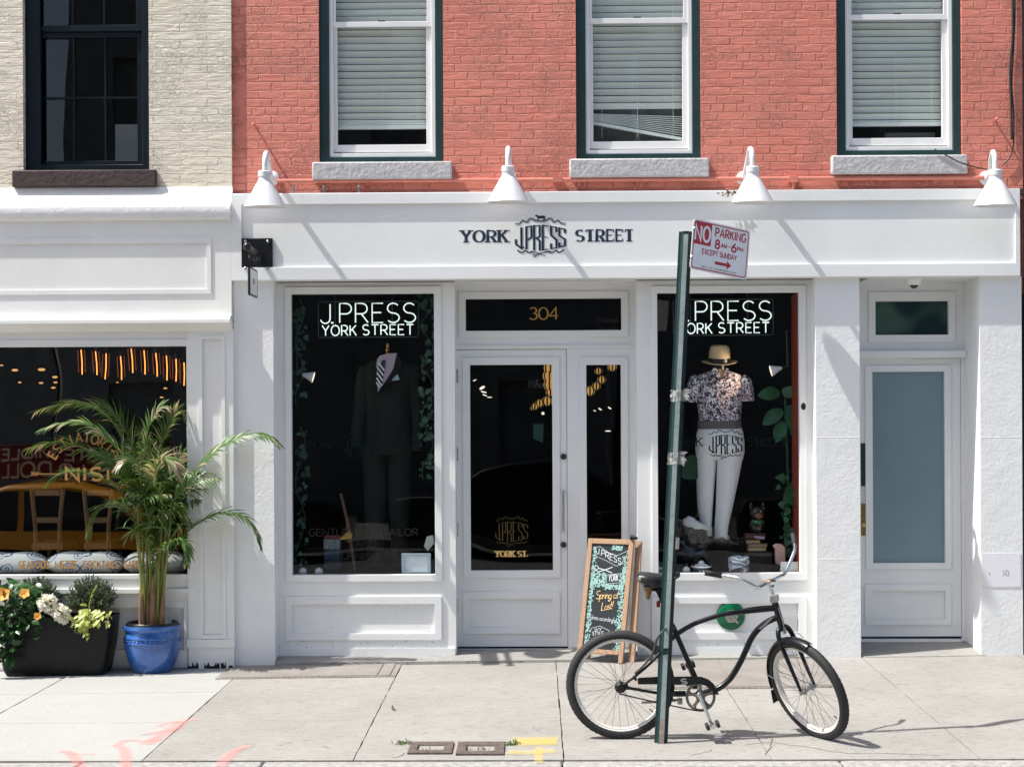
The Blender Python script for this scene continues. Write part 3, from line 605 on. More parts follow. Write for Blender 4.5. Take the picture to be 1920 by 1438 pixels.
EMB = {'J': (.62, [[(.62, 1), (.62, .0), (.02, .14), (.02, .42)]]), 'P': (.62, [[(.06, 0), (.06, 1)], [(.06, .97), (.58, .97), (.58, .52), (.06, .38)]]), 'R': (.62, [[(.06, 0), (.06, 1)], [(.06, .97), (.58, .97), (.58, .55), (.1, .46)], [(.3, .5), (.58, .36), (.58, 0)]]),
       'E': (.56, [[(.06, 0), (.06, 1)], [(.0, .96), (.56, .96)], [(.0, .04), (.56, .04)], [(.06, .52), (.46, .52)]]), 'S': (.6, [[(.56, .74), (.56, .95), (.06, .95), (.06, .6), (.56, .4), (.56, .05), (.06, .05), (.06, .26)]])}
def emblem(mb, x0, x1, z0, z1, Y, sheep=True, w_=1, shade=None):      # J.PRESS on a barrel, ribbon above, scissors below
    W = x1 - x0; H = z1 - z0; cz = z0 + H * .445; e_ = [0]
    def env(u, v):
        h = .30 - .105 * (2 * u - 1) ** 2
        return x0 + u * W, cz + (v - .5) * 2 * h * H
    def put(u, v):
        a, b = env(u, v); return Vector((a, Y - e_[0], b))
    lay = [('J', .02, .11), ('P', .215, .115), ('R', .362, .13), ('E', .53, .12), ('S', .69, .125), ('S', .85, .13)]
    for ch, u0, uw in lay:
        gw, ss = EMB[ch]
        for s_ in ss:
            e_[0] += 2e-5
            pts = []
            for p, q in zip(s_, s_[1:]):
                for k in range(4): pts.append((u0 + uw * (p[0] + (q[0] - p[0]) * k / 4) / gw, p[1] + (q[1] - p[1]) * k / 4))
            pts.append((u0 + uw * s_[-1][0] / gw, s_[-1][1]))
            mb.ribbon([env(*p) for p in pts], lambda d: W * w_ * (.016 + .028 * abs(d.y)), lambda u, v: Vector((u, Y - e_[0], v)))
            if shade is not None: shade.ribbon([(a + W * .035, b - H * .006) for a, b in [env(*p) for p in pts]], W * .010, lambda u, v: Vector((u, Y + .001 - e_[0], v)))
    a, b = env(.168, .06); mb.prism([(a + W * .021 * math.cos(q), b + W * .021 * math.sin(q)) for q in [6.283 * k / 8 for k in range(8)]], Y - .001, Y)
    def rb(pts, wd): mb.ribbon([tuple(p) for p in smooth_path([Vector((x0 + W * p[0], z0 + H * p[1])) if False else Vector((x0 + W * p[0], z0 + H * p[1], 0)) for p in pts], 5)], wd * W * w_, lambda u, v, q=0: Vector((u, Y - .0004, v))) if False else mb.ribbon([(p.x, p.y) for p in smooth_path([Vector((x0 + W * p[0], z0 + H * p[1], 0)) for p in pts], 5)], wd * W * w_, lambda u, v: Vector((u, Y - .0004, v)))
    for sg in (-1, 1):
        f = lambda u, v: (.5 + sg * (u - .5), v)
        rb([f(*p) for p in ((.5, .83), (.6, .85), (.68, .895), (.73, .87), (.75, .815), (.79, .82), (.84, .85), (.88, .80), (.92, .775), (.99, .775))], .018)
        rb([f(*p) for p in ((.5, .80), (.6, .82), (.69, .865), (.75, .79), (.85, .81), (.90, .755), (.985, .735))], .009)
        rb([f(*p) for p in ((.05, .165), (.10, .12), (.16, .105), (.2, .145), (.28, .10), (.36, .125))], .026); rb([f(*p) for p in ((.3, .13), (.4, .12), (.5, .07), (.6, .02))], .012)
    for sg in (-1, 1): rb([(.42 + .0, .05 + sg * .018), (.52, .085 + sg * .004), (.64, .12 - sg * .012)], .014); rb([(x + .385, y + .045 + sg * .028) for x, y in arc(0, 0, .032, .022, 0, 360, 8)], .011)
    if sheep:
        q = lambda u, v: (x0 + W * u, z0 + H * v)
        mb.prism([q(*p) for p in ((.42, .93), (.45, .955), (.50, .95), (.56, .955), (.59, .94), (.595, .90), (.575, .87), (.56, .895), (.5, .885), (.455, .89), (.44, .91))], Y - .0009, Y - .0003)
        mb.prism([q(*p) for p in ((.395, .955), (.41, .975), (.44, .975), (.445, .95), (.42, .935))], Y - .0013, Y - .001)
        for u in (.45, .475, .56, .585): rb([(u, .9), (u - .006, .85)], .012)
    return mb
m = MB(); sh = MB(); emblem(m, X(965, YFP, 440), X(1062, YFP, 440), Z(482, YFP, 1013), Z(401, YFP, 1013), YFP - .0016, shade=sh); m.build('emblem', NAVY, fas, smooth=False); sh.build('emblem_shade', INK2, fas, smooth=False)
# pilasters
base = lambda x: zf(x) - .03
def pil(px0, px1, yb=.45):
    m = MB(); a, b = X(px0, YP, 880), X(px1, YP, 880); m.box(a, b, YP, yb, base(a), fz0 + .004)
    for py in (820, 1048): z = Z(py, YP, px0); m.box(a + .003, b - .003, YP - .0012, YP + .01, z - .002, z + .002)
    m.build('pilaster', STUCCO, bl, bevel=.008)
pil(439, 514, .3); pil(1530, 1613); pil(1838, 1917)
# shopfront wall with window openings
sx0, sx1 = X(512, YW), X(1532, YW); bz = Z(1229, YW, 690); ez0, ez1 = X(853, YW), X(1194, YW)
LW = R4((547, 551, 815, 1077), YW); RW = R4((1233, 549, 1499, 1074), YW)
LP = R4((548, 1132, 815, 1187), YW); RP = R4((1235, 1131, 1497, 1185), YW)
m = MB(); m.sheet(sx0, sx1, bz - .06, fz0 + .02, [LW, RW, LP, RP, (ez0, ez1, bz - .1, fz0 + .03)], YW, .05)
for x in (ez0, ez1): m.quad(Vector((x, YW + .05, bz - .06)), Vector((x, YD + .1, bz - .06)), Vector((x, YD + .1, fz0 + .02)), Vector((x, YW + .05, fz0 + .02)))
for h in (LP, RP): m.quad(*[Vector((x, YW + .012, z)) for x, z in ((h[0], h[2]), (h[1], h[2]), (h[1], h[3]), (h[0], h[3]))])
m.pbox((516, 1215, 853, 1229), YW - .012, YW + .002); m.pbox((1196, 1213, 1530, 1227), YW - .012, YW + .002)
m.box(sx0, sx1, YW, YD + .2, fz0 - .001, fz0 + .03)
m.build('shopfront_wall', WHITE, bl)
for o, h in (((535, 1118, 828, 1200), LP), ((1222, 1118, 1512, 1199), RP)):
    m = MB(); m.ring(R4(o, YW - .014), h, YW - .014, YW + .001); m.build('panel', WHITE, bl, bevel=.002)
for o, h in (((535, 538, 828, 1090), LW), ((1222, 536, 1512, 1088), RW)):
    m = MB(); m.ring(R4(o, YW - .016), h, YW - .016, YW + .002); fr = m.build('shop_window', WHITE, bl, bevel=.002)
    m = MB(); m.quad(*[Vector((x, YW + .03, z)) for x, z in ((h[0], h[2]), (h[1], h[2]), (h[1], h[3]), (h[0], h[3]))]); m.build('pane', GLASS, fr)
    Yl = YW + .026; k = h is RW; ox = 684 if k else 0; pw = lambda a: (a + ox, Yl)
    z0, z1 = Z(839, Yl, 700), Z(824, Yl, 700)
    for tx, a, b in (('YORK', 572, 632), ('STREET', 717, 790)): m = MB(); serif(m, tx, X(a + ox, Yl), X(b + ox, Yl), z0, z1, Yl, .012, .004, .22); m.build('lettering', DKTEAL, fr, smooth=False)
    m = MB(); emblem(m, X(644 + ox, Yl), X(708 + ox, Yl), Z(863, Yl), Z(801, Yl), Yl, False, 1.0)
    m.build('emblem', DKTEAL, fr, smooth=False)
    lines = (("GENTLEMEN'S", 578, 706, 1003, 990), ('TAILOR', 716, 782, 1003, 990), ('AND', 664, 704, 1024, 1011), ('FURNISHERS', 629, 742, 1047, 1035)) if not k else (('SINCE', 1316, 1370, 1023, 1009), ('1902', 1380, 1415, 1023, 1009))
    for tx, a, b, c, e in lines:
        m = MB()
        for s_ in fit(tx, X(a, Yl), X(b, Yl), Z(c, Yl), Z(e, Yl)): m.ribbon(s_, .005, wallfn(Yl))
        m.build('lettering', mat('bronze_lettering', (.020, .019, .016), .5, .2), fr, smooth=False)
# concrete step under the shopfront
m = MB(); x0, x1 = X(516, 0), X(1530, 0); zt = Z(1213.5, YD, 960)
a, b = zf(x0), zf(x1)
m.rings([[Vector((x, -.075, zf(x) - .02)), Vector((x, -.07, zf(x) + .012 + (x1 - x) * .004)), Vector((x, .02, bz - .012)), Vector((x, YW, bz + .004)), Vector((x, YD + .3, zt)), Vector((x, YD + .3, zf(x) - .05))] for x in (x0, (x0 + x1) / 2, x1)])
m.build('doorstep', CONC, bl, smooth=False)
# entry: transom, door, sidelight
T = R4((873, 560, 1165, 620), YD); DO = R4((855, 655, 1064, 1216), YD); SG = R4((1100, 684, 1165, 1066), YD); SPN = R4((1100, 1122, 1165, 1176), YD)
m = MB(); m.sheet(ez0 - .02, ez1 + .02, zt - .02, fz0 + .02, [T, DO, SG, SPN], YD, .05)
m.quad(*[Vector((x, YD + .012, z)) for x, z in ((SPN[0], SPN[2]), (SPN[1], SPN[2]), (SPN[1], SPN[3]), (SPN[0], SPN[3]))])
m.pbox((855, 647.5, 1194, 652), YD - .012, YD + .001); m.pbox((1070, 1186, 1194, 1213), YD - .008, YD + .001)
m.build('entry_frame', DOORW, bl)
m = MB(); m.ring(R4((860, 547, 1178, 632), YD - .014), T, YD - .014, YD + .001); tr = m.build('transom', DOORW, bl, bevel=.002)
m = MB(); m.quad(*[Vector((x, YD + .03, z)) for x, z in ((T[0], T[2]), (T[1], T[2]), (T[1], T[3]), (T[0], T[3]))]); m.build('pane', GLASS, tr)
m = MB(); Yl = YD + .026
for ch, a, b in (('3', 994, 1008), ('0', 1011, 1028), ('4', 1031, 1047)):
    e = 0
    for s_ in fit(ch, X(a, Yl), X(b, Yl), Z(599, Yl, 1020), Z(577, Yl, 1020)): e += 1; m.ribbon(s_, lambda d: .007 + .007 * abs(d.y), lambda u, v, e=e: Vector((u, Yl - e * 2e-5, v)))
m.build('house_number', GOLD, tr, smooth=False)
m = MB(); o = R4((1088, 670, 1178, 1083), YD - .014); m.ring(o, SG, YD - .014, YD + .001); o2 = R4((1088, 1109, 1178, 1188), YD - .014); m.ring(o2, SPN, YD - .014, YD + .001); sl = m.build('sidelight', DOORW, bl, bevel=.002)
m = MB(); m.quad(*[Vector((x, YD + .03, z)) for x, z in ((SG[0], SG[2]), (SG[1], SG[2]), (SG[1], SG[3]), (SG[0], SG[3]))]); m.build('pane', GLASS, sl)
YDL = YD + .012
dl = (DO[0] + .004, DO[1] - .004, DO[2] + .018, DO[3] - .004); DG = R4((882, 684, 1036, 1069), YDL); DPN = R4((882, 1122, 1036, 1176), YDL)
m = MB(); m.sheet(*dl, [DG, DPN], YDL, .03)
m.quad(*[Vector((x, YDL + .012, z)) for x, z in ((DPN[0], DPN[2]), (DPN[1], DPN[2]), (DPN[1], DPN[3]), (DPN[0], DPN[3]))])
m.ring(R4((868, 670, 1050, 1083), YDL - .013), DG, YDL - .013, YDL + .001); m.ring(R4((868, 1109, 1050, 1188), YDL - .013), DPN, YDL - .013, YDL + .001)
door = m.build('door', DOORW, bl, bevel=.002)
m = MB(); m.quad(*[Vector((x, YDL + .02, z)) for x, z in ((DG[0], DG[2]), (DG[1], DG[2]), (DG[1], DG[3]), (DG[0], DG[3]))]); m.build('pane', GLASS, door)
m = MB(); h0, h1 = at(1056, 920, YDL), at(1056, 995, YDL); yy = YDL - .055
m.tube(smooth_path([(h0.x, YDL, h0.z - .008), (h0.x, yy + .01, h0.z - .006), (h0.x, yy, h0.z - .03), (h0.x, yy, h1.z + .03), (h0.x, yy + .01, h1.z + .006), (h0.x, YDL, h1.z + .008)], 4), .010, 10); m.build('handle', STEEL, door)
for py in (856, 1021):
    q = at(1056.5, py, YDL); m = MB(); m.lathe([(.001, .022), (.014, .022), (.016, .018), (.024, .014), (.025, 0)], Matrix.Translation(q) @ Matrix.Rotation(rad(90), 4, 'X'), 20); m.build('lock', mat('dark_bronze', (.06, .05, .045), .4, .7), door)
for py in (705, 852, 992, 1135):
    q = at(854.5, py, YDL - .01); m = MB(); m.tube([(q.x, YDL - .012, q.z - .06), (q.x, YDL - .012, q.z + .06)], .008, 8); m.box(q.x, q.x + .02, YDL - .004, YDL - .001, q.z - .055, q.z + .055); m.build('hinge', STEEL, door)
Yl = YDL + .016; m = MB(); serif(m, 'YORK ST.', X(929, Yl, 1037), X(990, Yl, 1037), Z(1043, Yl), Z(1033, Yl), Yl, .013, .005, .2)
m.build('gold_lettering', mat('bright_gold_leaf', (.95, .62, .25), .35, .4), door, smooth=False)
m = MB(); emblem(m, X(928, Yl, 990), X(991, Yl, 990), Z(1025, Yl), Z(961, Yl), Yl, False, .6); m.build('emblem', mat('dim_gold', (.12, .085, .03), .4, .4), door, smooth=False)
m = MB()
for s_ in fit('What', X(988, Yl, 720), X(1022, Yl, 720), Z(727, Yl), Z(712, Yl), .12): m.ribbon([(u + (v - Z(727, Yl)) * .35, v) for u, v in s_], .0035, wallfn(Yl))
m.build('script_lettering', mat('grey_lettering', (.10, .10, .10), .6), door, smooth=False)
# shop interior
def room(x0, x1, y0, y1, z0, z1, parent, name='interior', mt=INT):
    m = MB(); P = lambda *p: Vector(p)
    m.quad(P(x0, y1, z0), P(x1, y1, z0), P(x1, y1, z1), P(x0, y1, z1)); m.quad(P(x0, y0, z0), P(x0, y1, z0), P(x0, y1, z1), P(x0, y0, z1)); m.quad(P(x1, y0, z0), P(x1, y1, z0), P(x1, y1, z1), P(x1, y0, z1))
    m.quad(P(x0, y0, z0), P(x1, y0, z0), P(x1, y1, z0), P(x0, y1, z0)); m.quad(P(x0, y0, z1), P(x1, y0, z1), P(x1, y1, z1), P(x0, y1, z1)); return m.build(name, mt, parent)
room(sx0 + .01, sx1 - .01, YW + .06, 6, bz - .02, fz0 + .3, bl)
for h, e in ((LW, ez0), (RW, ez1)):
    m = MB(); a, b = h[0] - .03, h[1] + .05; zp = Z(1079, YW + .05, 680); m.box(a, b, YW + .055, 1.15, zp - .04, zp - .006)
    m.build('display_shelf', INT2, bl)
m = MB(); m.box(RW[1] + .0, RW[1] + .02, YW + .06, .5, RW[2], RW[3]); m.build('display_side', mat('orange_partition', (.30, .04, .016), .6), bl)
# side door
X0, X1 = X(1612, YR), X(1838, YP) + .0; rz = Z(1197, YR, 1700)
TT = R4((1641, 565, 1778, 628), YR); SD = R4((1614, 672, 1803, 1198), YR)
m = MB(); m.sheet(X0 - .05, X1 + .02, rz - .05, fz0 + .02, [TT, SD], YR, .04); m.pbox((1612, 658, 1816, 670), YR - .06, YR + .001)
m.box(X(1812, YR - .06), X1 + .01, YR - .06, YR + .001, rz - .03, fz0); m.box(X(1820, YR - .12), X1 + .01, YR - .12, YR - .06, rz - .03, fz0)
m.box(X0, X1, .0, YR + .1, fz0 - .001, fz0 + .03)
m.build('side_entry_frame', DOORW, bl, bevel=.003)
m = MB(); m.ring(R4((1629, 547, 1792, 642), YR - .014), TT, YR - .014, YR + .001); tr2 = m.build('side_transom', DOORW, bl, bevel=.002)
def frost():
    s = NT('frosted_green_glass'); v = s.mapping(); s.b.inputs['Roughness'].default_value = .18; s.l(s.ramp(s.noise(v, 2.6, 1).outputs[0], [(.40, (.006, .026, .030)), (.60, (.05, .105, .085))]), s.b.inputs['Base Color']); return s.m
m = MB(); m.quad(*[Vector((x, YR + .025, z)) for x, z in ((TT[0], TT[2]), (TT[1], TT[2]), (TT[1], TT[3]), (TT[0], TT[3]))]); m.build('pane', frost(), tr2)
YS = YR + .014; SDG = R4((1636, 697, 1771, 1055), YS); SDP = R4((1635, 1107, 1772, 1160), YS)
m = MB(); m.sheet(SD[0] + .003, SD[1] - .003, SD[2] + .022, SD[3] - .003, [SDG, SDP], YS, .025); m.quad(*[Vector((x, YS + .012, z)) for x, z in ((SDP[0], SDP[2]), (SDP[1], SDP[2]), (SDP[1], SDP[3]), (SDP[0], SDP[3]))])
m.ring(R4((1623, 685, 1784, 1067), YS - .013), SDG, YS - .013, YS + .001); m.ring(R4((1622, 1095, 1784, 1172), YS - .013), SDP, YS - .013, YS + .001)
sdoor = m.build('side_door', DOORW, bl, bevel=.002)
m = MB(); m.quad(*[Vector((x, YS + .02, z)) for x, z in ((SDG[0], SDG[2]), (SDG[1], SDG[2]), (SDG[1], SDG[3]), (SDG[0], SDG[3]))]); m.build('pane', mat('frosted_blue_glass', (.185, .265, .30), .14, var=.10, vscale=1.2, spec=.6), sdoor)
for px, c, nm in (((1613, 831, 1625, 911), (.02, .04, .05), 'push_plate'), ((1613, 912, 1624, 943), (.6, .6, .6), 'sticker'), ((1613, 944, 1624, 1004), (.30, .2, .06), 'lock_plate')):
    m = MB(); m.pbox(px, YS - .006, YS + .001); m.build(nm, mat(nm + '_metal', c, .3, .8 if nm == 'lock_plate' else .1), sdoor)
m = MB(); m.ball(at(1619, 984, YS - .025), .02, 12); m.build('knob', BRASS, sdoor)
m = MB(); zr = Z(1199, YR, 1700); x0, x1 = X(1613, 0), X1 + .03
m.rings([[Vector((x, YP - .02, zf(x) - .03)), Vector((x, YP - .015, zf(x) + .002)), Vector((x, YR + .1, zr)), Vector((x, YR + .1, 0))] for x in (x0, x1)]); m.build('side_doorstep', CONC, bl, smooth=False)
m = MB(); m.pbox((1612, 1199, 1803, 1203), YR - .02, YR + .03); m.build('threshold', VINYL, bl)
# small fixtures on the shopfront
q = at(1506.5, 762, YW - .016); m = MB(); m.lathe([(.001, .014), (.01, .014), (.016, .006), (.02, 0)], Matrix.Translation(q) @ Matrix.Rotation(rad(90), 4, 'X') @ Matrix.Diagonal((1, 1.5, 1, 1)), 12); m.build('bell_push', BLACK, bl)
m = MB(); m.pbox((1461, 1156, 1495, 1184), YW - .006, YW + .012); m.build('vent_plate', mat('grey_plate', (.50, .50, .51), .5), bl)
q = at(1370, 1154, YW + .01); m = MB(); Tm = Matrix.Translation(q) @ Matrix.Rotation(rad(90), 4, 'X')
gd = thing('standpipe', 'round green wall plate with silver pipe cap low on the shopfront', 'standpipe', q - Vector((0, 0, .12)))
m.lathe([(.001, .03), (.09, .03), (.112, .018), (.118, 0)], Tm, 28); m.build('plate', mat('green_enamel', (.0, .13, .05), .3, var=.3), gd)
m = MB(); m.lathe([(.001, .085), (.03, .085), (.034, .06), (.055, .055), (.058, .03)], Tm, 6); m.lathe([(.012, .11), (.014, .06)], Tm @ Matrix.Translation((.02, .02, 0)), 10, True); m.tube([q + Vector(p) for p in ((-.05, -.09, .03), (0, -.1, .045), (.05, -.09, .03))], .01); m.tube([q + Vector(p) for p in ((-.04, -.1, .05), (.05, -.1, -.05))], .008); m.build('cap', STEEL, gd)
q = at(1718, 519, -.03); cmr = thing('security_camera', 'white dome security camera hanging under the fascia above the side door', 'camera', q)
m = MB(); m.lathe([(.001, .02), (.062, .02), (.062, -.018), (.05, -.034), (.034, -.036)], Matrix.Translation((q.x, .05, fz0 - .02)), 24); m.build('housing', VINYL, cmr)
m = MB(); m.ball((q.x, .05, fz0 - .05), .034, 16, 1, 1, 1); m.build('dome', mat('dark_dome', (.02, .03, .05), .1), cmr)
m = MB(); m.pbox((1841, 1037, 1914, 1100), YP - .004, YP - .001)
pn = m.build('paper_notice', mat('paper', (.80, .80, .83), .7)); tag(pn, 'white paper notice marked 10 on the right stucco pilaster', 'notice')
m = MB()
for ss in (fit('10', X(1880, YP, 1074), X(1891, YP, 1074), Z(1079, YP, 1885), Z(1069, YP, 1885), .35), [[(X(1852, YP), Z(1072, YP, 1885)), (X(1855, YP), Z(1078, YP, 1885))]]):
    for s_ in ss: m.ribbon(s_, .003, wallfn(YP - .0055))
c = m.build('writing', NAVY, None); mw = c.matrix_world.copy(); loc = c.location.copy(); c.parent = pn; c.location = loc - pn.location
m = MB()                                           # chipped paint along the foot of the front
for k in range(70):
    px = rnd.choice((rnd.uniform(520, 850), rnd.uniform(520, 850), rnd.uniform(1200, 1528), rnd.uniform(1200, 1528))); q = at(px, 1216 - abs(rnd.gauss(0, 9)), YW); s_ = rnd.uniform(.002, .006); m.prism([(q.x + s_ * math.cos(a) * rnd.uniform(.4, 1.6), q.z + s_ * math.sin(a) * rnd.uniform(.4, 1.3)) for a in (0, 1.2, 2.5, 3.8, 5)], YW - .0016, YW + .001)
for k in range(16):
    q = at(rnd.choice((rnd.uniform(550, 815), rnd.uniform(1240, 1490))), rnd.uniform(1140, 1186), YW + .012); s_ = rnd.uniform(.002, .005); m.prism([(q.x + s_ * math.cos(a) * rnd.uniform(.4, 1.4), q.z + s_ * math.sin(a) * rnd.uniform(.4, 1.4)) for a in (0, 1.2, 2.5, 3.8, 5)], YW + .0105, YW + .013)
m.build('paint_chips', mat('chip_grey', (.22, .21, .20), .8), bl, smooth=False)['kind'] = 'stuff'
m = MB()
for k in range(14): q = at(1366 + rnd.gauss(0, 9), 361 + rnd.gauss(0, 3), YF - .01); m.leaf(q, Vector((rnd.gauss(0, 1), -.3, rnd.gauss(0, .5))), Vector((0, -1, .5)), rnd.uniform(.02, .045), .014, .5, 3)
tag(m.build('dead_leaves', MATS['dead_leaf']), 'clump of dead brown leaves caught on the fascia behind a barn lamp', 'leaves')
# neighbour at the right edge
nb = thing('dark_building', 'dark building edge at the far right of the street front', 'building', (xr + 1.5, 0, 0))
m = MB(); m.box(xr + .012, xr + 6, -.02, 4, 0, fz0); m.build('shopfront', mat('dark_paint', (.012, .02, .025), .5), nb)
m = MB(); m.box(xr + .004, xr + 6, .02, 4, fz0 + .001, 9.2); m.build('brick_wall', mat('dark_red_wall', (.12, .05, .035), .8, var=.3), nb)
# cables
CAB = mat('cable_black', (.02, .02, .02), .5)
for k, (pts, r, lb) in enumerate(((((1898, -60), (1899, 60), (1894, 130), (1896, 200), (1897, 262)), .010, 'thicker black cable running down the brick at the right edge'), (((1903, -60), (1903, 20), (1900, 100), (1897, 160), (1901, 220), (1898, 285), (1880, 310)), .006, 'thin looping cable beside the thicker one at the right edge'), (((1752, 280), (1775, 292), (1800, 305), (1830, 314), (1850, 318)), .005, 'thin cable sagging from the right window sill to the lamp'))):
    m = MB(); m.tube(smooth_path([at(a, b, -.02 - .06 * (k == 2)) for a, b in pts], 6), r, 7); tag(m.build('cable', CAB), lb, 'cable')
# ================================================================== beige building with the restaurant
lb = thing('beige_building', 'beige painted brick building with a white restaurant front at the left', 'building', (X(150, 0), -.05, 0))
bx1 = X(434, YBE, 200); bx0 = -10.5; bz0 = Z(352, YBE, 300)
m = MB(); W = (X(43, YBE, 150), X(279, YBE, 150), Z(321, YBE, 160), Z(321, YBE, 160) + 2.1)
W2 = (W[0] - 2.9, W[1] - 2.9, W[2], W[3]); m.sheet(bx0, bx1, bz0 - .1, 9.6, [W, W2], YBE, .2); m.quad(*[Vector(p) for p in ((bx1, YBE, bz0 - .1), (bx1, .5, bz0 - .1), (bx1, .5, 9.6), (bx1, YBE, 9.6))])
m.build('brick_wall', BEIGE, lb)
for w_ in (W, W2):
    x0, x1, z0, z1 = w_; d = x0 - W[0]
    m = MB(); i_ = (x0 + .125, x1 - .07, z0 + .06, z1 - .07); m.ring((x0 + .001, x1 - .001, z0 + .001, z1 - .001), i_, .03, .14); win = m.build('window', NAVYF, lb, bevel=.005)
    mz = Z(56, .08, 160); g = (X(80, .1, 150) + d, X(258, .1, 150) + d, Z(303, .1, 160), Z(72, .1, 160))
    m = MB(); m.ring((i_[0], i_[1], i_[2], mz + .02), g, .085, .13); m.build('sash', NAVYF, win, bevel=.003)
    m = MB(); gu = (g[0], g[1], mz + .03, i_[3] - .05); m.ring((i_[0], i_[1], mz - .02, i_[3]), gu, .06, .084); m.build('sash', NAVYF, win, bevel=.003)
    m = MB()
    for f in (.33, .66): xx = g[0] + (g[1] - g[0]) * f; m.box(xx - .008, xx + .008, .098, .112, g[2], g[3]); m.box(xx - .008, xx + .008, .07, .08, gu[2], gu[3])
    zz = Z(184, .1, 160); m.box(g[0], g[1], .099, .111, zz - .008, zz + .008); m.build('muntins', NAVYF, win)
    for q, y in ((g, .116), (gu, .0835)): m = MB(); m.quad(*[Vector((x, y, z)) for x, z in ((q[0], q[2]), (q[1], q[2]), (q[1], q[3]), (q[0], q[3]))]); m.build('pane', GLASSU, win)
    m = MB(); a, b, c, e = R4((22, 322, 292, 350), -.085); m.box(a + d, b + d, -.085, .02, c, z0 + .002); m.build('sill', BROWNST, win, bevel=.01)
room(bx0 + .1, bx1 - .05, .2, 4, 3.6, 7, lb, 'upstairs_room', MATS['dark_interior'])
m = MB(); q = at(236, 265, .5); m.box(q.x - .09, q.x + .1, .5, .9, q.z - .3, q.z + .14); m.build('cabinet', mat('white_cabinet', (.35, .36, .36), .6), lb)
# cornice over the restaurant front
xe = X(430, YLC, 480)
zc = [Z(352, -.04, 200), Z(386, YLC, 200), Z(393, YLC, 200), Z(411, YLC, 200)]
def extr(prof, x0, x1, name, mt, bev=0):
    m = MB(); m.rings([[Vector((x, y, z)) for y, z in prof] for x in (x0, x1)]); return m.build(name, mt, lb, ang=30, bevel=bev)
extr([(-.03, zc[0]), (-.045, zc[0]), (-.06, zc[0] - .05), (YLC + .055, zc[1]), (YLC + .037, zc[1] - .004), (YLC + .033, zc[2]), (YLC + .037, zc[3] + .02), (YLC + .05, zc[3]), (YLF - .01, zc[3] - .004), (.0, zc[3])], bx0, xe, 'cornice', white_mat('cornice_white', (.80, .80, .79), .003, 30, dirt=.12, big=2))
zl = [Z(594, YLC, 200), Z(606, YLC, 200), Z(616, YLF, 200)]
fp = R4((-400, 448, 396, 553), YLF); fi = R4((-390, 458, 388, 545), YLF)
m = MB(); m.sheet(bx0, xe, zl[0] - .02, zc[3] + .003, [fi], YLF, .006); m.quad(*[Vector((x, YLF + .006, z)) for x, z in ((fi[0], fi[2]), (fi[1], fi[2]), (fi[1], fi[3]), (fi[0], fi[3]))])
m.quad(*[Vector(p) for p in ((xe, YLF, zl[0] - .02), (xe, .1, zl[0] - .02), (xe, .1, zc[3]), (xe, YLF, zc[3]))]); m.ring(fp, fi, YLF - .008, YLF + .001); m.build('fascia', WHITE2, lb)
extr([(YLF + .001, zl[0] + .015), (YLF - .03, zl[0] + .008), (YLC + .012, zl[0] - .006), (YLC, zl[0] - .025), (YLC, zl[1]), (YLC + .02, zl[1] - .012), (YLF - .03, zl[1] - .03), (YLF, zl[1] - .06), (YLF + .02, zl[1] - .065), (.05, zl[1] - .065)], bx0, xe, 'moulding', WHITE2)
# window wall
YLW = -.075; gl = (X(-420, YLW), X(350, YLW), Z(1077, YLW, 180), Z(650, YLW, 180)); px1 = X(352, YLP)
zb = lambda x: zf(x) - .03
spn = R4((-330, 1140, 345, 1218), YLW)
m = MB(); m.sheet(bx0, px1 + .02, zb(bx0), zl[1] - .05, [gl, spn], YLW, .06); m.quad(*[Vector((x, YLW + .02, z)) for x, z in ((spn[0], spn[2]), (spn[1], spn[2]), (spn[1], spn[3]), (spn[0], spn[3]))])
m.pbox((-420, 1105, 372, 1113), YLW - .03, YLW + .001); m.pbox((-420, 1220, 352, 1252), YLW - .014, YLW + .001); m.ring(R4((-340, 1128, 352, 1228), YLW - .008), spn, YLW - .008, YLW + .001)
m.build('window_wall', WHITE2, lb)
o = R4((-430, 638, 360, 1086), YLW - .012); m = MB(); m.ring((o[0], o[1], o[2], o[3]), gl, YLW - .012, YLW + .001); rw = m.build('shop_window', WHITE2, lb, bevel=.003)
m = MB(); m.quad(*[Vector((x, YLW + .035, z)) for x, z in ((gl[0], gl[2]), (gl[1], gl[2]), (gl[1], gl[3]), (gl[0], gl[3]))]); m.build('pane', GLASSR, rw)
# gold lettering on the restaurant window
Yl = YLW + .031; m = MB(); LET = mat('ochre_lettering', (.42, .22, .065), .5)
for tx, a, b in (('SEAFOOD', 36, 92), ('MEZZE', 104, 145), ('COCKTAILS', 156, 223), ('GARDEN', 232, 276)):
    for s_ in fit(tx, X(a, Yl, 1060), X(b, Yl, 1060), Z(1064.5, Yl, 150), Z(1052, Yl, 150), .22): m.ribbon(s_, .011, wallfn(Yl))
    m.build('lettering', LET, rw, smooth=False); m = MB()
for s_ in fit('NISI', X(124, Yl, 888), X(204, Yl, 888), Z(900, Yl, 150), Z(877, Yl, 150), .3): m.ribbon(s_, .022, wallfn(Yl))
m.build('lettering', LET, rw, smooth=False); m = MB()
q = lambda a, b: (X(a, Yl, b), Z(b, Yl, 120))
m.ribbon([q(60, 888), (q(117, 888))], .006, wallfn(Yl - .0005))
for k in range(3): m.ribbon([q(58 + k * 5, 884), q(63 + k * 5, 888), q(58 + k * 5, 892)], .006, wallfn(Yl))
m.build('arrow_emblem', LET, rw, smooth=False); m = MB()
cc = q(156, 886); rr = .285
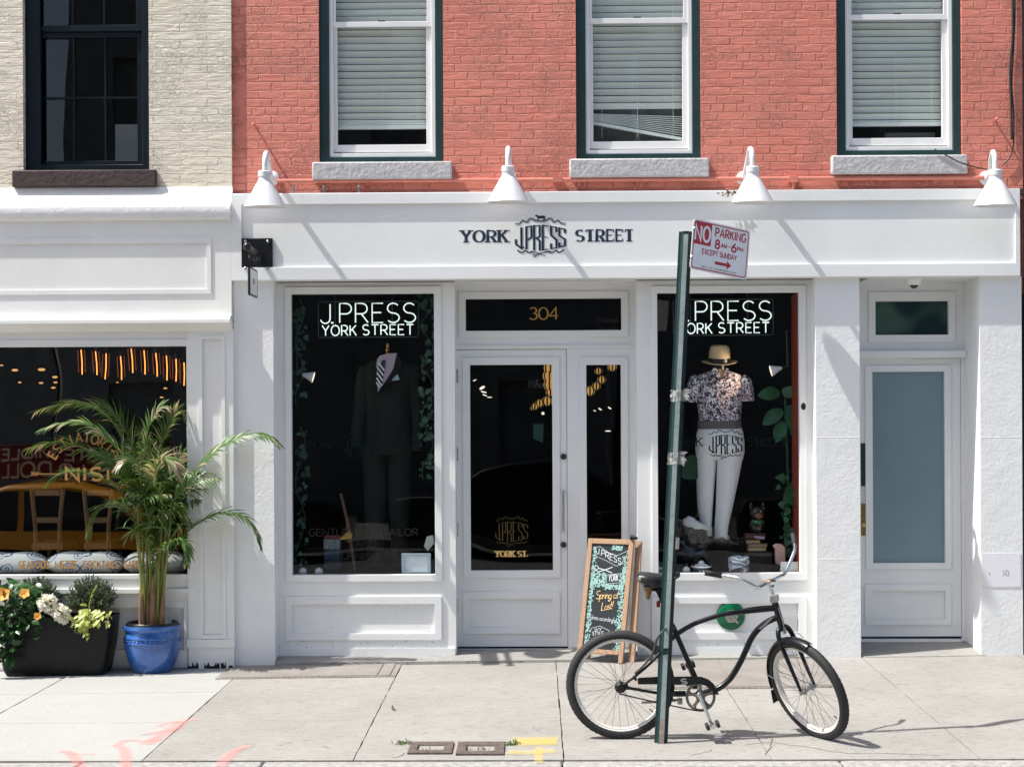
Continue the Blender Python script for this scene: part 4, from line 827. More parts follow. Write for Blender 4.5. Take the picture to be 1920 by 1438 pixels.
for k, ch in enumerate('ESTIATORIO'):
    a = rad(150 - k * 13.3); ss, wd = strokes(ch)
    for s_ in ss:
        P = []
        for u, v in s_:
            uu = (u - wd / 2) * .07; vv = (v - .5) * .075 + rr; P.append((cc[0] + vv * math.cos(a) + uu * math.sin(a), cc[1] + vv * math.sin(a) - uu * math.cos(a)))
        m.ribbon(P, .012, wallfn(Yl))
m.build('lettering', LET, rw, smooth=False)
# panelled pilaster
m = MB(); a, b = X(352, YLP, 900), X(438, YLP, 900); pz0 = Z(1212, YLP, 400); pi_ = (X(380, YLP, 900), X(416, YLP, 900), Z(1190, YLP, 400), Z(636, YLP, 400))
m.sheet(a, b, pz0, zl[1] - .045, [pi_], YLP, .012); m.quad(*[Vector((x, YLP + .012, z)) for x, z in ((pi_[0], pi_[2]), (pi_[1], pi_[2]), (pi_[1], pi_[3]), (pi_[0], pi_[3]))])
for x in (a, b): m.quad(*[Vector(p) for p in ((x, YLP, pz0), (x, .05, pz0), (x, .05, zl[1] - .045), (x, YLP, zl[1] - .045))])
m.ring((pi_[0] - .03, pi_[1] + .03, pi_[2] - .03, pi_[3] + .03), pi_, YLP - .008, YLP + .001)
m.box(a - .01, b + .004, YLP - .016, .0, Z(1213, YLP, 400), Z(1198, YLP, 400)); m.box(a + .002, b - .002, YLP - .004, .0, zf(b) - .03, Z(1213, YLP, 400)); m.build('pilaster', WHITE2, lb)
m = MB()                                           # paint flaked away to black wood at the foot
for c0, c1 in ((352, 372), (383, 412), (414, 424), (428, 437)):
    P = [(c0, 1250)]; x = c0
    while x < c1: P.append((x, 1246 - rnd.random() ** 2 * 11)); x += rnd.uniform(1, 4)
    P.append((c1, 1250)); m.prism([(at(*p, YLP - .006).x, at(*p, YLP - .006).z - .012) for p in P], YLP - .006, YLP - .002)
m.build('flaked_paint', mat('bare_dark_wood', (.008, .012, .014), .9), lb, smooth=False)
# dining room
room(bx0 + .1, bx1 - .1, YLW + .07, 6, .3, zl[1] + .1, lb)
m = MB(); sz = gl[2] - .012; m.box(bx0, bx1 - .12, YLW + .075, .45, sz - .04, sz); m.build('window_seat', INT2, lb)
FIL = mat('hot_filament', (1, .30, .055), .5, emit=1.5); BULB = mat('dim_bulb_glow', (.9, .28, .06), .5, emit=.045)
for k, (px, y0, y1, px2) in enumerate(((152, 656, 702, 154), (179, 659, 703, 182), (199, 663, 711, 197), (226, 668, 712, 228), (246, 654, 699, 249), (270, 657, 702, 272), (292, 662, 706, 295), (312, 667, 713, 313), (330, 673, 715, 330), (345, 680, 723, 345))):
    Y = .9 + (k % 3) * .25; A, B = at(px, y0, Y), at(px2, y1, Y); A.z += 0
    t = thing('filament_lamp', ('tube filament bulb glowing orange in the restaurant window, %s of the ten' % ['leftmost', 'second from left', 'third from left', 'fourth from left', 'fifth from left', 'sixth from left', 'seventh from left', 'eighth from left', 'second from right', 'rightmost'][k]), 'hanging lamp', B - Vector((0, 0, .03)), 'filament lamps in the restaurant')
    m = MB(); m.tube([A, (A + B) / 2 + Vector((.004, 0, 0)), B], .0045, 8); m.build('filament', FIL, t)
    m = MB(); m.tube([A + Vector((.03, 0, .0)), B + Vector((.03, 0, .02))], .0025, 6); m.tube([A + Vector((-.03, 0, 0)), B + Vector((-.03, 0, .02))], .0025, 6); m.build('bulb', BULB, t)
    m = MB(); m.tube([A, A + Vector((0, 0, .3))], .004, 6); m.lathe([(.012, 0), (.02, .02), (.02, .06), (.008, .08)], Matrix.Translation(A + Vector((0, 0, .005))), 10); m.build('socket', BLACK, t)
for k, (px, py, r) in enumerate(((28, 694, .035), (78, 693, .04), (37, 717, .02), (77, 718, .025), (103, 707, .03), (104, 717, .022), (100, 727, .025), (3, 685, .02), (310, 728, .022), (303, 745, .02), (220, 717, .014))):
    Y = 2.4; q = at(px, py, Y); m = MB(); m.ball(q, r * .7, 12, 1.3, 1, .5); o = m.build('ceiling_lamp', mat('small_warm_lamp', (1, .5, .17), .5, emit=.45))
    tag(o, 'small warm lamp glowing deep inside the dark restaurant', 'lamp', 'small lamps deep in the restaurant')
def chair(px0, px1, lbl, Y):
    z_ = lambda py: Z(py, Y, px0); a, b = X(px0, Y, 950), X(px1, Y, 950); c = thing('wooden_chair', lbl, 'chair', ((a + b) / 2, Y, .32), 'wooden chairs behind the restaurant window')
    for sx, o_ in ((a, -.03), (b, .03)):
        m = MB(); m.tube([(sx + o_, Y, z_(918)), (sx + .0, Y, z_(985)), (sx - o_ * .6, Y - .02, .32)], .02, 6); m.build('leg', WOODC, c)
        m = MB(); m.tube([(sx, Y + .42, z_(1030)), (sx, Y + .42, .32)], .018, 6); m.build('leg', WOODC, c)
    for py in (924, 975): m = MB(); m.box(a, b, Y - .01, Y + .012, z_(py + 5), z_(py - 5)); m.build('back_rail', WOODC, c)
    m = MB(); m.box(a - .03, b + .03, Y - .02, Y + .45, z_(1030), z_(1018)); m.build('seat', WOODC, c, bevel=.006)
chair(66, 112, 'left wooden chair seen through the restaurant window', 1.0); chair(164, 204, 'right wooden chair behind the palm in the restaurant window', 1.0)
# cushions with blue shells
def shell_mat():
    s = NT('shell_print'); v = s.mapping(); s.b.inputs['Roughness'].default_value = .85
    vo = s.n('TexVoronoi'); vo.inputs['Scale'].default_value = 8.5; s.l(v, vo.inputs[0]); d = vo.outputs['Distance']
    w_ = s.math('SINE', s.math('MULTIPLY', s.math('ADD', d, s.math('MULTIPLY', s.noise(v, 9, 3).outputs[0], .35)), 34)); msk = s.ramp(d, [(.50, (1, 1, 1)), (.55, (0, 0, 0))])
    f = s.math('MULTIPLY', s.ramp(w_, [(.35, (0, 0, 0)), (.65, (1, 1, 1))]), msk)
    s.l(s.ramp(f, [(0, (.78, .78, .75)), (1, (.04, .13, .36))]), s.b.inputs['Base Color']); return s.m
SHELL = shell_mat()
for k, (a, b, l_) in enumerate(((-60, 87, 'shell print cushion at the left edge of the restaurant window seat'), (92, 231, 'shell print cushion in the middle of the restaurant window, above the flower box'), (235, 350, 'shell print cushion behind the palm stems'))):
    Y = .13; x0, x1 = X(a, Y, 1055), X(b, Y, 1055); zc_ = Z(1056, Y, 160); rs = []
    for t in range(13):
        f = t / 12; e = (1 - abs(2 * f - 1) ** 6) ** .5 if 0 < f < 1 else .45; e = max(.5, e); rs.append([Vector((x0 + (x1 - x0) * f, Y + .10 * e * math.cos(q), max(sz + .001, zc_ + .095 * e * math.sin(q) + .006 * math.sin(3 * q + t)))) for q in [2 * math.pi * j / 18 for j in range(18)]])
    m = MB(); m.rings(rs); tag(m.build('cushion', SHELL, ang=60), l_, 'cushion', 'shell cushions on the window seat')
# ================================================================== across the street (only ever seen reflected)
OPP = mat('opposite_brick', (.20, .205, .205), .9, var=.3, vscale=3)
for x0, x1, h, nm in ((-9.5, 2, 12.5, 'dark brick'), (2.1, 14, 11, 'brown brick'), (-24, -9.6, 7.2, 'low brick')):
    o = thing('apartment_building', '%s apartment building across the street' % nm, 'building', ((x0 + x1) / 2, -20.5, 0))
    hs = []; x = x0 + 1
    while x < x1 - 1.5: hs += [(x, x + 1.1, z, z + 1.8) for z in (1, 4.4, 7.6) if z + 2 < h]; x += 2.6
    m = MB(); m.sheet(x0, x1, -.1, h, hs, -20, -.15); m.quad(*[Vector(p) for p in ((x0, -20.2, -.1), (x1, -20.2, -.1), (x1, -20.2, h), (x0, -20.2, h))]); m.quad(*[Vector(p) for p in ((x0, -20, h), (x1, -20, h), (x1, -28, h), (x0, -28, h))]); m.build('wall', OPP, o)
# cars: one mirrored in the restaurant window, dark ones added opposite to block bright road in the glass
def car(nm, lbl, cat, ox, oy, paint_m, dark_side=True):
    t = thing(nm, lbl, cat, (-5.35 + ox, -4.9 + oy, -.15)); D = Vector((ox, oy, 0))
    prof = [(-7.5, .15), (-7.55, .5), (-7.4, .78), (-6.75, .84), (-6.2, 1.22), (-5.6, 1.36), (-4.9, 1.36), (-4.5, 1.24), (-3.95, .84), (-3.3, .74), (-3.15, .5), (-3.2, .12)]
    m = MB(); m.rings([[D + Vector((x, y + (0.13 * (y < -5) - .13 * (y > -5)) * max(0, (z - .84) / .5), .1 + (z - .1) * (1 if k == 1 else .985))) for x, z in prof] for y, k in ((-5.72, .9), (-5.66, 1), (-4.14, 1), (-4.08, .9))]); m.build('body', paint_m, t, ang=25, bevel=.03)
    for y, s_ in ((-4.075, 1), (-5.725, -1)):
        for P in (((-6.62, .86), (-6.12, 1.2), (-5.6, 1.29), (-5.45, 1.29), (-5.45, .86)), ((-5.38, .86), (-5.38, 1.29), (-4.95, 1.29), (-4.6, 1.2), (-4.12, .86))): m = MB(); m.gprism([D + Vector((x, y - s_ * .125 * max(0, (z - .84) / .5), z)) for x, z in P], Vector((0, s_, 0)), .006); m.build('side_window', mat('car_glass', (.01, .012, .014), .05), t)
    if dark_side: m = MB(); m.box(-7.3 + ox, -3.35 + ox, -4.2 + oy, -4.062 + oy, .1, .66); m.build('added_dark_panel', MATS['dark_interior'], t, bevel=.01)  # added dark panel, keeps the lower taxi side dark in the window reflection
    for x in (-6.6, -4.1):
        for y in (-4.16, -5.64): m = MB(); m.lathe([(.001, .09), (.2, .1), (.3, .09), (.33, .05), (.33, -.05), (.3, -.09), (.001, -.09)], Matrix.Translation(D + Vector((x, y, .18))) @ Matrix.Rotation(rad(90), 4, 'X'), 28); m.build('wheel', RUBBER, t)
    return t
tx = car('taxi', 'yellow taxi with a roof advertisement parked at the kerb', 'taxi', 0, 0, mat('taxi_paint', (.85, .36, .02), .3, coat=.7))
for k, (x_, c_, l_) in enumerate(((.2, (.012, .014, .018), 'black'), (5.3, (.016, .02, .035), 'navy blue'), (10.6, (.02, .022, .022), 'charcoal grey'), (-5.0, (.03, .012, .012), 'dark maroon'))): car('added_parked_car', '%s car parked across the street, added to darken the window reflections' % l_, 'car', x_, -7.6, mat(l_.replace(' ', '_') + '_car_paint', c_, .3, coat=.5), False)
m = MB(); m.gprism([Vector((x, -4.72, z)) for x, z in ((-6.3, 1.4), (-4.42, 1.4), (-4.46, 1.74), (-6.0, 1.74))], Vector((0, -.3, 0)), 1); ad = m.build('roof_sign', mat('ad_red', (.16, .012, .02), .4), tx)
m = MB()
fa = lambda u, v: Vector((-u, -4.715, v))
for t, a, b, c, e in (('BETTE MIDLER', 4.45, 6.0, 1.585, 1.70), ('HELLO DOLLY!', 4.5, 6.05, 1.425, 1.545)):
    for s_ in fit(t, a, b, c, e): m.ribbon(s_, .025, fa)
m.build('lettering', mat('ad_white', (.7, .7, .7), .5), ad, smooth=False)

sp = thing('sign_post', 'street post with a parking sign across the street', 'post', (1.36, -16.4, 0)); m = MB(); m.tube([(1.36, -16.42, 0), (1.36, -16.42, 4.0)], .03, 8); m.build('post', MATS['dull_steel'], sp)
m = MB(); m.box(1.12, 1.6, -16.38, -16.376, 3.3, 3.95); o = m.build('sign_plate', mat('plain_sign_white', (.62, .62, .62), .5), sp); m = MB()
for s_ in fit('PARKING', -1.56, -1.16, 3.74, 3.87): m.ribbon(s_, .02, lambda u, v: Vector((-u, -16.37, v)))
m.build('lettering', BLACK, o, smooth=False)
# ================================================================== lamps on the facade
def lamp(px, py, ex):
    Y = -.38; c = at(px, py, Y); zc_ = c.z; s_ = 13.12 / F
    names = {497: 'white barn lamp at the far left, above the black bracket plate', 953: 'white barn lamp above the painted YORK lettering', 1411: 'white barn lamp above the no parking sign', 1866: 'white barn lamp at the far right, beside the cables'}
    t = thing('wall_lamp', names[px], 'wall lamp', (c.x, 0, zc_), 'white barn lamps over the fascia')
    T = Matrix.Translation(c) @ Matrix.Rotation(rad(3), 4, 'X')
    zt = 45 * s_
    m = MB(); m.lathe([(.162, -.003), (.167, 0), (.165, .004), (.062, zt), (.052, zt + .012), (.050, zt + .02)], T, 40); m.lathe([(.161, -.002), (.158, .004), (.055, zt - .002)], T, 40); m.build('shade', LAMPW, t, ang=50)
    m = MB(); m.lathe([(.050, zt + .018), (.047, zt + .045), (.052, zt + .048), (.052, zt + .085), (.045, zt + .093), (.018, zt + .095)], T, 24); m.build('collar', LAMPW, t)
    e = at(ex, 335, 0); top = at(px, py - 100, -.3)
    m = MB(); m.tube(smooth_path([(c.x, Y, zc_ + zt + .09), (c.x, Y + .005, zc_ + zt + .18), (c.x + (e.x - c.x) * .1, Y + .05, top.z - .01), (c.x + (e.x - c.x) * .3, Y + .11, top.z), (c.x + (e.x - c.x) * .5, Y + .18, top.z - .05), (e.x, -.12, e.z + .05), (e.x, -.06, e.z + .004), (e.x, 0, e.z)], 6), .021, 12); m.build('arm', LAMPW, t)
    m = MB(); m.lathe([(.001, .024), (.045, .022), (.06, .012), (.062, 0)], Matrix.Translation(e) @ Matrix.Rotation(rad(90), 4, 'X'), 24); m.build('wall_plate', LAMPW, t)
    m = MB(); m.ball(c + Vector((0, 0, .045)), .04, 14); m.build('bulb', mat('frosted_bulb', (.75, .62, .45), .4), t)
for a in ((497, 388, 510), (953, 379, 955), (1411, 380, 1395), (1866, 386, 1850)): lamp(*a)
# projecting sign on the black plate
q = at(482, 478, YFP); bs = thing('blade_sign', 'black square plate with bracket and a small sign hung edge on', 'sign', (q.x, YFP, q.z - .2))
m = MB(); m.pbox((452, 447, 511, 510), YFP - .022, YFP - .001); m.build('plate', BLACK, bs, bevel=.003)
for px, py in ((460, 453), (502, 453), (460, 503), (502, 503)): m = MB(); m.ball(at(px, py, YFP - .024), .013, 10, 1, .6, 1); m.build('bolt', STEEL, bs)
a0 = at(487, 479, YFP); a1 = Vector((a0.x, -.68, a0.z + .01))
m = MB(); m.tube([a0, a1], .022, 12); m.ball(a1, .034, 12); m.box(a0.x - .06, a0.x - .03, -.2, -.17, a0.z + .03, a0.z + .06); m.gprism([at(*p, -.2) for p in ((470, 474), (473, 480), (480, 466), (484, 459), (478, 460))], Vector((0, 1, 0)), .012); m.tube([at(484, 489, -.22), at(486, 477, -.22)], .016, 8); m.build('bracket', BLACK, bs)
sx = a0.x; m = MB(); sz1, sz0 = Z(505, -.45, 475), Z(554, -.45, 475); m.rings([[Vector((x, y, z)) for y, z in ((-.6, sz0), (-.27, sz0), (-.27, sz1), (-.6, sz1))] for x in (sx - .008, sx + .008)]); pnl = m.build('sign_panel', mat('sign_white', (.75, .75, .75), .4), bs)
m = MB()
for y, z in ((-.602, 0), (-.268, 0)): m.tube([(sx, y, sz0), (sx, y, sz1)], .011, 6)
m.tube([(sx, -.6, sz0), (sx, -.27, sz0)], .011, 6); m.tube([(sx, -.6, sz1), (sx, -.27, sz1)], .011, 6); m.box(sx + .0085, sx + .0095, -.46, -.40, sz0 + .09, sz0 + .13); m.build('sign_frame', BLACK, bs)
m = MB()
for y in (-.32, -.55):
    for k in range(3): m.tube([(sx + .012 * math.cos(a), y + (.012 * math.sin(a) if k % 2 else 0), a0.z - .03 - k * .022 + (.014 * math.sin(a))) for a in [2 * math.pi * j / 8 for j in range(8)]], .003, 5, loop=True)
m.build('chain', BLACK, bs)
# ================================================================== shop window displays
NEON = mat('neon_tube', (.88, 1, .93), .4, emit=.36); TRACE = mat('acrylic_edge', (.06, .075, .08), .3)
def neon(ox, lb, hide=False):
    Y = .24; t = thing('neon_sign', lb, 'neon sign', at(690 + ox, 634, Y), 'neon shop signs'); xx = lambda a: X(a + ox, Y, 600); zz = lambda b: Z(b, Y, 690)
    for (tx, a, b, c, e, sp) in (('J', 601, 619, 606, 570, .2), ('PRESS', 637, 779, 605, 569, .2), ('YORK', 604, 668, 629, 610, .22), ('STREET', 680, 775, 628, 609, .24)):
        for s_ in fit(tx, xx(a), xx(b), zz(c), zz(e), sp, .3):
            m = MB(); m.tube([(u, Y, v) for u, v in s_],   .0056 if e < 600 else .0052, 7); m.build('tube', NEON, t)
    m = MB(); m.tube([(xx(621), Y, zz(605)), (xx(625), Y, zz(605))], .008, 6); m.build('tube', NEON, t)
    m = MB(); o = [(xx(a), zz(b)) for a, b in ((600, 565), (780, 565), (784, 568), (784, 629), (780, 632), (600, 632), (596, 629), (596, 568))]; m.tube([(u, Y + .03, v) for u, v in o], .004, 5, loop=True)
    for a in (628, 735): m.tube([(xx(a), Y + .03, zz(565)), (xx(a), Y + .03, zz(540))], .002, 5); m.tube([(xx(a), Y + .02, zz(565)), (xx(a), Y + .02, zz(632))], .003, 5)
    m.build('backing', TRACE, t)
neon(0, 'white neon J.PRESS YORK STREET sign above the dark suit'); neon(667, 'white neon J.PRESS YORK STREET sign above the straw hat')
def ell(px, py, hw, dy, Y, n=20, p=2.0):
    c = at(px, py, Y); s_ = (Y + 13.5) / F; f = lambda a: abs(a) ** (2 / p) * (1 if a >= 0 else -1)
    return [Vector((c.x + hw * s_ * f(math.cos(a)), Y + dy * f(math.sin(a)), c.z)) for a in [2 * math.pi * k / n for k in range(n)]]
SUIT = mat('dark_suit_cloth', (.014, .017, .015), .9, spec=.08, var=.15, vscale=90); SHADE = mat('lavender_shirt', (.42, .33, .42), .8)
Ym = .55; mq = thing('mannequin', 'headless mannequin in a dark suit with striped tie and white pocket square', 'mannequin', at(728, 1060, Ym))
m = MB(); m.rings([ell(728, y, w_, d, Ym, 24) for y, w_, d in ((668, 17, .07), (674, 26, .08), (682, 40, .10), (690, 47, .115), (705, 49, .125), (730, 47, .13), (770, 43, .12), (800, 42, .115), (830, 45, .13), (852, 48, .135))]); m.build('jacket', SUIT, mq, ang=60)
for sg, P in ((-1, ((686, 690), (680, 715), (674, 760), (669, 800), (667, 838))), (1, ((770, 690), (777, 715), (782, 760), (784, 800), (783, 845)))):
    m = MB(); m.tube(smooth_path([at(a, b, Ym - .02 * i) for i, (a, b) in enumerate(P)], 4), [.06 - .018 * k / 16 for k in range(17)], 12); m.build('sleeve', SUIT, mq, ang=60)
for a, b in ((712, 706), (744, 750)): m = MB(); m.rings([ell((a + b) / 2 - (6 if a < 720 else -2), y, w_, .09, Ym, 16) for y, w_ in ((845, 24), (880, 22), (960, 19), (1030, 16), (1058, 15))]); m.build('trouser_leg', SUIT, mq, ang=60)
fy = Ym - .145
m = MB(); m.gprism([at(*p, fy) for p in ((712, 667), (728, 663), (744, 662), (738, 690), (722, 716), (708, 735), (706, 700))], Vector((0, 1, 0)), .03); m.build('shirt', SHADE, mq)
m = MB(); m.gprism([at(*p, fy - .012) for p in ((717, 675), (723, 676), (720, 700), (714, 733), (705, 712), (709, 690))], Vector((0, 1, 0)), .01); tie = m.build('tie', mat('navy_tie', (.008, .01, .02), .6), mq)
m = MB()
for k in range(5):
    y = 681 + k * 9.5; m.ribbon([(at(709.5 - k * 1.1, y - 1, fy).x, at(709, y - 1, fy).z), (at(721 - k * 1.6, y + 14, fy).x, at(720, y + 14, fy).z)] if k < 4 else [(at(706, y - 2, fy).x, at(706, y - 2, fy).z), (at(713, y + 8, fy).x, at(713, y + 8, fy).z)], .012, wallfn(fy - .0135))
m.build('stripes', mat('tie_white', (.75, .75, .75), .6), tie, smooth=False)
m = MB(); m.gprism([at(*p, fy - .004) for p in ((712, 667), (719, 676), (709, 690), (705, 690), (707, 674))], Vector((0, 1, 0)), .008); m.gprism([at(*p, fy - .004) for p in ((744, 662), (738, 682), (731, 690), (723, 677), (735, 668))], Vector((0, 1, 0)), .008); m.build('collar', SHADE, mq)
m = MB(); m.gprism([at(*p, fy - .006) for p in ((746, 664), (752, 676), (752, 690), (735, 712), (718, 740), (726, 712), (740, 688))], Vector((0, 1, 0)), .012); m.gprism([at(*p, fy - .006) for p in ((706, 668), (700, 690), (702, 716), (708, 738), (704, 700))], Vector((0, 1, 0)), .012); m.build('lapel', mat('suit_lapel', (.011, .014, .0125), .9, spec=.08), mq)
m = MB(); m.gprism([at(*p, Ym - .135) for p in ((734, 708), (737, 702), (741, 705), (746, 702), (749, 712), (735, 714))], Vector((0, 1, 0)), .01); m.build('pocket_square', mat('pocket_silk', (.42, .55, .68), .6, var=.5, vscale=60), mq)
m = MB(); m.lathe([(.001, 0), (.02, .0), (.022, .02), (.014, .03), (.02, .04), (.022, .055), (.012, .065), (.017, .078), (.014, .1), (.001, .104)], Matrix.Translation(at(727, 667, Ym)), 14); m.build('neck_finial', BRASS, mq)
def print_mat():
    s = NT('leaf_print_cotton'); v = s.mapping(); s.b.inputs['Roughness'].default_value = .85
    wv = s.n('VectorMath', operation='MULTIPLY_ADD'); s.l(s.noise(v, 13, 2).outputs[1], wv.inputs[0]); wv.inputs[1].default_value = (.16, .16, .16); s.l(v, wv.inputs[2])
    a = s.n('TexVoronoi', feature='DISTANCE_TO_EDGE'); a.inputs['Scale'].default_value = 19; s.l(wv.outputs[0], a.inputs[0])
    b = s.n('TexWave', bands_direction='DIAGONAL'); b.inputs['Scale'].default_value = 11; b.inputs['Distortion'].default_value = 9; b.inputs['Detail'].default_value = 1.5; b.inputs['Detail Scale'].default_value = 2.5; s.l(wv.outputs[0], b.inputs[0])
    f = s.math('MAXIMUM', s.ramp(b.outputs['Fac'], [(.70, (0, 0, 0)), (.76, (1, 1, 1))]), s.ramp(a.outputs[0], [(.05, (1, 1, 1)), (.08, (0, 0, 0))]))
    base_ = s.ramp(s.noise(v, 10, 2).outputs[0], [(.42, (.86, .82, .90)), (.62, (.80, .60, .64))])
    mx = s.n('Mix', data_type='RGBA'); s.l(f, mx.inputs[0]); s.l(base_, mx.inputs[6]); mx.inputs[7].default_value = (.03, .03, .045, 1); s.l(mx.outputs[2], s.b.inputs['Base Color']); return s.m
PRINT = print_mat(); LINEN = mat('white_linen', (.82, .80, .80), .85, var=.05, vscale=20, bump=.012, bscale=9, vec=(2.2, 1, .45))
Yr = .55; mr = thing('mannequin', 'mannequin in a leaf print shirt, plaited belt and white trousers', 'mannequin', at(1350, 1018, Yr))
m = MB(); m.rings([ell(1349 + o, y, w_, d, Yr, 26) for y, w_, d, o in ((694, 14, .06, 0), (698, 26, .085, 0), (703, 40, .10, 0), (710, 46, .115, 0), (725, 46, .125, 0), (750, 43, .125, 0), (775, 40, .12, 1), (790, 39, .12, 1))]); m.build('shirt', PRINT, mr, ang=60)
for P, dd in ((((1309, 708), (1302, 718), (1298, 735), (1296, 754)), -1), (((1389, 708), (1397, 718), (1401, 735), (1402, 752)), 1)): m = MB(); m.tube(smooth_path([at(a, b, Yr - .02) for a, b in P], 4), [.035, .047, .053, .056, .057, .057, .057, .056, .056, .056, .055, .055, .055], 14); m.build('sleeve', PRINT, mr, ang=60)
fy = Yr - .13
m = MB(); m.gprism([at(*p, fy) for p in ((1346, 692), (1362, 692), (1356, 704), (1353, 712), (1349, 703))], Vector((0, 1, 0)), .05); m.build('chest', mat('tan_form', (.42, .24, .11), .7), mr)
m = MB(); m.gprism([at(*p, fy - .012) for p in ((1338, 690), (1347, 692), (1352, 712), (1340, 704), (1333, 697))], Vector((0, 1, 0)), .012); m.gprism([at(*p, fy - .012) for p in ((1362, 690), (1368, 694), (1367, 706), (1353, 712), (1359, 700))], Vector((0, 1, 0)), .012); m.build('collar', PRINT, mr)
m = MB(); m.tube([at(1349, 697, Yr), at(1349, 676, Yr)], .055, 14); m.build('neck', BLACK, mr)
def belt_mat():
    s = NT('plaited_leather'); v = s.mapping(); sep = s.n('SeparateXYZ'); s.l(v, sep.inputs[0]); a = s.math('SINE', s.math('MULTIPLY', s.math('ADD', sep.outputs[0], sep.outputs[2]), 210)); b = s.math('SINE', s.math('MULTIPLY', s.math('SUBTRACT', sep.outputs[0], sep.outputs[2]), 210))
    s.l(s.ramp(s.math('MULTIPLY', a, b), [(.05, (.018, .016, .018)), (.35, (.34, .30, .30))]), s.b.inputs['Base Color']); return s.m
m = MB(); m.rings([ell(1349, y, w_, .13, Yr, 26) for y, w_ in ((789, 41), (797, 41.5), (804, 41.5))]); m.build('belt', belt_mat(), mr, ang=60)
m = MB(); m.rings([ell(1350, y, w_, d, Yr, 28) for y, w_, d in ((803, 41, .125), (812, 44, .14), (830, 46, .15), (848, 46, .145), (862, 43, .10))]); m.build('trousers', LINEN, mr, ang=60)
m = MB(); m.rings([ell(x, y, w_, d, Yr, 20) for x, y, w_, d in ((1326, 835, 21, .13), (1324, 862, 19.5, .12), (1323, 900, 17.5, .1), (1322, 950, 14.5, .085), (1324, 985, 10.5, .075), (1326, 1004, 9.5, .07))]); m.build('trouser_leg', LINEN, mr, ang=60)
m = MB(); m.rings([ell(x, y, w_, d, Yr - .04, 20) for x, y, w_, d in ((1372, 835, 23.5, .13), (1368, 862, 24, .12), (1364, 900, 20.5, .1), (1358, 950, 16, .085), (1353, 985, 13, .075), (1352, 1002, 12, .07), (1353, 1007, 15, .075), (1353, 1011, 14, .07))]); m.build('trouser_leg', LINEN, mr, ang=60)
for px in (1327, 1353): m = MB(); m.ball(at(px, 1014, Yr - .12), .05, 14, .9, 2.2, .55); m.build('shoe', mat('shoe_leather', (.02, .012, .01), .3), mr)
c = at(1349, 684, Yr); STRAW = mat('straw', (.72, .52, .30), .7, var=.1, vscale=60); s_ = (Yr + 13.5) / F
ht = thing('straw_hat', 'cream straw hat with a black band on the mannequin in the print shirt', 'hat', c)
T = Matrix.Translation(c) @ Matrix.Rotation(rad(9), 4, 'X')
m = MB(); rs = []
for r, z in ((33.5, 3.5), (34, 4.2), (31, 3), (25, 3.5), (20.5, 5)): rs.append([T @ Vector((r * s_ * math.cos(a), r * s_ * 1.05 * math.sin(a), z * s_ + .012 * abs(math.cos(a)) ** 2 * (r > 24))) for a in [2 * math.pi * k / 32 for k in range(32)]])
m.rings(rs, cap=False); m.build('brim', STRAW, ht, ang=70)
m = MB(); rs = []
for r, z, pn in ((21, 4, 0), (20.5, 14, 0), (19.5, 24, .1), (18, 32, .25), (14, 36, .2), (8, 34, 0), (2, 31, 0)): rs.append([T @ Vector((r * s_ * math.cos(a), r * s_ * 1.1 * math.sin(a) * (1 - pn * max(0, -math.sin(a))), z * s_)) for a in [2 * math.pi * k / 32 for k in range(32)]])
m.rings(rs); m.build('crown', STRAW, ht, ang=70)
m = MB(); m.rings([[T @ Vector((r * s_ * math.cos(a), r * s_ * 1.1 * math.sin(a), z * s_)) for a in [2 * math.pi * k / 32 for k in range(32)]] for r, z in ((21.6, 4.4), (21.2, 13.5))], cap=False); m.build('hat_band', BLACK, ht, ang=70)
# clip-on spot lamps, lit
for px, py, sg, lb in ((1455, 693, 1, 'white spot lamp clipped at the right of the print shirt window'), (578, 705, -1, 'white spot lamp clipped at the left of the dark suit window')):
    q = at(px, py, .3); t = thing('spot_lamp', lb, 'lamp', q); T = Matrix.Translation(q) @ Matrix.Rotation(rad(sg * 75), 4, 'Y')
    m = MB(); m.lathe([(.012, .05), (.02, .03), (.024, .015), (.045, -.035), (.047, -.045)], T, 18); m.build('reflector', LAMPW, t)
    m = MB(); m.lathe([(.001, -.043), (.044, -.044)], T, 18); m.build('lens', mat('lit_lens', (1, .85, .62), .4, emit=.6), t)
    m = MB(); m.tube([T @ Vector((0, 0, .05)), T @ Vector((0, 0, .1)), T @ Vector((0, 0, .1)) + Vector((0, .05, .3))], .008, 6); m.build('stem', BLACK, t)
    ld = bpy.data.lights.new('spot', 'SPOT'); lo = bpy.data.objects.new('spot_light', ld); sc.collection.objects.link(lo); ld.energy = 4.5 if sg > 0 else .7; ld.spot_size = rad(75); ld.spot_blend = .6; ld.color = (1, .75, .5); ld.shadow_soft_size = .03
    lo.parent = t; lo.matrix_parent_inverse = Matrix.Translation(-q); lo.location = q + Vector((-sg * .06, 0, 0)); tgt = at(1352 if sg > 0 else 730, 705, .38); lo.rotation_euler = (tgt - lo.location).to_track_quat('-Z', 'Y').to_euler()
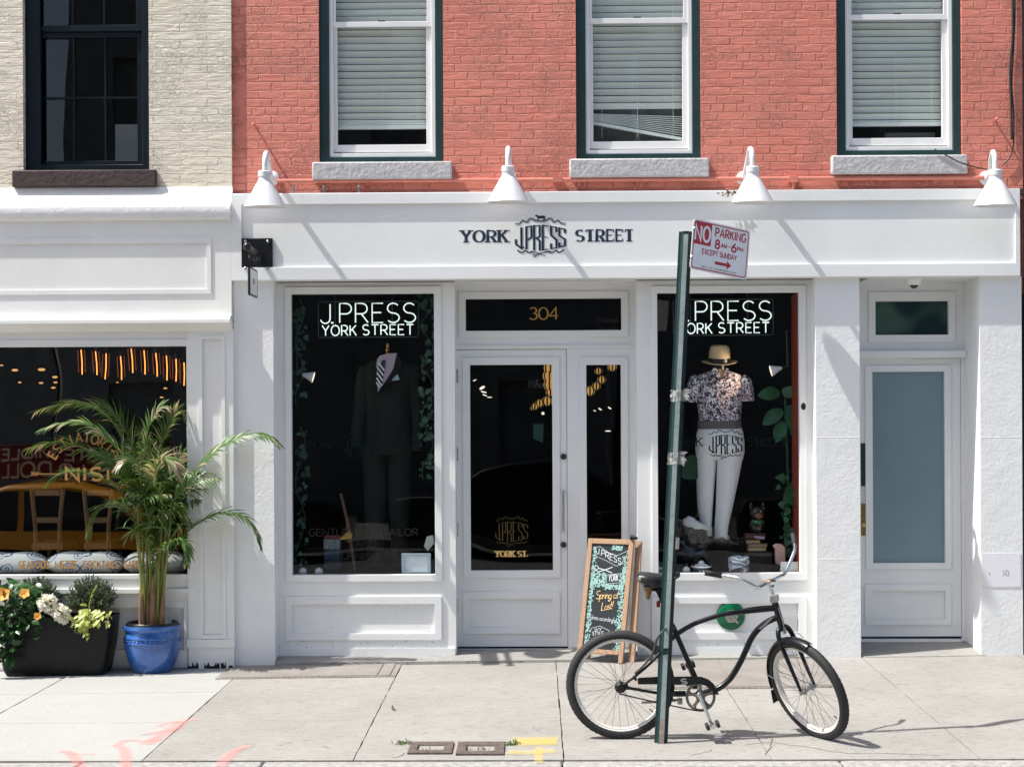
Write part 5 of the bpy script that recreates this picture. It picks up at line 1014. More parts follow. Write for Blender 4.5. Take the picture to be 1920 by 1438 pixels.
# window floor display
zs = Z(1079, YW + .05, 680) - .006
def put(px, Y): return X(px, Y, 1070), Y
GOLF = mat('golf_ball', (.75, .75, .74), .4, bump=.002, bscale=150)
def ball(px, Y, r, lb, z=None): x, y = put(px, Y); m = MB(); m.ball((x, y, (zs if z is None else z) + r), r, 20); tag(m.build('ball', GOLF), lb, 'ball', 'white balls in the shop windows')
ball(568, .22, .034, 'left of two white balls under the dark suit window lettering'); ball(598, .22, .034, 'right of two white balls under the dark suit window lettering'); ball(1287, .22, .033, 'single white ball beside the navy bowl'); ball(1233 + 3, .3, .03, 'white ball at the left corner of the straw hat window')
ball(1245, .26, .03, 'white ball just left of the street post behind the glass')
x, y = put(1315, .24); bw = thing('bowl', 'navy bowl lettered J.PRESS holding white balls', 'bowl', (x, y, zs))
m = MB(); T = Matrix.Translation((x, y, zs)); m.lathe([(.065, 0), (.07, .003), (.077, .055), (.084, .06)], T, 28); m.build('side', mat('navy_enamel', (.012, .02, .05), .25), bw)
m = MB(); m.lathe([(.084, .058), (.086, .062), (.08, .066), (.075, .06)], T, 28); m.build('rim', VINYL, bw)
m = MB()
for ch, a0_ in zip('J.PRESS', (-20, -7, 2, 16, 30, 43, 56)):
    ss, wd = strokes(ch)
    for s2 in ss: m.ribbon([(p[0] * .018, p[1] * .022) for p in s2], .005, lambda u, v, a0_=a0_: Vector((x + .078 * math.sin(rad(a0_) + u / .078), y - (.0725 + v * .2) * math.cos(rad(a0_) + u / .078) - .003, zs + .014 + v)))
m.build('lettering', VINYL, bw, smooth=False)
for k, (dx, dy, dz) in enumerate(((-.035, 0, .055), (.035, 0, .055), (0, -.03, .06), (0, .035, .06), (0, 0, .085))): m = MB(); m.ball((x + dx, y + dy, zs + dz), .028, 16); tag(m.build('ball', GOLF), 'white ball in the navy bowl', 'ball', 'balls in the navy bowl')
m = MB(); x, y = put(1385, .27); P = []
for k in range(150):
    a = k * .55; r = .06 + .022 * math.sin(k * .37) ; P.append((x + r * math.cos(a), y + r * .7 * math.sin(a), zs + .02 + .105 * abs(math.sin(k * .021 + .3)) + .015 * math.sin(k * 1.7)))
m.tube(P, .011, 6); tag(m.build('rope_coil', mat('rope', (.52, .55, .62), .8, var=.5, vscale=90)), 'coil of white and blue rope on the window floor', 'rope')
m = MB(); m.ball((put(1397, .2)[0], .2, zs + .02), .019, 14); tag(m.build('wooden_ball', mat('pale_wood', (.45, .30, .14), .5)), 'small tan wooden ball beside the rope coil', 'ball')
m = MB(); P = [at(a, b, .33) for a, b in ((1372, 1042), (1380, 1040), (1392, 1044), (1400, 1040), (1398, 1052), (1386, 1048))]; m.gprism(P, Vector((0, 1, 0)), .03); tag(m.build('scarf', mat('teal_silk', (.01, .22, .22), .5)), 'teal scarf lying over the rope coil', 'scarf')
def paper(pl, Y, nm, c, lb, cat, th=.008):
    m = MB(); m.gprism([at(a, b, Y) for a, b in pl], Vector((0, 1, 0)), th); return tag(m.build(nm, mat(nm + '_card', c, .6)), lb, cat)
x0, x1, z0, z1 = R4((753, 1037, 808, 1077), .20); fm = thing('framed_certificate', 'silver framed certificate standing in the lower right of the dark suit window', 'picture frame', ((x0 + x1) / 2, .2, z0))
m = MB(); m.ring((x0, x1, z0, z1), (x0 + .028, x1 - .028, z0 + .028, z1 - .028), .19, .21); m.build('frame', mat('silver_frame', (.48, .56, .62), .3, .3), fm, bevel=.004); m = MB(); m.quad(*[Vector((a, .203, b)) for a, b in ((x0, z0), (x1, z0), (x1, z1), (x0, z1))]); m.build('certificate', mat('certificate_paper', (.72, .76, .80), .6, var=.08, vscale=30), fm)
paper([(795, 1024), (800, 1006), (812, 1003), (814, 1018), (802, 1033)], .26, 'paper_tag', (.58, .62, .56), 'pale paper tag leaning above the framed certificate', 'tag')
paper([(1464, 1053), (1499, 1053), (1499, 1073), (1463, 1073)], .2, 'display_card', (.66, .66, .60), 'cream card in the lower right corner of the straw hat window', 'card')
x0, x1 = X(608, .5, 990), X(640, .5, 990)
for k, (c, lb) in enumerate((((.03, .045, .06), 'dark blue box at the bottom of the small box stack'), ((.025, .055, .10), 'blue box in the middle of the small box stack'), ((.22, .25, .26), 'pale grey box near the top of the small box stack'), ((.16, .025, .03), 'dark red box on top of the small box stack'))):
    m = MB(); z = zs + .03 + k * .085; h = .083 if k < 3 else .03; m.box(x0 + .004 * (k % 2), x1 - .004 * (k % 3), .45, .55, z, z + h); tag(m.build('gift_box', mat('box_%d_paper' % k, c, .6, var=.7, vscale=70), bevel=.003), lb, 'box')
m = MB(); m.tube([at(639, 925, .4), at(652, 980, .38), at(666, 1069, .34)], .014, 8); mm_ = m.build('mallet', mat('mallet_wood', (.10, .048, .022), .5)); tag(mm_, 'brown polo mallet leaning between the boxes and the suit', 'mallet')
m = MB(); m.gprism([at(*p, .33) for p in ((636, 1010), (655, 995), (661, 1002), (659, 1009), (640, 1012))], Vector((0, 1, 0)), .02); tag(m.build('brass_clasp', mat('dull_gold', (.40, .25, .05), .4, .3)), 'small yellow brass clasp before the mallet', 'clasp')
# bulldog bust with flat cap
dg = thing('dog_statue', 'dark bulldog bust wearing a white flat cap', 'statue', at(1300, 1048, .38)); DOGM = mat('bronze_dog', (.014, .014, .015), .4, bump=.01, bscale=18)
m = MB(); c = at(1303, 1005, .38); m.ball(c, .105, 20, 1, .95, 1.05); m.ball(c + Vector((.06, -.07, -.03)), .06, 16, 1.05, 1, .9); m.ball(c + Vector((.10, -.08, -.035)), .028, 12); m.ball(c + Vector((-.02, .02, -.14)), .13, 18, 1, .9, .7); m.ball(c + Vector((.05, -.10, -.075)), .04, 12, 1.2, .8, .6); m.ball(c + Vector((-.07, -.04, .05)), .035, 12, .6, .6, 1.3); m.build('bust', DOGM, dg)
m = MB()
for dx in (.02, .075): m.ball(c + Vector((dx, -.115, .015)), .009, 10)
m.build('eye', mat('eye_gloss', (.16, .12, .07), .1), dg)
m = MB(); m.tube([c + Vector((-.11 + .02 * k, -.03 - .07 * math.sin(k * .28), -.05 - .09 * math.sin(k * .29))) for k in range(11)], .012, 8); m.build('collar', mat('blue_collar', (.02, .045, .08), .5), dg)
cap = thing('flat_cap', 'white flat cap on the dark bulldog bust', 'cap', c + Vector((0, 0, .07)))
m = MB(); rs = []
for r, z in ((.098, 0), (.112, .018), (.104, .045), (.06, .064), (.01, .07)): rs.append([c + Vector((.005 + r * math.cos(a) * (1.12 if math.cos(a) > 0 else .95), r * .9 * math.sin(a), .062 + z * (1 - .45 * math.cos(a) * (r > .05)) + .015 * (math.cos(a) < -.3))) for a in [2 * math.pi * k / 26 for k in range(26)]])
m.rings(rs); m.build('crown', mat('cap_cloth', (.66, .65, .63), .85, bump=.004, bscale=22), cap, ang=60)
m = MB(); m.ball(c + Vector((.092, -.03, .062)), .045, 14, 1, 1.4, .25); m.build('peak', MATS['cap_cloth'], cap)
# books and the small dark figure
for k, (a, b, y0, y1, c, lb) in enumerate(((1403, 1437, 1026, 1033, (.50, .36, .20), 'bottom tan book of the pile'), (1404, 1439, 1019, 1026, (.36, .26, .14), 'second tan book of the pile'), (1400, 1426, 1012, 1019, (.44, .30, .16), 'third tan book of the pile'), (1398, 1436, 1000, 1010, (.10, .05, .04), 'dark red book under the little figure'))):
    x0, x1, z0, z1 = R4((a, y0, b, y1), .42); bk = thing('book', lb, 'book', ((x0 + x1) / 2, .42, z0), 'books in the straw hat window'); m = MB(); m.box(x0, x1, .42, .54, z0 + .002, z0 + .006); m.box(x0, x1, .42, .54, z1 - .006, z1 - .001); m.box(x0, x0 + .004, .42, .54, z0, z1 - .001); m.build('cover', mat('book_%d_cloth' % k, tuple(v * .7 for v in c), .7), bk); m = MB(); m.box(x0 + .004, x1 - .004, .424, .536, z0 + .006, z1 - .006); m.build('pages', mat('book_%d_pages' % k, c, .8), bk)
m = MB(); x0, x1, z0, z1 = R4((1400, 1034, 1445, 1078), .5); m.box(x0, x1, .42, .6, zs, z1 + .004); tag(m.build('wooden_box', INT2), 'dark wooden box under the pile of books', 'box')
m = MB(); m.gprism([at(*p, .4) for p in ((1414, 1004), (1434, 1006), (1433, 1011), (1416, 1009))], Vector((0, 1, 0)), .1); tag(m.build('pink_book', mat('pink_cover', (.45, .25, .42), .6)), 'slim pink book lying askew on the pile', 'book')
fg = thing('animal_figurine', 'small dark glossy animal figurine with brown muzzle on the books', 'figurine', at(1420, 1000, .42)); c = at(1420, 962, .4)
m = MB(); m.ball(c, .062, 18, 1, .9, .95); m.ball(c + Vector((0, .02, -.1)), .065, 16, 1, .8, 1.1)
for sg in (-1, 1): m.ball(c + Vector((sg * .05, .01, .055)), .024, 10, .7, .5, 1.6)
m.build('body', mat('glossy_dark_clay', (.02, .014, .01), .15), fg)
m = MB(); m.ball(c + Vector((.005, -.05, -.02)), .032, 14, 1.1, 1, .9); m.build('muzzle', mat('brown_glaze', (.16, .06, .03), .15), fg)
m = MB()
for sg in (-1, 1): m.ball(c + Vector((sg * .024, -.052, .018)), .011, 10)
m.build('eye', MATS['eye_gloss'], fg)
m = MB(); m.lathe([(.055, 0), (.06, .01), (.05, .03), (.045, .03)], Matrix.Translation(c + Vector((0, -.01, -.085))), 18); m.build('green_collar', mat('green_glitter', (.01, .10, .04), .2), fg)
m = MB(); m.gprism([at(*p, .3) for p in ((1449, 1023), (1456, 1019), (1466, 1020), (1472, 1026), (1474, 1062), (1467, 1063), (1455, 1056), (1453, 1028))], Vector((0, 1, 0)), .05); tag(m.build('pink_purse', mat('pink_leather', (.58, .36, .32), .5), bevel=.008), 'pale pink leather purse beside the cream card', 'purse')
# plants in the windows
IVY = mat('ivy_leaf', (.022, .075, .04), .4, var=.5, vscale=14); IVY2 = mat('big_green_leaf', (.018, .10, .035), .4, var=.4, vscale=10)
def ivy(px0, px1, y0, y1, n, lb, Y=.33, sz=.05, mt=IVY, nm='ivy'):
    m = MB(); Yj = lambda: Y + rnd.uniform(-.08, .12)
    P = smooth_path([at(px0 + (px1 - px0) * (.5 + .4 * math.sin(k * 1.3)), y0 + (y1 - y0) * k / 9, Y) for k in range(10)], 4); m.tube(P, .004, 5)
    for k in range(n):
        q = at(px0 + (px1 - px0) * rnd.random() ** .8, rnd.uniform(y0, y1), Yj()); d = Vector((rnd.gauss(0, 1), -.4, rnd.gauss(-.5, .6))); s2 = sz * rnd.uniform(.6, 1.3)
        m.leaf(q, d, Vector((rnd.gauss(0, .4), -1, .4)), s2, s2 * .95, .5, 4, .15, (.25, .95, .75, .4, .02))
    return tag(m.build(nm, mt, ang=70), lb, 'plant')
ivy(551, 572, 560, 760, 40, 'ivy trailing down the upper left side of the dark suit window'); ivy(551, 575, 800, 1060, 45, 'ivy on the lower left side of the dark suit window'); ivy(786, 814, 552, 700, 42, 'ivy hanging in the upper right corner of the dark suit window'); ivy(788, 814, 700, 900, 45, 'ivy on the middle right side of the dark suit window')
m = MB()
for px, py, dx, dz, L in ((1462, 738, -1, .1, .2), (1468, 770, -1, -.45, .22), (1474, 745, .2, .5, .12), (1480, 760, .15, -1, .24), (1470, 790, -.5, -1, .2), (1486, 790, .4, -1, .2)): m.leaf(at(px, py, .5), Vector((dx, -.25, dz)), Vector((0, -1, .25)), L, .12, .3, 6, .12)
m.tube([at(1472, 740, .55), at(1476, 850, .55), at(1480, 1000, .55)], .01); tag(m.build('leafy_plant', IVY2, ang=70), 'broad leaved green plant at the right of the print shirt', 'plant')
ivy(1462, 1496, 880, 1040, 60, 'dense green foliage low at the right of the straw hat window', .45, .07, IVY2, 'window_plant')
m = MB(); m.gprism([at(*p, .5) for p in ((1280, 860), (1300, 852), (1316, 866), (1321, 880), (1312, 896), (1290, 900), (1278, 896))], Vector((0, 1, 0)), .06); tag(m.build('green_cap', mat('green_cap_cloth', (.008, .05, .022), .8)), 'dark green cap hanging left of the white trousers', 'cap')
# lamps deep in the shop, seen through the door
GLOBE = mat('amber_globe', (1, .55, .16), .4, emit=.20)
for k, (px, py, r) in enumerate(((1032, 690, 17), (1030, 705, 17), (1030, 722, 15), (1032, 735, 12), (1026, 752, 13), (1012, 756, 11), (1003, 762, 10), (998, 766, 7), (1148, 688, 12), (1122, 696, 10), (1128, 712, 11), (1118, 724, 11), (1106, 733, 13))):
    Y = 2.2; q = at(px, py, Y); s_ = (Y + 13.5) / F * r * .74; t = thing('globe_lamp', 'amber glass globe lamp glowing inside the shop %s' % ('behind the door glass' if px < 1050 else 'behind the narrow sidelight'), 'hanging lamp', q - Vector((0, 0, s_)), 'amber globes behind the door' if px < 1050 else 'amber globes behind the sidelight')
    m = MB(); m.ball(q, s_, 16); m.build('globe', GLOBE, t); m = MB()
    for a in range(4): m.tube([q + Vector((s_ * 1.02 * math.cos(b) * math.cos(a * .785), s_ * 1.02 * math.cos(b) * math.sin(a * .785), s_ * 1.02 * math.sin(b))) for b in [2 * math.pi * j / 16 for j in range(16)]], .007, 4, loop=True)
    m.build('cage', BLACK, t)
for k, (px, py, w_, h_, an) in enumerate(((904, 727, 6, 2.6, 30), (907, 735, 6, 1.2, -12), (909, 741, 5, 1, -18), (918, 745, 5, 1, 0), (890, 713, 4, 1, 25), (1018, 775, 3, 3, 0), (1125, 767, 4, 1.4, -30), (1143, 765, 4, 1.4, -30), (1115, 770, 3, .9, -20), (1140, 808, 6, 1.2, 0))):
    Y = 3.2; q = at(px, py, Y); s_ = (Y + 13.5) / F; m = MB(); m.lathe([(1e-4, -s_ * h_), (s_ * w_ * .7, -s_ * h_ * .7), (s_ * w_, 0), (s_ * w_ * .7, s_ * h_ * .7), (1e-4, s_ * h_)], Matrix.Translation(q) @ Matrix.Rotation(rad(-an), 4, 'Y'), 12); tag(m.build('shop_light', mat('white_shop_light', (1, .92, .78), .5, emit=.5)), 'small white shop light far inside behind the entrance glass', 'lamp', 'small white lights inside the shop')
paper([(1000, 795), (1019, 795), (1018, 830), (1008, 826), (1000, 822)], 1.2, 'pennant', (.03, .12, .10), 'dull green pennant hanging inside the shop door', 'pennant')
# ================================================================== parking post and sign
Yp = -3.2; pb = gp(1239, 1392); pb.y = Yp; top = at(1286, 434, Yp); zb0 = gz(pb.x, Yp) - .03
POST = mat('post_green', (.009, .032, .034), .45, var=.35, vscale=12); STRIP = mat('faded_post_paint', (.33, .40, .38), .5, var=.2, vscale=25)
pst = thing('sign_post', 'leaning dark green steel street post with a pale worn strip', 'post', (pb.x, Yp, zb0))
def pp(dx, dy, z): f = (z - zb0) / (top.z - zb0); return Vector((at(1239, 1392, Yp).x + (top.x - at(1239, 1392, Yp).x) * f + dx, Yp + dy, z))
prof = [(-.041, .012), (-.041, .016), (-.026, .016), (-.014, -.012), (.014, -.012), (.026, .016), (.041, .016), (.041, .012), (.028, .011), (.0165, -.017), (-.0165, -.017), (-.028, .011)]
m = MB(); m.rings([[pp(a, b, z) for a, b in prof] for z in (zb0, top.z)]); m.build('channel', POST, pst, smooth=False, bevel=.001)
for y0, y1 in ((440, 1214), (1226, 1346)):
    z0, z1 = Z(y1, Yp, 1260), Z(y0, Yp, 1260); m = MB(); m.rings([[pp(a, -.0185, z) for a in (-.0145, .0145)] for z in (z0, z0 + .01, z1)], closed=False); m.build('strip', STRIP, pst, smooth=False)
m = MB(); m.rings([[pp(a, -.0184, z) for a in (-.0155, .0155)] for z in (zb0 + .03, Z(1346, Yp, 1245))], closed=False); m.build('rusty_foot', mat('worn_steel', (.30, .27, .22), .7, var=.4, vscale=30), pst, smooth=False)
m = MB(); z = zb0 + .1
while z < top.z - .05: m.lathe([(1e-4, 0), (.0045, .0)], Matrix.Translation(pp(.034, .0113, z)) @ Matrix.Rotation(rad(90), 4, 'X'), 8); z += .0254
m.build('holes', BLACK, pst, smooth=False)['kind'] = 'stuff'
TAPE = mat('clear_tape', (.50, .50, .47), .25); TAPE.node_tree.nodes['Principled BSDF'].inputs['Alpha'].default_value = .55
for py, h, sd_ in ((741, .07, 3), (858, .075, 7)):
    m = MB(); r2 = random.Random(sd_); z = Z(py, Yp, 1265); rs = []
    for k in range(5): rs.append([pp(a + r2.uniform(-.004, .004), (-.024 if abs(a) < .03 else .005) + r2.uniform(-.005, .005), z - h / 2 + h * k / 4 + r2.uniform(-.006, .006)) for a in (-.046, -.03, -.01, .012, .03, .048 + r2.uniform(0, .018))])
    m.rings(rs, closed=False); 
    for k in range(5): m.leaf(pp(.03, -.01, z + r2.uniform(-.02, .03)), Vector((1, -.3, r2.uniform(-1.5, .8))), Vector((0, -1, 0)), .05, .022, .6, 3)
    m.build('tape', TAPE, pst, smooth=False)
m = MB(); m.rings([[pp(a, -.026, z) for a in (.026, .05)] for z in (Z(1030, Yp), Z(1008, Yp))], closed=False); m.build('sticker', TAPE, pst, smooth=False)
m = MB(); m.ball(pp(.035, .0, Z(1083, Yp)), .006, 8); m.build('bolt', STEEL, pst)
psi, tau = rad(34), rad(6.3)
eh = Vector((math.cos(psi), math.sin(psi), 0)); eu = eh * math.cos(tau) - Vector((0, 0, math.sin(tau))); ev = Vector((0, 0, math.cos(tau))) + eh * math.sin(tau); en = eu.cross(ev).normalized()
SC = at(1350.5, 468, -3.10); sw, sh_ = .462, .314
def sg(u, v, k=0): return SC + eu * ((u - .5) * sw) + ev * ((.5 - v) * sh_) + en * (.002 + k * .0004)
def rrect(u0, u1, v0, v1, r, n=5):
    a = r * sw; P = []
    ru, rv = r, r * sw / sh_
    for cu, cv, s0 in ((u1 - ru, v0 + rv, -90), (u1 - ru, v1 - rv, 0), (u0 + ru, v1 - rv, 90), (u0 + ru, v0 + rv, 180)): P += [(cu + ru * math.cos(rad(s0 + 90 * k / n)), cv + rv * math.sin(rad(s0 + 90 * k / n))) for k in range(n + 1)]
    return P
ps = thing('parking_sign', 'tilted white and red NO PARKING sign bolted to the green post', 'street sign', sg(.5, 1)); SRED = mat('sign_red', (.46, .02, .04), .4); SWH = mat('sign_reflective_white', (.88, .88, .91), .4, var=.04, vscale=14)
m = MB(); m.gprism([sg(u, v) for u, v in rrect(0, 1, 0, 1, .045)], -en, .003); m.build('plate', SWH, ps, smooth=False)
m = MB(); o, i_ = rrect(.02, .98, .03, .97, .04), rrect(.034, .966, .052, .948, .03)
V = [[m.bm.verts.new(sg(*p, 1)) for p in L] for L in (o, i_)]
for k in range(len(o)): j = (k + 1) % len(o); m.bm.faces.new((V[0][k], V[0][j], V[1][j], V[1][k]))
m.build('border', SRED, ps, smooth=False)
m = MB(); m.bm.faces.new([m.bm.verts.new(sg(u, v, 2)) for u, v in ((.03, .05), (.325, .05), (.325, .485), (.03, .485))]); m.build('red_panel', SRED, ps, smooth=False)
def stext(tx, u0, u1, v0, v1, wd, k, mt, nm, sp=.25, space=.4):
    m = MB()
    for s_ in fit(tx, u0 * sw, u1 * sw, v0 * sh_, v1 * sh_, sp, space): k += .02; m.ribbon(s_, wd, lambda u, v, k=k: sg(u / sw, v / sh_, k))
    m.build(nm, mt, ps, smooth=False)
stext('NO', .048, .30, .41, .12, .016, 3, SWH, 'word_no', .28); stext('PARKING', .395, .93, .262, .098, .0095, 2, SRED, 'word_parking')
stext('8', .405, .475, .495, .33, .0115, 2, SRED, 'hours'); stext('AM', .505, .605, .455, .385, .006, 2, SRED, 'hours'); stext('-', .64, .665, .43, .40, .007, 2, SRED, 'hours'); stext('6', .695, .77, .495, .33, .0115, 2, SRED, 'hours'); stext('PM', .795, .89, .455, .385, .006, 2, SRED, 'hours')
stext('EXCEPT SUNDAY', .19, .79, .655, .56, .006, 2, SRED, 'words_except_sunday'); stext('DEPT OF TRANSPORTATION', .2, .8, .925, .895, .0022, 2, mat('sign_grey_ink', (.25, .2, .22), .5), 'small_print')
m = MB(); m.bm.faces.new([m.bm.verts.new(sg(u, v, 2)) for u, v in ((.42, .755), (.63, .755), (.63, .70), (.71, .785), (.63, .87), (.63, .815), (.42, .815))]); m.build('arrow', SRED, ps, smooth=False)
for v in (.2, .76): m = MB(); m.lathe([(1e-4, .011), (.008, .01), (.011, .004), (.012, 0)], Matrix.Translation(sg(.012, v, 2)) @ en.to_track_quat('Z', 'Y').to_matrix().to_4x4(), 6); m.build('bolt', STEEL, ps)
# ================================================================== chalkboard A-frame
cb = rad(27); cu = Vector((math.cos(cb), -math.sin(cb), 0)); nb_ = Vector((-math.sin(cb), -math.cos(cb), 0)); BR = at(1169, 1227, -.22); BR.z = gz(BR.x, BR.y) + .005
Hh = .995; lean = .235; cv = (Vector((0, 0, 1)) * math.sqrt(Hh * Hh - lean * lean) - nb_ * lean) / Hh; cn = cu.cross(cv).normalized(); Wd = .405
def ch(u, v, k=0): return BR + cu * ((u - 1) * Wd) + cv * ((1 - v) * Hh) + cn * k
bd = thing('chalkboard_sign', 'wooden A-frame chalkboard lettered Spring at Last beside the door', 'chalkboard', BR - cu * Wd / 2)
def bar(u0, v0, u1, v1, k0=0, k1=.022, nm='frame_bar', par=bd, off=Vector((0, 0, 0)), off2=None):
    m = MB(); m.rings([[ch(u, v, k) + (off if v < .5 else (off2 or off)) for u, v in ((u0, v0), (u1, v0), (u1, v1), (u0, v1))] for k in (k0, k1)]); return m.build(nm, WOOD, par, bevel=.003)
bar(0, 0, .1, 1, nm='left_stile'); bar(.9, 0, 1, 1, nm='right_stile'); bar(.1, .0, .9, .042, nm='top_rail'); bar(.1, .90, .9, .935, nm='bottom_rail')
bk = -nb_ * .03; bk2 = -nb_ * .03 + cu * .05
bar(.93, .005, 1.06, 1.0, -.03, -.008, 'rear_stile', bd, bk + cu * .02, bk2); bar(.0, .005, .1, 1.0, -.03, -.008, 'rear_stile', bd, bk, bk2)
m = MB(); m.gprism([ch(u, v, .006) for u, v in ((.09, .04), (.91, .04), (.91, .92), (.09, .92))], -cn, .008); m.build('board', mat('slate_black', (.012, .016, .018), .35, var=.3, vscale=6), bd, smooth=False)
CHK = mat('chalk_white', (.55, .60, .62), .9); MINT = mat('chalk_mint', (.27, .45, .42), .9); CGOLD = mat('chalk_gold', (.68, .47, .20), .7)
kk = [.0066]
def cs(pts, wd, m): kk[0] += 8e-6; return m.ribbon([(p[0] * Wd, p[1] * Hh) for p in pts], wd, lambda u, v, k=kk[0]: ch(u / Wd, v / Hh, k))
iu = lambda u: .1 + .8 * u; iv = lambda v: .045 + .87 * v
def ctext(tx, u0, v0, u1, v1, h, wd, m, sp=.18, sl=0):
    ss, W_ = strokes(tx, sp, .3)
    for s_ in ss: cs([(iu(u0 + (u1 - u0) * p[0] / W_ + sl * p[1] * h), iv(v0 + (v1 - v0) * p[0] / W_ - p[1] * h)) for p in s_], wd, m)
m = MB(); ctext('J.PRESS', .12, .085, .82, .185, .055, .0055, m); m.build('shop_name', CHK, bd, smooth=False)
m = MB(); cs([(iu(a), iv(b)) for a, b in ((.08, .03), (.2, .02), (.45, .075), (.7, .10), (.98, .05))], .003, m); cs([(iu(a), iv(b)) for a, b in ((.08, .03), (.09, .10), (.16, .12), (.4, .15), (.7, .20), (.9, .17), (.98, .05))], .003, m)
ctext('YORK ST.', .52, .345, .96, .33, .06, .0055, m); cs([(iu(a), iv(b)) for a, b in ((.47, .37), (.47, .285), (.98, .26), (.99, .345), (.47, .37))], .003, m); m.build('street_name', CHK, bd, smooth=False)
m = MB()
for y0 in (.21, .255): cs([(iu(.16 + .05 * math.cos(a)), iv(y0 + .012 + .02 * math.sin(a))) for a in [2 * math.pi * k / 10 for k in range(11)]], .005, m)
cs([(iu(.2), iv(.225)), (iu(.4), iv(.24)), (iu(.6), iv(.265))], .007, m); cs([(iu(.2), iv(.262)), (iu(.4), iv(.24)), (iu(.6), iv(.21))], .007, m); m.build('scissors', CHK, bd, smooth=False)
m = MB(); ctext('Spring at', .22, .515, .83, .50, .075, .005, m, .03, .25); ctext('Last!', .40, .62, .70, .60, .075, .005, m, .05, .25); m.build('gold_words', CGOLD, bd, smooth=False)
m = MB(); ctext('(dress accordingly)', .12, .705, .84, .725, .045, .003, m, .1, .1); m.build('small_words', CHK, bd, smooth=False)
m = MB(); cs([(iu(a), iv(b)) for a, b in ((.16, .83), (.18, .79), (.4, .765), (.65, .80), (.85, .87))], .003, m); cs([(iu(a), iv(b)) for a, b in ((.2, .90), (.3, .865), (.5, .88), (.66, .92))], .003, m)
ctext('IVY', .28, .82, .46, .81, .03, .004, m); ctext('STYLE', .22, .855, .52, .845, .032, .004, m); ctext('1902', .70, .90, .95, .92, .05, .0045, m); ctext('EST.', .2, .965, .5, .96, .045, .004, m); m.build('banner', CHK, bd, smooth=False)
m = MB(); r2 = random.Random(5)
def spot(u, v):
    s2 = r2.uniform(.006, .011); kk[0] += 4e-6; a0 = r2.random() * 6; m.bm.faces.new([m.bm.verts.new(ch(iu(u) + s2 / Wd * math.cos(a0 + q * 1.257) * r2.uniform(.5, 1), iv(v) + s2 / Hh * math.sin(a0 + q * 1.257) * r2.uniform(.5, 1), kk[0])) for q in range(5)])
for k in range(330): spot(r2.uniform(.01, .11) + .05 * (r2.random() < .15), r2.uniform(.02, .98))
for k in range(300): spot(r2.uniform(.88, .99) - .05 * (r2.random() < .3), r2.uniform(.1, .98))
for k in range(150): spot(r2.uniform(.05, .45), r2.uniform(.27, .40))
for k in range(110): spot(r2.uniform(.45, .95), r2.uniform(.375, .42))
for k in range(50): spot(r2.uniform(.55, .85), r2.uniform(.0, .05))
for k in range(60): spot(r2.uniform(.6, .9), r2.uniform(.82, .9))
o = m.build('chalk_ivy', MINT, bd, smooth=False)
m = MB(); q = ch(1.0, .0, .02); m.box(q.x - .03, q.x + .03, q.y - .012, q.y + .02, q.z + .002, q.z + .022); m.tube([q + Vector((-.02, 0, .02)), q + Vector((-.03, 0, .035)), q + Vector((.01, 0, .03))], .004); m.build('clip', BLACK, bd)
# ================================================================== bicycle
Yb = -3.06
def b(px, py, dy=0): return at(px, py, Yb + dy)
rc = b(1163.2, 1285); rw = .337; rc.z = gz(rc.x, Yb) + rw
bike = thing('bicycle', 'black cruiser bicycle with white rims locked to the green post', 'bicycle', (b(1340, 1387).x, Yb, 0))
CREAM = mat('cream_rim', (.66, .62, .57), .4, var=.1); WWALL = mat('white_sidewall', (.74, .73, .70), .6)
def wheel(c, n, label):
    n = n.normalized(); u = n.cross(Vector((0, 0, 1))).normalized(); v = n.cross(u); T = Matrix((( u.x, v.x, n.x, c.x), (u.y, v.y, n.y, c.y), (u.z, v.z, n.z, c.z), (0, 0, 0, 1)))
    m = MB(); m.lathe([(.272, -.014), (.284, -.017), (.291, -.015), (.291, .015), (.284, .017), (.272, .014), (.268, .006), (.268, -.006), (.272, -.014)], T, 64); wh = m.build('wheel', CREAM, bike)
    R_, r_ = .307, .030
    def seg(a0, a1, k=8): return [(R_ + r_ * math.cos(rad(a0 + (a1 - a0) * j / k)), r_ * .95 * math.sin(rad(a0 + (a1 - a0) * j / k))) for j in range(k + 1)]
    m = MB(); S = 120; rs = []
    for r, z in seg(-132, 132, 16):
        ring = []
        for k in range(S):
            kn = .0 if abs(z) > .024 else .0035 * ((k + (1 if z > .004 else 0)) % 2)
            a = 2 * math.pi * k / S; ring.append(T @ Vector(((r + kn) * math.cos(a), (r + kn) * math.sin(a), z)))
        rs.append(ring)
    m.rings(rs, cap=False); m.build('tyre', RUBBER, wh, ang=25)
    m = MB(); m.lathe(seg(133, 174), T, 64); m.lathe(seg(-133, -174), T, 64); m.build('whitewall', WWALL, wh)
    m = MB(); m.lathe([(1e-4, -.052), (.006, -.052), (.006, -.036), (.022, -.034), (.022, -.030), (.014, -.026), (.013, .026), (.022, .03), (.022, .034), (.006, .036), (.006, .052), (1e-4, .052)], T, 18); m.build('hub', STEEL, wh)
    for k in range(32):
        a = 2 * math.pi * k / 32; s_ = 1 if k % 2 else -1; off = rad(62) * (1 if k % 4 < 2 else -1); m = MB()
        m.tube([T @ Vector((.021 * math.cos(a + off), .021 * math.sin(a + off), s_ * .032)), T @ Vector((.270 * math.cos(a), .270 * math.sin(a), s_ * .004))], .0012, 4); m.build('spoke', SPOKE, wh)
    a = rad(40); m = MB(); m.tube([T @ Vector((.27 * math.cos(a), .27 * math.sin(a), 0)), T @ Vector((.235 * math.cos(a), .235 * math.sin(a), 0))], .004, 6); m.build('valve', BLACK, wh)
    return T
wheel(rc, Vector((0, 1, 0)), 'rear')
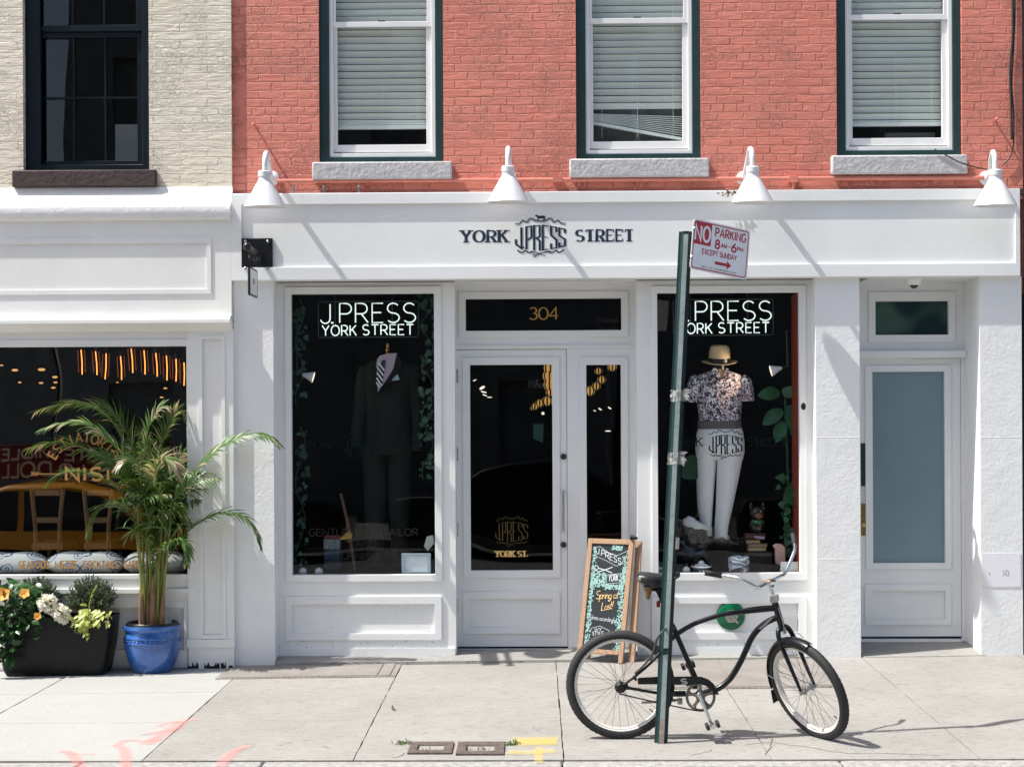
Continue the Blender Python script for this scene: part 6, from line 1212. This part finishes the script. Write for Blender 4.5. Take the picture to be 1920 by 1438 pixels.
nf = Vector((.80, .49, .345)).normalized(); dn = (-Vector((0, 0, 1)) + nf * nf.z).normalized(); fc = b(1515, 1288, -.07); fc.z = gz(fc.x, fc.y) + rw * -dn.z + .0 + .028 * 0
TF = wheel(fc, nf, 'front')
fu = nf.cross(Vector((0, 0, 1))).normalized(); fu = fu if fu.x > 0 else -fu; fs = -dn
BB = b(1312, 1301.5)
P_ = lambda L, dy=0: smooth_path([b(x, y, dy) for x, y in L], 6)
m = MB()
m.tube([b(1303, 1290), b(1303.5, 1269), b(1286, 1230), b(1261, 1172)], .0165, 12)
m.tube(P_([(1250, 1206), (1270, 1188), (1300, 1170), (1330, 1159), (1360, 1151), (1400, 1146), (1451, 1141)]), .0155, 12); m.tube(P_([(1372, 1150), (1395, 1143), (1420, 1139), (1452, 1137)], .022), .010, 8)
m.tube(P_([(1460, 1156), (1440, 1165), (1423, 1178), (1409, 1196), (1398, 1220), (1386, 1245), (1368, 1273), (1345, 1291), (1314, 1300)]), .019, 12)
m.tube([b(1453, 1130), b(1464.5, 1171)], .021, 14); m.lathe([(.024, -.035), (.024, .035)], Matrix.Translation(BB) @ Matrix.Rotation(rad(90), 4, 'X'), 16, True)
for sg_ in (-1, 1):
    dy = .058 * sg_
    m.tube(smooth_path([b(1262, 1190, .015 * sg_), b(1250, 1205, .03 * sg_), b(1227, 1235, dy), b(1200, 1260, dy), b(1170, 1283, dy)], 4), .0085, 8)
    m.tube(smooth_path([b(1308, 1300, .03 * sg_), b(1270, 1303, .045 * sg_), b(1228, 1298, dy), b(1172, 1288, dy)], 4), .0095, 8); m.gprism([b(1160, 1280, dy - .004), b(1176, 1278, dy - .004), b(1180, 1292, dy - .004), b(1162, 1295, dy - .004)], Vector((0, 1, 0)), .006)
m.tube([b(1188, 1266, -.055), b(1193, 1275, -.055)], .01, 6); m.tube([b(1248, 1171, 0), b(1261, 1171, 0)], .02, 10)
m.build('frame', BIKEB, bike, ang=60)
m = MB(); m.gprism([b(1383.5 + x, 1166 + y, -.0215) for x, y in ((38, 12), (49, 3), (62, -9), (66, -8), (53, 6), (42, 14))], Vector((0, 1, 0)), .003); m.build('silver_decal', STEEL, bike)
m = MB(); g = [(470, 400), (485, 362), (720, 350), (1250, 343), (1340, 352), (1430, 385), (1500, 445), (1535, 510), (1570, 590), (1500, 588), (1450, 520), (1390, 470), (1300, 445), (1210, 455), (1140, 480), (1120, 460), (900, 455), (720, 450), (480, 452)]
m.gprism([b(1130 + x / 7.19, 1220 + y / 7.19, -.062) for x, y in g], Vector((0, 1, 0)), .012); m.gprism([b(1130 + x / 7.19, 1220 + y / 7.19, -.058) for x, y in ((870, 548), (980, 540), (985, 600), (870, 600))], Vector((0, 1, 0)), .01); m.gprism([b(1130 + x / 7.19, 1220 + y / 7.19, -.03) for x, y in ((860, 545), (1120, 540), (1130, 615), (860, 600))], Vector((0, 1, 0)), .02); cgd = m.build('chain_guard', BIKEB, bike, smooth=False, bevel=.002)
m = MB(); yy = Yb - .0635
for s_ in fit('S', X(1277, yy, 1277), X(1288, yy, 1277), Z(1282, yy, 1282), Z(1272.5, yy, 1282)): m.ribbon(s_, .007, wallfn(yy))
m.build('lettering', mat('grey_decal', (.35, .36, .37), .4), cgd, smooth=False)
c = b(1313.6, 1305.5, -.05); T = Matrix.Translation(c) @ Matrix.Rotation(rad(90), 4, 'X'); m = MB(); s_ = 1 / 300.
rs = []
for r, z in ((.0915, -.002), (.0915, .002), (.076, .002), (.076, -.002)): rs.append([T @ Vector(((r + (.004 * (k % 2) if r > .09 else 0)) * math.cos(2 * math.pi * k / 92), (r + (.004 * (k % 2) if r > .09 else 0)) * math.sin(2 * math.pi * k / 92), z)) for k in range(92)])
m.rings(rs, loop=True); m.lathe([(1e-4, .006), (.028, .005), (.03, 0), (.028, -.004)], T, 20)
for k in range(5): a = rad(72 * k + 20); m.tube([T @ Vector((.02 * math.cos(a), .02 * math.sin(a), 0)), T @ Vector((.055 * math.cos(a), .055 * math.sin(a), 0)), T @ Vector((.08 * math.cos(a), .08 * math.sin(a), 0))], [.013, .009, .018], 8, flat=1)
m.build('chainring', mat('worn_steel_dark', (.20, .18, .15), .4, .9, var=.5, vscale=40), bike)
m = MB(); m.lathe([(1e-4, .02), (.02, .02), (.03, .01), (.036, .006), (.036, -.004), (.02, -.01)], Matrix.Translation(b(1163.2, 1288, -.05)) @ Matrix.Rotation(rad(90), 4, 'X'), 18); m.build('sprocket', mat('dark_sprocket', (.02, .018, .016), .5, .5), bike)
m = MB(); m.tube(P_([(1161, 1300), (1190, 1307), (1228, 1315.5), (1262, 1323), (1302, 1331), (1320, 1332)], -.05), .0045, 6); m.build('chain', mat('oily_chain', (.02, .018, .016), .5, .6), bike)
m = MB(); m.tube([b(1311, 1302, -.075), b(1322, 1328, -.082), b(1333, 1354, -.088)], [.013, .011, .0095], 10); m.ball(b(1311, 1302, -.07), .017, 10); m.build('crank_arm', CHROME, bike)
m = MB(); m.tube([b(1313, 1300, .06), b(1300, 1272, .075), b(1290, 1249, .08)], .010, 8); m.build('crank_arm', CHROME, bike)
for (px, py, dy) in ((1336, 1359, -.14), (1290, 1247, .13)):
    m = MB(); q = b(px, py, dy); m.lathe([(.014, -.05), (.016, -.045), (.016, .045), (.014, .05)], Matrix.Translation(q) @ Matrix.Rotation(rad(90), 4, 'X'), 12, True); pd = m.build('pedal', CHROME if dy < 0 else BIKEB, bike)
    for sx in (-1, 1): m = MB(); o = Vector((sx * .031, 0, sx * .008)); m.box(-.011, .011, -.046, .046, -.017, .017, Matrix.Translation(q + o) @ Matrix.Rotation(rad(-18), 4, 'Y')); m.build('rubber_block', RUBBER, pd, bevel=.005)
m = MB(); m.tube([b(1275, 1308, -.02), b(1275, 1320, -.03)], .016, 10); m.tube([b(1275, 1312, -.02), b(1262, 1312, .02)], .008, 6); m.tube([b(1203, 1317, .07), b(1268, 1313, .05)], .008, 8); m.build('kickstand', STEEL, bike)
# saddle
SAD = mat('saddle_vinyl', (.022, .023, .025), .38, bump=.001, bscale=80); m = MB(); rs = []
for px, zt, zb_, hw in ((1193.5, 1078, 1086, .05), (1196, 1074.5, 1090, .085), (1203, 1072, 1095, .105), (1214, 1072.5, 1099, .11), (1226, 1074, 1103, .10), (1238, 1075, 1104, .075), (1250, 1074, 1099, .05), (1260, 1072, 1091, .034), (1269, 1071, 1085, .026), (1275, 1073, 1081, .014)):
    A = b(px, zt); Bq = b(px, zb_); cz = (A.z + Bq.z) / 2; hz = (A.z - Bq.z) / 2; f = lambda a, p: abs(a) ** p * (1 if a > 0 else -1)
    rs.append([Vector((A.x, Yb + hw * f(math.cos(q), .75), cz + hz * f(math.sin(q), .7))) for q in [2 * math.pi * k / 20 for k in range(20)]])
m.rings(rs); sdl = m.build('saddle', SAD, bike, ang=60)
m = MB(); m.lathe([(1e-4, .003), (.011, .003), (.014, 0)], Matrix.Translation(b(1199.5, 1084, -.098)) @ Matrix.Rotation(rad(90), 4, 'X') @ Matrix.Rotation(rad(-35), 4, 'Y'), 16); m.build('badge', STEEL, sdl)
m = MB(); m.gprism([b(x, y, -.06) for x, y in ((1207, 1100), (1232, 1106), (1262, 1090), (1262, 1094), (1238, 1120), (1228, 1108), (1216, 1108), (1210, 1106))], Vector((0, 1, 0)), .12); m.tube([b(1232, 1104), b(1246, 1138), b(1261, 1172)], .0135, 10); m.build('seat_post', BLACK, bike)
for dy in (-.055, .055): m = MB(); m.lathe([(.008, -.075), (.016, -.06), (.03, 0), (.03, .006)], Matrix.Translation(b(1215, 1101, dy)), 12); m.build('saddle_spring', mat('tan_rubber', (.20, .11, .05), .6), bike)
m = MB(); m.box(*[v for v in (b(1231, 1131).x, b(1237, 1131).x, Yb - .03, Yb + .03, b(1234, 1137).z, b(1234, 1126).z)]); m.build('rear_reflector', mat('red_reflector', (.25, .01, .015), .2), bike)
# fork, bars
cr = b(1466.5, 1178); m = MB(); m.tube([b(1464, 1169), b(1467, 1182)], .019, 12)
hl, hr = fc - nf * .056, fc + nf * .056; up = (cr - fc); ul = up.normalized()
for s_, h in ((-1, hl), (1, hr)):
    m.tube(smooth_path([cr + ul * .005, cr + nf * s_ * .03 - ul * .0, cr + nf * s_ * .05 - ul * .04, cr + nf * s_ * .056 - ul * .14, h + ul * .10, h], 6), [.016 - .007 * max(0, k - 12) / 18 for k in range(31)], 10)
m.build('fork', BIKEB, bike, ang=60)
m = MB()
for s_, h in ((-1, hl), (1, hr)): m.lathe([(1e-4, .012), (.012, .01), (.014, 0), (1e-4, 0)], Matrix.Translation(h) @ (nf * s_).to_track_quat('Z', 'Y').to_matrix().to_4x4(), 6)
m.build('axle_nut', STEEL, bike)
def fend(a0, a1, nm, wd=.036):
    m = MB(); rs = []
    for k in range(21):
        a = rad(a0 + (a1 - a0) * k / 20); d = fu * math.cos(a) + fs * math.sin(a)
        rs.append([fc + d * (.352 - .02 * (t / wd) ** 2 * 1.0) + nf * t for t in (-wd, -wd * .6, 0, wd * .6, wd)] + [fc + d * (.349 - .02 * (t / wd) ** 2) + nf * t for t in (wd, wd * .6, 0, -wd * .6, -wd)])
    m.rings(rs); return m.build(nm, BIKEB, bike, ang=60)
fend(66, 100, 'front_fender'); fend(100.2, 186, 'front_fender')
d = (fu * math.cos(rad(188)) + fs * math.sin(rad(188))); q = fc + d * .35; m = MB(); m.gprism([q - nf * .03, q + nf * .03, q + nf * .04 - fs * .085, q - nf * .04 - fs * .085], -d, .004); m.build('mud_flap', RUBBER, bike)
m = MB(); q1 = fc + (fu * math.cos(rad(168)) + fs * math.sin(rad(168))) * .35
for s_, h in ((-1, hl), (1, hr)): m.tube([q1 + nf * s_ * .035, h], .0025, 5)
m.build('fender_stay', STEEL, bike)
m = MB(); m.tube(smooth_path([b(1455, 1128), b(1449, 1113), b(1443, 1098), b(1445, 1090)], 5), .0125, 12); m.tube([b(1440, 1091, -.02), b(1450, 1090, .03)], .02, 12); m.build('stem', CHROME, bike)
m = MB(); m.ball(b(1449, 1098, -.03), .009, 10); m.build('stem_bolt', BLACK, bike)
m = MB(); m.gprism([b(x, y, -.05) for x, y in ((1444, 1117), (1459, 1113), (1461, 1116), (1461, 1126), (1458, 1129), (1446, 1131), (1443, 1128))], Vector((0, 1, 0)), .018); m.build('front_reflector', mat('clear_reflector', (.45, .44, .42), .15, .5), bike, bevel=.004)
m = MB(); m.tube(smooth_path([b(1352, 1078.5, -.07), b(1366, 1080, -.09), b(1384, 1083.5, -.13), b(1402, 1092, -.15), b(1420, 1101, -.14), b(1432, 1096, -.06), b(1445, 1090, 0), b(1460, 1082, .06), b(1471, 1075.5, .12), b(1479, 1059, .17), b(1488, 1037, .22), b(1490.5, 1028, .25), b(1489.5, 1017, .3)], 6), .0115, 12); m.build('handlebar', CHROME, bike, ang=60)
def grip(pts, nm):
    m = MB(); P = smooth_path([b(*p) for p in pts], 8); m.tube(P, [.0165 + .0016 * (k % 2) for k in range(len(P))], 12); m.build(nm, RUBBER, bike)
grip(((1322, 1073.5, -.03), (1337, 1076, -.045), (1354, 1079, -.07)), 'grip'); grip(((1486.5, 1001, .36), (1488.5, 1010, .33), (1489.8, 1019, .295)), 'grip')
m = MB(); m.tube(smooth_path([b(1459, 1139, -.03), b(1466, 1160, -.04), b(1470, 1176, -.04)], 5), .003, 6); m.tube(smooth_path([b(1482, 1200, .1), b(1494, 1186, .12), b(1506, 1196, .12), b(1512, 1208, .08)], 5), .0025, 6); m.tube(smooth_path([b(1451, 1247, -.02), b(1458, 1255, -.05), b(1466, 1260, -.06)], 5), .003, 6); m.build('cable', STEEL, bike)
m = MB(); m.gprism([b(x, y, -.03) for x, y in ((1469, 1176), (1473, 1176), (1474, 1188), (1469, 1188))], Vector((0, 1, 0)), .006); m.build('fork_bracket', STEEL, bike)
lk = MB(); lk.tube(smooth_path([b(1263, 1186, .03), b(1262, 1177, -.03), b(1254, 1177, -.12), b(1243, 1183, -.19), b(1233, 1196, -.19), b(1228, 1212, -.13), b(1222, 1228, -.08), b(1206, 1248, -.07), b(1190, 1262, -.065)], 6), .0075, 8)
tag(lk.build('cable_lock', mat('lock_cable', (.05, .055, .055), .4)), 'dark cable lock looped round the green post and bicycle', 'bike lock')
# ================================================================== palm in its blue pot
r6 = random.Random(23); U, G_ = r6.uniform, r6.gauss
PO = gp(286, 1258); PO.z -= .004; PY = PO.y; PX = at(286, 1220, PY).x; ps_ = (PY + 13.5) / F
def leafmat(name, c1, c2, trans=.25, rough=.42):
    s = NT(name); v = s.mapping(); s.l(s.ramp(s.noise(v, 7, 3).outputs[0], [(.35, c1), (.65, c2)]), s.b.inputs['Base Color']); s.b.inputs['Roughness'].default_value = rough
    o = s.t.nodes['Material Output']; tl = s.n('BsdfTranslucent'); tl.inputs[0].default_value = (c2[0] * 1.6, c2[1] * 1.5, c2[2], 1); mx = s.n('MixShader'); mx.inputs[0].default_value = trans
    s.l(s.b.outputs[0], mx.inputs[1]); s.l(tl.outputs[0], mx.inputs[2]); s.l(mx.outputs[0], o.inputs[0]); return s.m
PG = leafmat('palm_green', (.045, .11, .028), (.12, .205, .05)); PD = leafmat('palm_dry', (.27, .21, .13), (.43, .36, .25)); PC = leafmat('palm_cane', (.15, .19, .035), (.26, .25, .06), .05)
pot = thing('plant_pot', 'round glazed cobalt blue plant pot on the sidewalk', 'plant pot', (PX, PY, PO.z)); T = Matrix.Translation((PX, PY, PO.z)); k_ = ps_
m = MB(); m.lathe([(r * k_, h * k_) for r, h in ((.1, 0), (34, 0), (37, 2), (45, 20), (50, 40), (52.5, 55), (52, 66), (49.5, 74), (49, 77), (53, 80), (55, 84), (53.5, 89), (50, 89), (48.5, 80), (48, 70), (.1, 69))], T, 48)
def pot_mat():
    s = NT('cobalt_glaze'); v = s.mapping(); c = s.ramp(s.noise(v, 6, 5, .7).outputs[0], [(.35, (.018, .07, .26)), (.62, (.045, .15, .46))]); s.l(c, s.b.inputs['Base Color']); s.b.inputs['Roughness'].default_value = .12; s.b.inputs['Coat Weight'].default_value = .6
    bp = s.n('Bump'); bp.inputs['Distance'].default_value = .004; s.l(s.noise(v, 5, 3).outputs[0], bp.inputs['Height']); s.l(bp.outputs[0], s.b.inputs['Normal']); return s.m
m.build('pot', pot_mat(), pot, ang=60)
m = MB()
for z, r in ((66.5, 52.4), (57, 53)): m.tube([T @ Vector((r * k_ * math.cos(a), r * k_ * math.sin(a), z * k_)) for a in [2 * math.pi * j / 48 for j in range(48)]], .0055, 6, loop=True)
for j in range(40): a = 2 * math.pi * j / 40; m.ball(T @ Vector((52.6 * k_ * math.cos(a), 52.6 * k_ * math.sin(a), 62 * k_)), .008, 6)
m.build('relief_band', MATS['cobalt_glaze'], pot, ang=60)
m = MB(); m.lathe([(r * k_, h * k_) for r, h in ((47.6, 71), (47.8, 93), (46.5, 94), (45, 92), (44, 82), (.1, 81))], T, 40); m.build('inner_pot', BLACK, pot, ang=60); m = MB(); m.lathe([(44.5 * k_, 84 * k_), (.1 * k_, 86 * k_)], T, 24); m.build('soil', DIRT, pot)
palm = thing('palm_plant', 'tall areca palm with arching fronds growing in the blue pot', 'palm', (PX, PY, PO.z + 85 * k_))
def P3(px, py, dy=0): return at(px, py, PY + dy)
cg, csh = MB(), MB(); tops = []
for k in range(22):
    bx, by = 286 + U(-19, 19), U(-.06, .06); tx_ = 286 + (bx - 286) * U(1.0, 2.6) + U(-8, 8); ty = U(900, 1000); dy = by + U(-.12, .12)
    A = P3(bx, 1172, by); Bq = P3((bx * .7 + tx_ * .3), 1085, by); C = P3(tx_, ty, dy)
    cg.tube(smooth_path([A, Bq, (Bq + C) / 2 + Vector((U(-.01, .01), 0, 0)), C], 4), [.013 - .008 * j / 12 for j in range(13)], 7); tops.append((tx_, ty, dy))
for k in range(8):
    bx, by = 286 + U(-22, 24), U(-.09, .05); A = P3(bx, 1173, by); C = P3(bx + U(-4, 4), U(1075, 1120), by); csh.tube(smooth_path([A, (A + C) / 2, C], 3), [.024, .026, .024, .02, .016, .011, .006], 7)
cg.build('canes', PC, palm); csh.build('dry_sheath', mat('dry_palm_sheath', (.20, .12, .065), .9, var=.45, vscale=18, vec=(4, 4, .6)), palm)
def frond(path, L, n, green, dryness=.12, roll=0, droop=.9, fwd=.9, w_=.017, start=.22):
    P = smooth_path([P3(*p) for p in path], 6); N = len(P); green.tube(P, [max(.0015, .006 * (1 - j / N)) for j in range(N)], 5)
    D = [0]
    for a, b in zip(P, P[1:]): D.append(D[-1] + (b - a).length)
    for i in range(n):
        t = start + (1 - start) * i / (n - 1); d = D[-1] * t; j = next(q for q in range(1, N) if D[q] >= d - 1e-9); f = (d - D[j - 1]) / max(1e-6, D[j] - D[j - 1]); p = P[j - 1].lerp(P[j], f); tg = (P[j] - P[j - 1]).normalized()
        up = (Vector((0, 0, 1)) - tg * tg.z); up = up.normalized() if up.length > .15 else Vector((0, -1, 0)); sd_ = tg.cross(up).normalized()
        up2 = up * math.cos(roll) + sd_ * math.sin(roll); s2 = sd_ * math.cos(roll) - up * math.sin(roll)
        ln = L * (.28 + .85 * math.sin(math.pi * min(1, .17 + t * .76))) * U(.85, 1.1)
        for sgn in (-1, 1):
            dr = s2 * sgn * .75 + up2 * U(.25, .6) + tg * (fwd + t * .8) * U(.85, 1.15)
            green.mi = 1 if r6.random() < dryness * (2.2 if t > .75 else 1) else 0
            green.leaf(p, dr, up2 + Vector((0, -.35, 0)), ln, w_ * U(.8, 1.15), droop * U(.7, 1.5), 5, .2, (.45, .95, 1, .8, .5, .04))
WY = -.27 - PY; gm = MB()
FR = [ # (px,py,dy) along the rachis, leaflet length, count, roll, dryness
 (((270, 950, .0), (240, 850, -.02), (205, 785, -.04), (150, 757, -.06), (100, 762, -.08), (72, 770, -.08)), .20, 30, .3, .12),
 (((262, 940, -.1), (225, 850, -.16), (165, 797, -.2), (120, 793, -.22), (84, 803, -.24)), .19, 28, -.2, .2),
 (((262, 950, -.1), (215, 880, -.2), (150, 838, -.24), (95, 830, -.28), (58, 840, -.3)), .18, 26, .5, .08),
 (((258, 955, -.15), (205, 905, -.25), (150, 885, -.3), (110, 890, -.3), (92, 905, -.3)), .17, 22, .2, .1),
 (((285, 930, .05), (272, 850, .08), (280, 800, .06), (300, 765, .04), (312, 764, .03)), .16, 22, .8, .15),
 (((295, 930, .0), (300, 850, .04), (315, 800, .06), (334, 770, .05), (345, 783, .05)), .17, 24, -.7, .2),
 (((300, 1000, -.0), (330, 935, .1), (370, 880, WY * .7), (420, 834, WY * .95), (470, 815, WY), (505, 819, WY), (522, 832, WY)), .175, 34, .5, .08),
 (((305, 1060, -.0), (340, 1010, .1), (375, 978, WY * .7), (420, 962, WY * .9), (455, 968, WY), (476, 990, WY), (486, 1018, WY)), .175, 26, .3, .05),
 (((300, 1050, -.12), (320, 1020, -.22), (336, 1012, -.26), (346, 1028, -.28), (350, 1050, -.28)), .16, 20, .2, .02),
 (((258, 980, -.1), (225, 950, -.2), (195, 950, -.25), (178, 970, -.27), (170, 1000, -.27)), .16, 20, .4, .1),
 (((285, 920, -.1), (292, 880, -.2), (305, 860, -.25), (325, 868, -.3), (335, 890, -.3)), .17, 24, .3, .55),
 (((280, 930, -.15), (262, 880, -.22), (240, 862, -.27), (222, 875, -.3)), .15, 20, -.4, .25),
 (((300, 960, .0), (318, 900, .0), (335, 860, .02), (343, 850, .02)), .16, 22, 1.0, .3),
 (((275, 930, .1), (250, 840, .14), (225, 790, .16), (190, 760, .16), (160, 758, .16)), .18, 26, .9, .05),
 (((270, 960, -.1), (240, 900, -.14), (200, 860, -.16), (175, 850, -.16)), .17, 24, -.8, .06),
 (((296, 1000, -.1), (322, 960, -.18), (338, 950, -.2), (345, 975, -.2)), .15, 18, .0, .1),
 (((290, 940, -.05), (288, 880, -.1), (270, 830, -.12), (262, 815, -.12)), .17, 22, .6, .2)]
for path, L, n, roll, dn in FR: fm_ = MB(); frond(path, L * 1.05, int(n * 1.25), fm_, dn, roll); fm_.build('frond', [PG, PD], palm, ang=80)
for tx_, ty, dy in tops:
    a = U(-1.3, 1.3); ln = U(60, 120); frond(((tx_, ty, dy), (tx_ + math.sin(a) * ln * .4, ty - math.cos(a) * ln * .5, dy + U(-.1, .1)), (tx_ + math.sin(a) * ln * .9, ty - math.cos(a) * ln * .6, dy + U(-.2, .1))), U(.12, .17), 13, gm, .10, U(-1, 1), 1.1, start=.1)
lm = MB()
for q in range(14):   # leafy side fronds low on the clump
    sx_ = r6.choice((-1, 1)); x0 = 288 + U(-14, 14); y0 = U(985, 1085); wd_ = U(35, 78); hh = U(40, 110); dy = U(-.2, .05); frond(((x0, y0, dy), (x0 + sx_ * wd_ * .35, y0 - hh * .8, dy - .03), (x0 + sx_ * wd_ * .75, y0 - hh, dy - .06), (x0 + sx_ * wd_, y0 - hh * .75, dy - .08)), U(.13, .19), 17, lm, .06, U(-.8, .8), 1.3, start=.15)
lm.build('lower_fronds', [leafmat('young_palm_green', (.07, .14, .025), (.17, .24, .05)), PD], palm, ang=80)
for q in range(46):   # loose strap leaves low in the clump
    tx_, ty, dy = r6.choice(tops); gm.mi = 0; gm.leaf(P3(tx_ + U(-6, 6), ty + U(0, 90), dy), Vector((G_(0, .8), U(-.8, .2), U(.1, 1.0))), Vector((0, -1, .3)), U(.16, .32), .016, U(1, 2.4), 6, .2, (.4, .9, 1, .9, .6, .3, .04))
gm.build('inner_fronds', [PG, PD], palm, ang=80)
# ================================================================== black planter box and its plants
B0 = gp(15, 1270); By = B0.y; bx0_, bx1_ = at(-12, 1200, By).x, at(206, 1200, By).x; zt_ = at(110, 1158, By).z; zb_ = gz(-3.7, By) - .004; dpt = .36
pl = thing('planter_box', 'black rectangular planter box full of flowers', 'planter', ((bx0_ + bx1_) / 2, By + dpt / 2, zb_))
def rr_(x0, x1, y0, y1, r, n=4):
    P = []
    for cx, cy, s0 in ((x1 - r, y0 + r, -90), (x1 - r, y1 - r, 0), (x0 + r, y1 - r, 90), (x0 + r, y0 + r, 180)): P += [(cx + r * math.cos(rad(s0 + 90 * k / n)), cy + r * math.sin(rad(s0 + 90 * k / n))) for k in range(n + 1)]
    return P
m = MB(); rs = []
for ins, z in ((.075, zb_), (.055, zb_ + .04), (.018, zb_ + .26), (.003, zt_ - .03), (0, zt_), (.018, zt_), (.022, zt_ - .05)): rs.append([Vector((x, y, z)) for x, y in rr_(bx0_ + ins, bx1_ - ins, By + ins * .6, By + dpt - ins * .6, .045)])
m.rings(rs); m.build('box', mat('black_resin', (.006, .007, .008), .42, spec=.25, var=.3, vscale=10, bump=.0015, bscale=30), pl, ang=50)
m = MB(); m.gprism([Vector((x, y, zt_ - .03)) for x, y in rr_(bx0_ + .02, bx1_ - .02, By + .02, By + dpt - .02, .03)], Vector((0, 0, -1)), .01); m.build('soil', DIRT, pl, smooth=False)
def Q(px, py, dy=.15): return at(px, py, By + dy)
HEB = leafmat('heath_leaf', (.05, .075, .045), (.16, .20, .12), .1, .6); HIB = leafmat('hibiscus_leaf', (.010, .042, .012), (.03, .09, .022), .12, .28); LIME = leafmat('lime_leaf', (.30, .36, .06), (.48, .52, .14), .3)
def shrub(px, py, rx, rz, lb, dy, sd_):
    r2 = random.Random(sd_); m = MB(); c = Q(px, py, dy)
    for k in range(330):
        th = r2.uniform(0, 6.28); ph = math.acos(r2.uniform(-.15, 1)); d = Vector((math.sin(ph) * math.cos(th), math.sin(ph) * math.sin(th), math.cos(ph)))
        ln = r2.uniform(.75, 1.12); tip = c + Vector((d.x * rx, d.y * rx * .8, d.z * rz)) * ln; st = c + Vector((d.x * rx * .25, d.y * rx * .2, -rz * .45)); dr = (tip - st); pts = 9
        for q in range(pts):
            f = .5 + .5 * q / pts; p = st + dr * f
            for w2 in range(3): m.leaf(p, dr.normalized() * .9 + Vector((r2.gauss(0, .5), r2.gauss(0, .5), r2.gauss(.25, .4))), Vector((r2.gauss(0, 1), -1, .5)), r2.uniform(.018, .032), .0075, .1, 2)
        m.tube([st, tip], .0016, 3)
    return tag(m.build('shrub', HEB, ang=80), lb, 'shrub')
shrub(66, 1128, .20, .20, 'grey green needle leaved shrub at the back left of the black planter', .24, 3); shrub(172, 1128, .19, .20, 'grey green needle leaved shrub at the right end of the black planter', .2, 4)
hb = thing('hibiscus_plant', 'dark glossy leaved hibiscus with yellow orange flowers spilling over the planter', 'hibiscus', Q(20, 1165, .1)); m = MB()
for k in range(330):
    a = r6.random(); px = U(-30, 74) if a < .75 else U(-20, 40); py = U(1092, 1175) if a < .6 else U(1150, 1245); 
    if py > 1200 and px > 48 - (py - 1200) * .5: continue
    dr = Vector((G_(0, .8), -abs(G_(.5, .4)), G_(.1, .6))); L = U(.05, .095); m.leaf(Q(px, py, U(-.07, .2) if py < 1165 else U(-.10, -.01)), dr, Vector((G_(0, .4), -.6, .9)), L, L * .62, .6, 4, .18, (.2, .9, 1, .6, .03))
m.build('leaves', HIB, hb, ang=70); m = MB()
for k in range(14): m.tube(smooth_path([Q(U(0, 60), 1168, U(.05, .15)), Q(U(-10, 70), U(1120, 1150), U(-.02, .12)), Q(U(-20, 76), U(1095, 1200), -.06)], 3), .004, 5)
m.build('stems', mat('green_stem', (.05, .07, .02), .6), hb)
PET = leafmat('hibiscus_petal', (.80, .36, .06), (.88, .58, .16), .25, .6)
for px, py, sz, dx in ((8, 1114, .062, -.1), (46, 1112, .048, .2), (70, 1155, .035, .4)):
    m = MB(); c = Q(px, py, -.1); ax = Vector((dx, -1, .35)).normalized(); e1 = ax.orthogonal().normalized(); e2 = ax.cross(e1)
    for k in range(5): a = 1.2566 * k + px; d = e1 * math.cos(a) + e2 * math.sin(a); m.leaf(c, d + ax * .45, ax, sz, sz * 1.05, .25, 5, .12, (.25, .7, 1, .95, .6, .1))
    m.tube([c, c + ax * sz * .8], .003, 5); m.build('flower', PET, hb, ang=70)
fl = thing('white_flower_plant', 'two ruffled white flower heads at the front of the black planter', 'flowers', Q(100, 1160, .04)); WP = leafmat('white_petal', (.74, .73, .70), (.85, .85, .83), .2, .7)
for px, py, R_ in ((89, 1131, .068), (114, 1149, .058), (120, 1157, .04)):
    m = MB(); c = Q(px, py, -.04)
    for k in range(170):
        d = Vector((G_(0, 1), G_(-.4, .9), G_(.2, .9))).normalized(); p = c + d * R_ * U(.55, .95); m.leaf(p, d + Vector((G_(0, .5), G_(0, .5), G_(0, .5))), d.orthogonal() + d * .5, U(.024, .036), U(.022, .034), .2, 3, .2, (.5, 1, .9, .3))
    m.build('flower_head', WP, fl, ang=80)
m = MB()
for k in range(40): L = U(.03, .06); m.leaf(Q(U(80, 135), U(1150, 1172), U(-.03, .12)), Vector((G_(0, .8), -.5, U(.1, .9))), Vector((0, -.5, 1)), L, L * .8, .5, 4, .15)
m.build('leaves', HIB, fl, ang=70)
lv = MB(); r6.seed(9)
for k in range(85):
    t = r6.random(); px = 186 - 34 * t + G_(0, 11) if k % 3 else U(135, 206); py = 1142 + 30 * t + G_(0, 7) if k % 3 else U(1150, 1168); L = U(.05, .085)
    if px < 150: py = max(py, 1152 + (150 - px) * 1.2)
    lv.leaf(Q(px, py, U(-.06, .05)), Vector((G_(-.2, .7), -.6, G_(-.35, .5))), Vector((0, -.7, .7)), L, L * .5, .7, 5, .15, (.25, .9, .7, .75, .4, .02))
for P in (((165, 1158), (168, 1130), (172, 1112), (178, 1104)), ((170, 1158), (150, 1168), (140, 1182)), ((180, 1155), (200, 1150), (210, 1160))): lv.tube(smooth_path([Q(a, b, -.05) for a, b in P], 4), .003, 5)
for px, py in ((170, 1120), (174, 1110), (178, 1103)): lv.leaf(Q(px, py, -.06), Vector((.5, -.3, .8)), Vector((0, -1, .3)), .045, .014, .3, 4)
tag(lv.build('lime_vine', LIME, ang=70), 'lime green leafy vine hanging over the right front of the planter', 'vine')
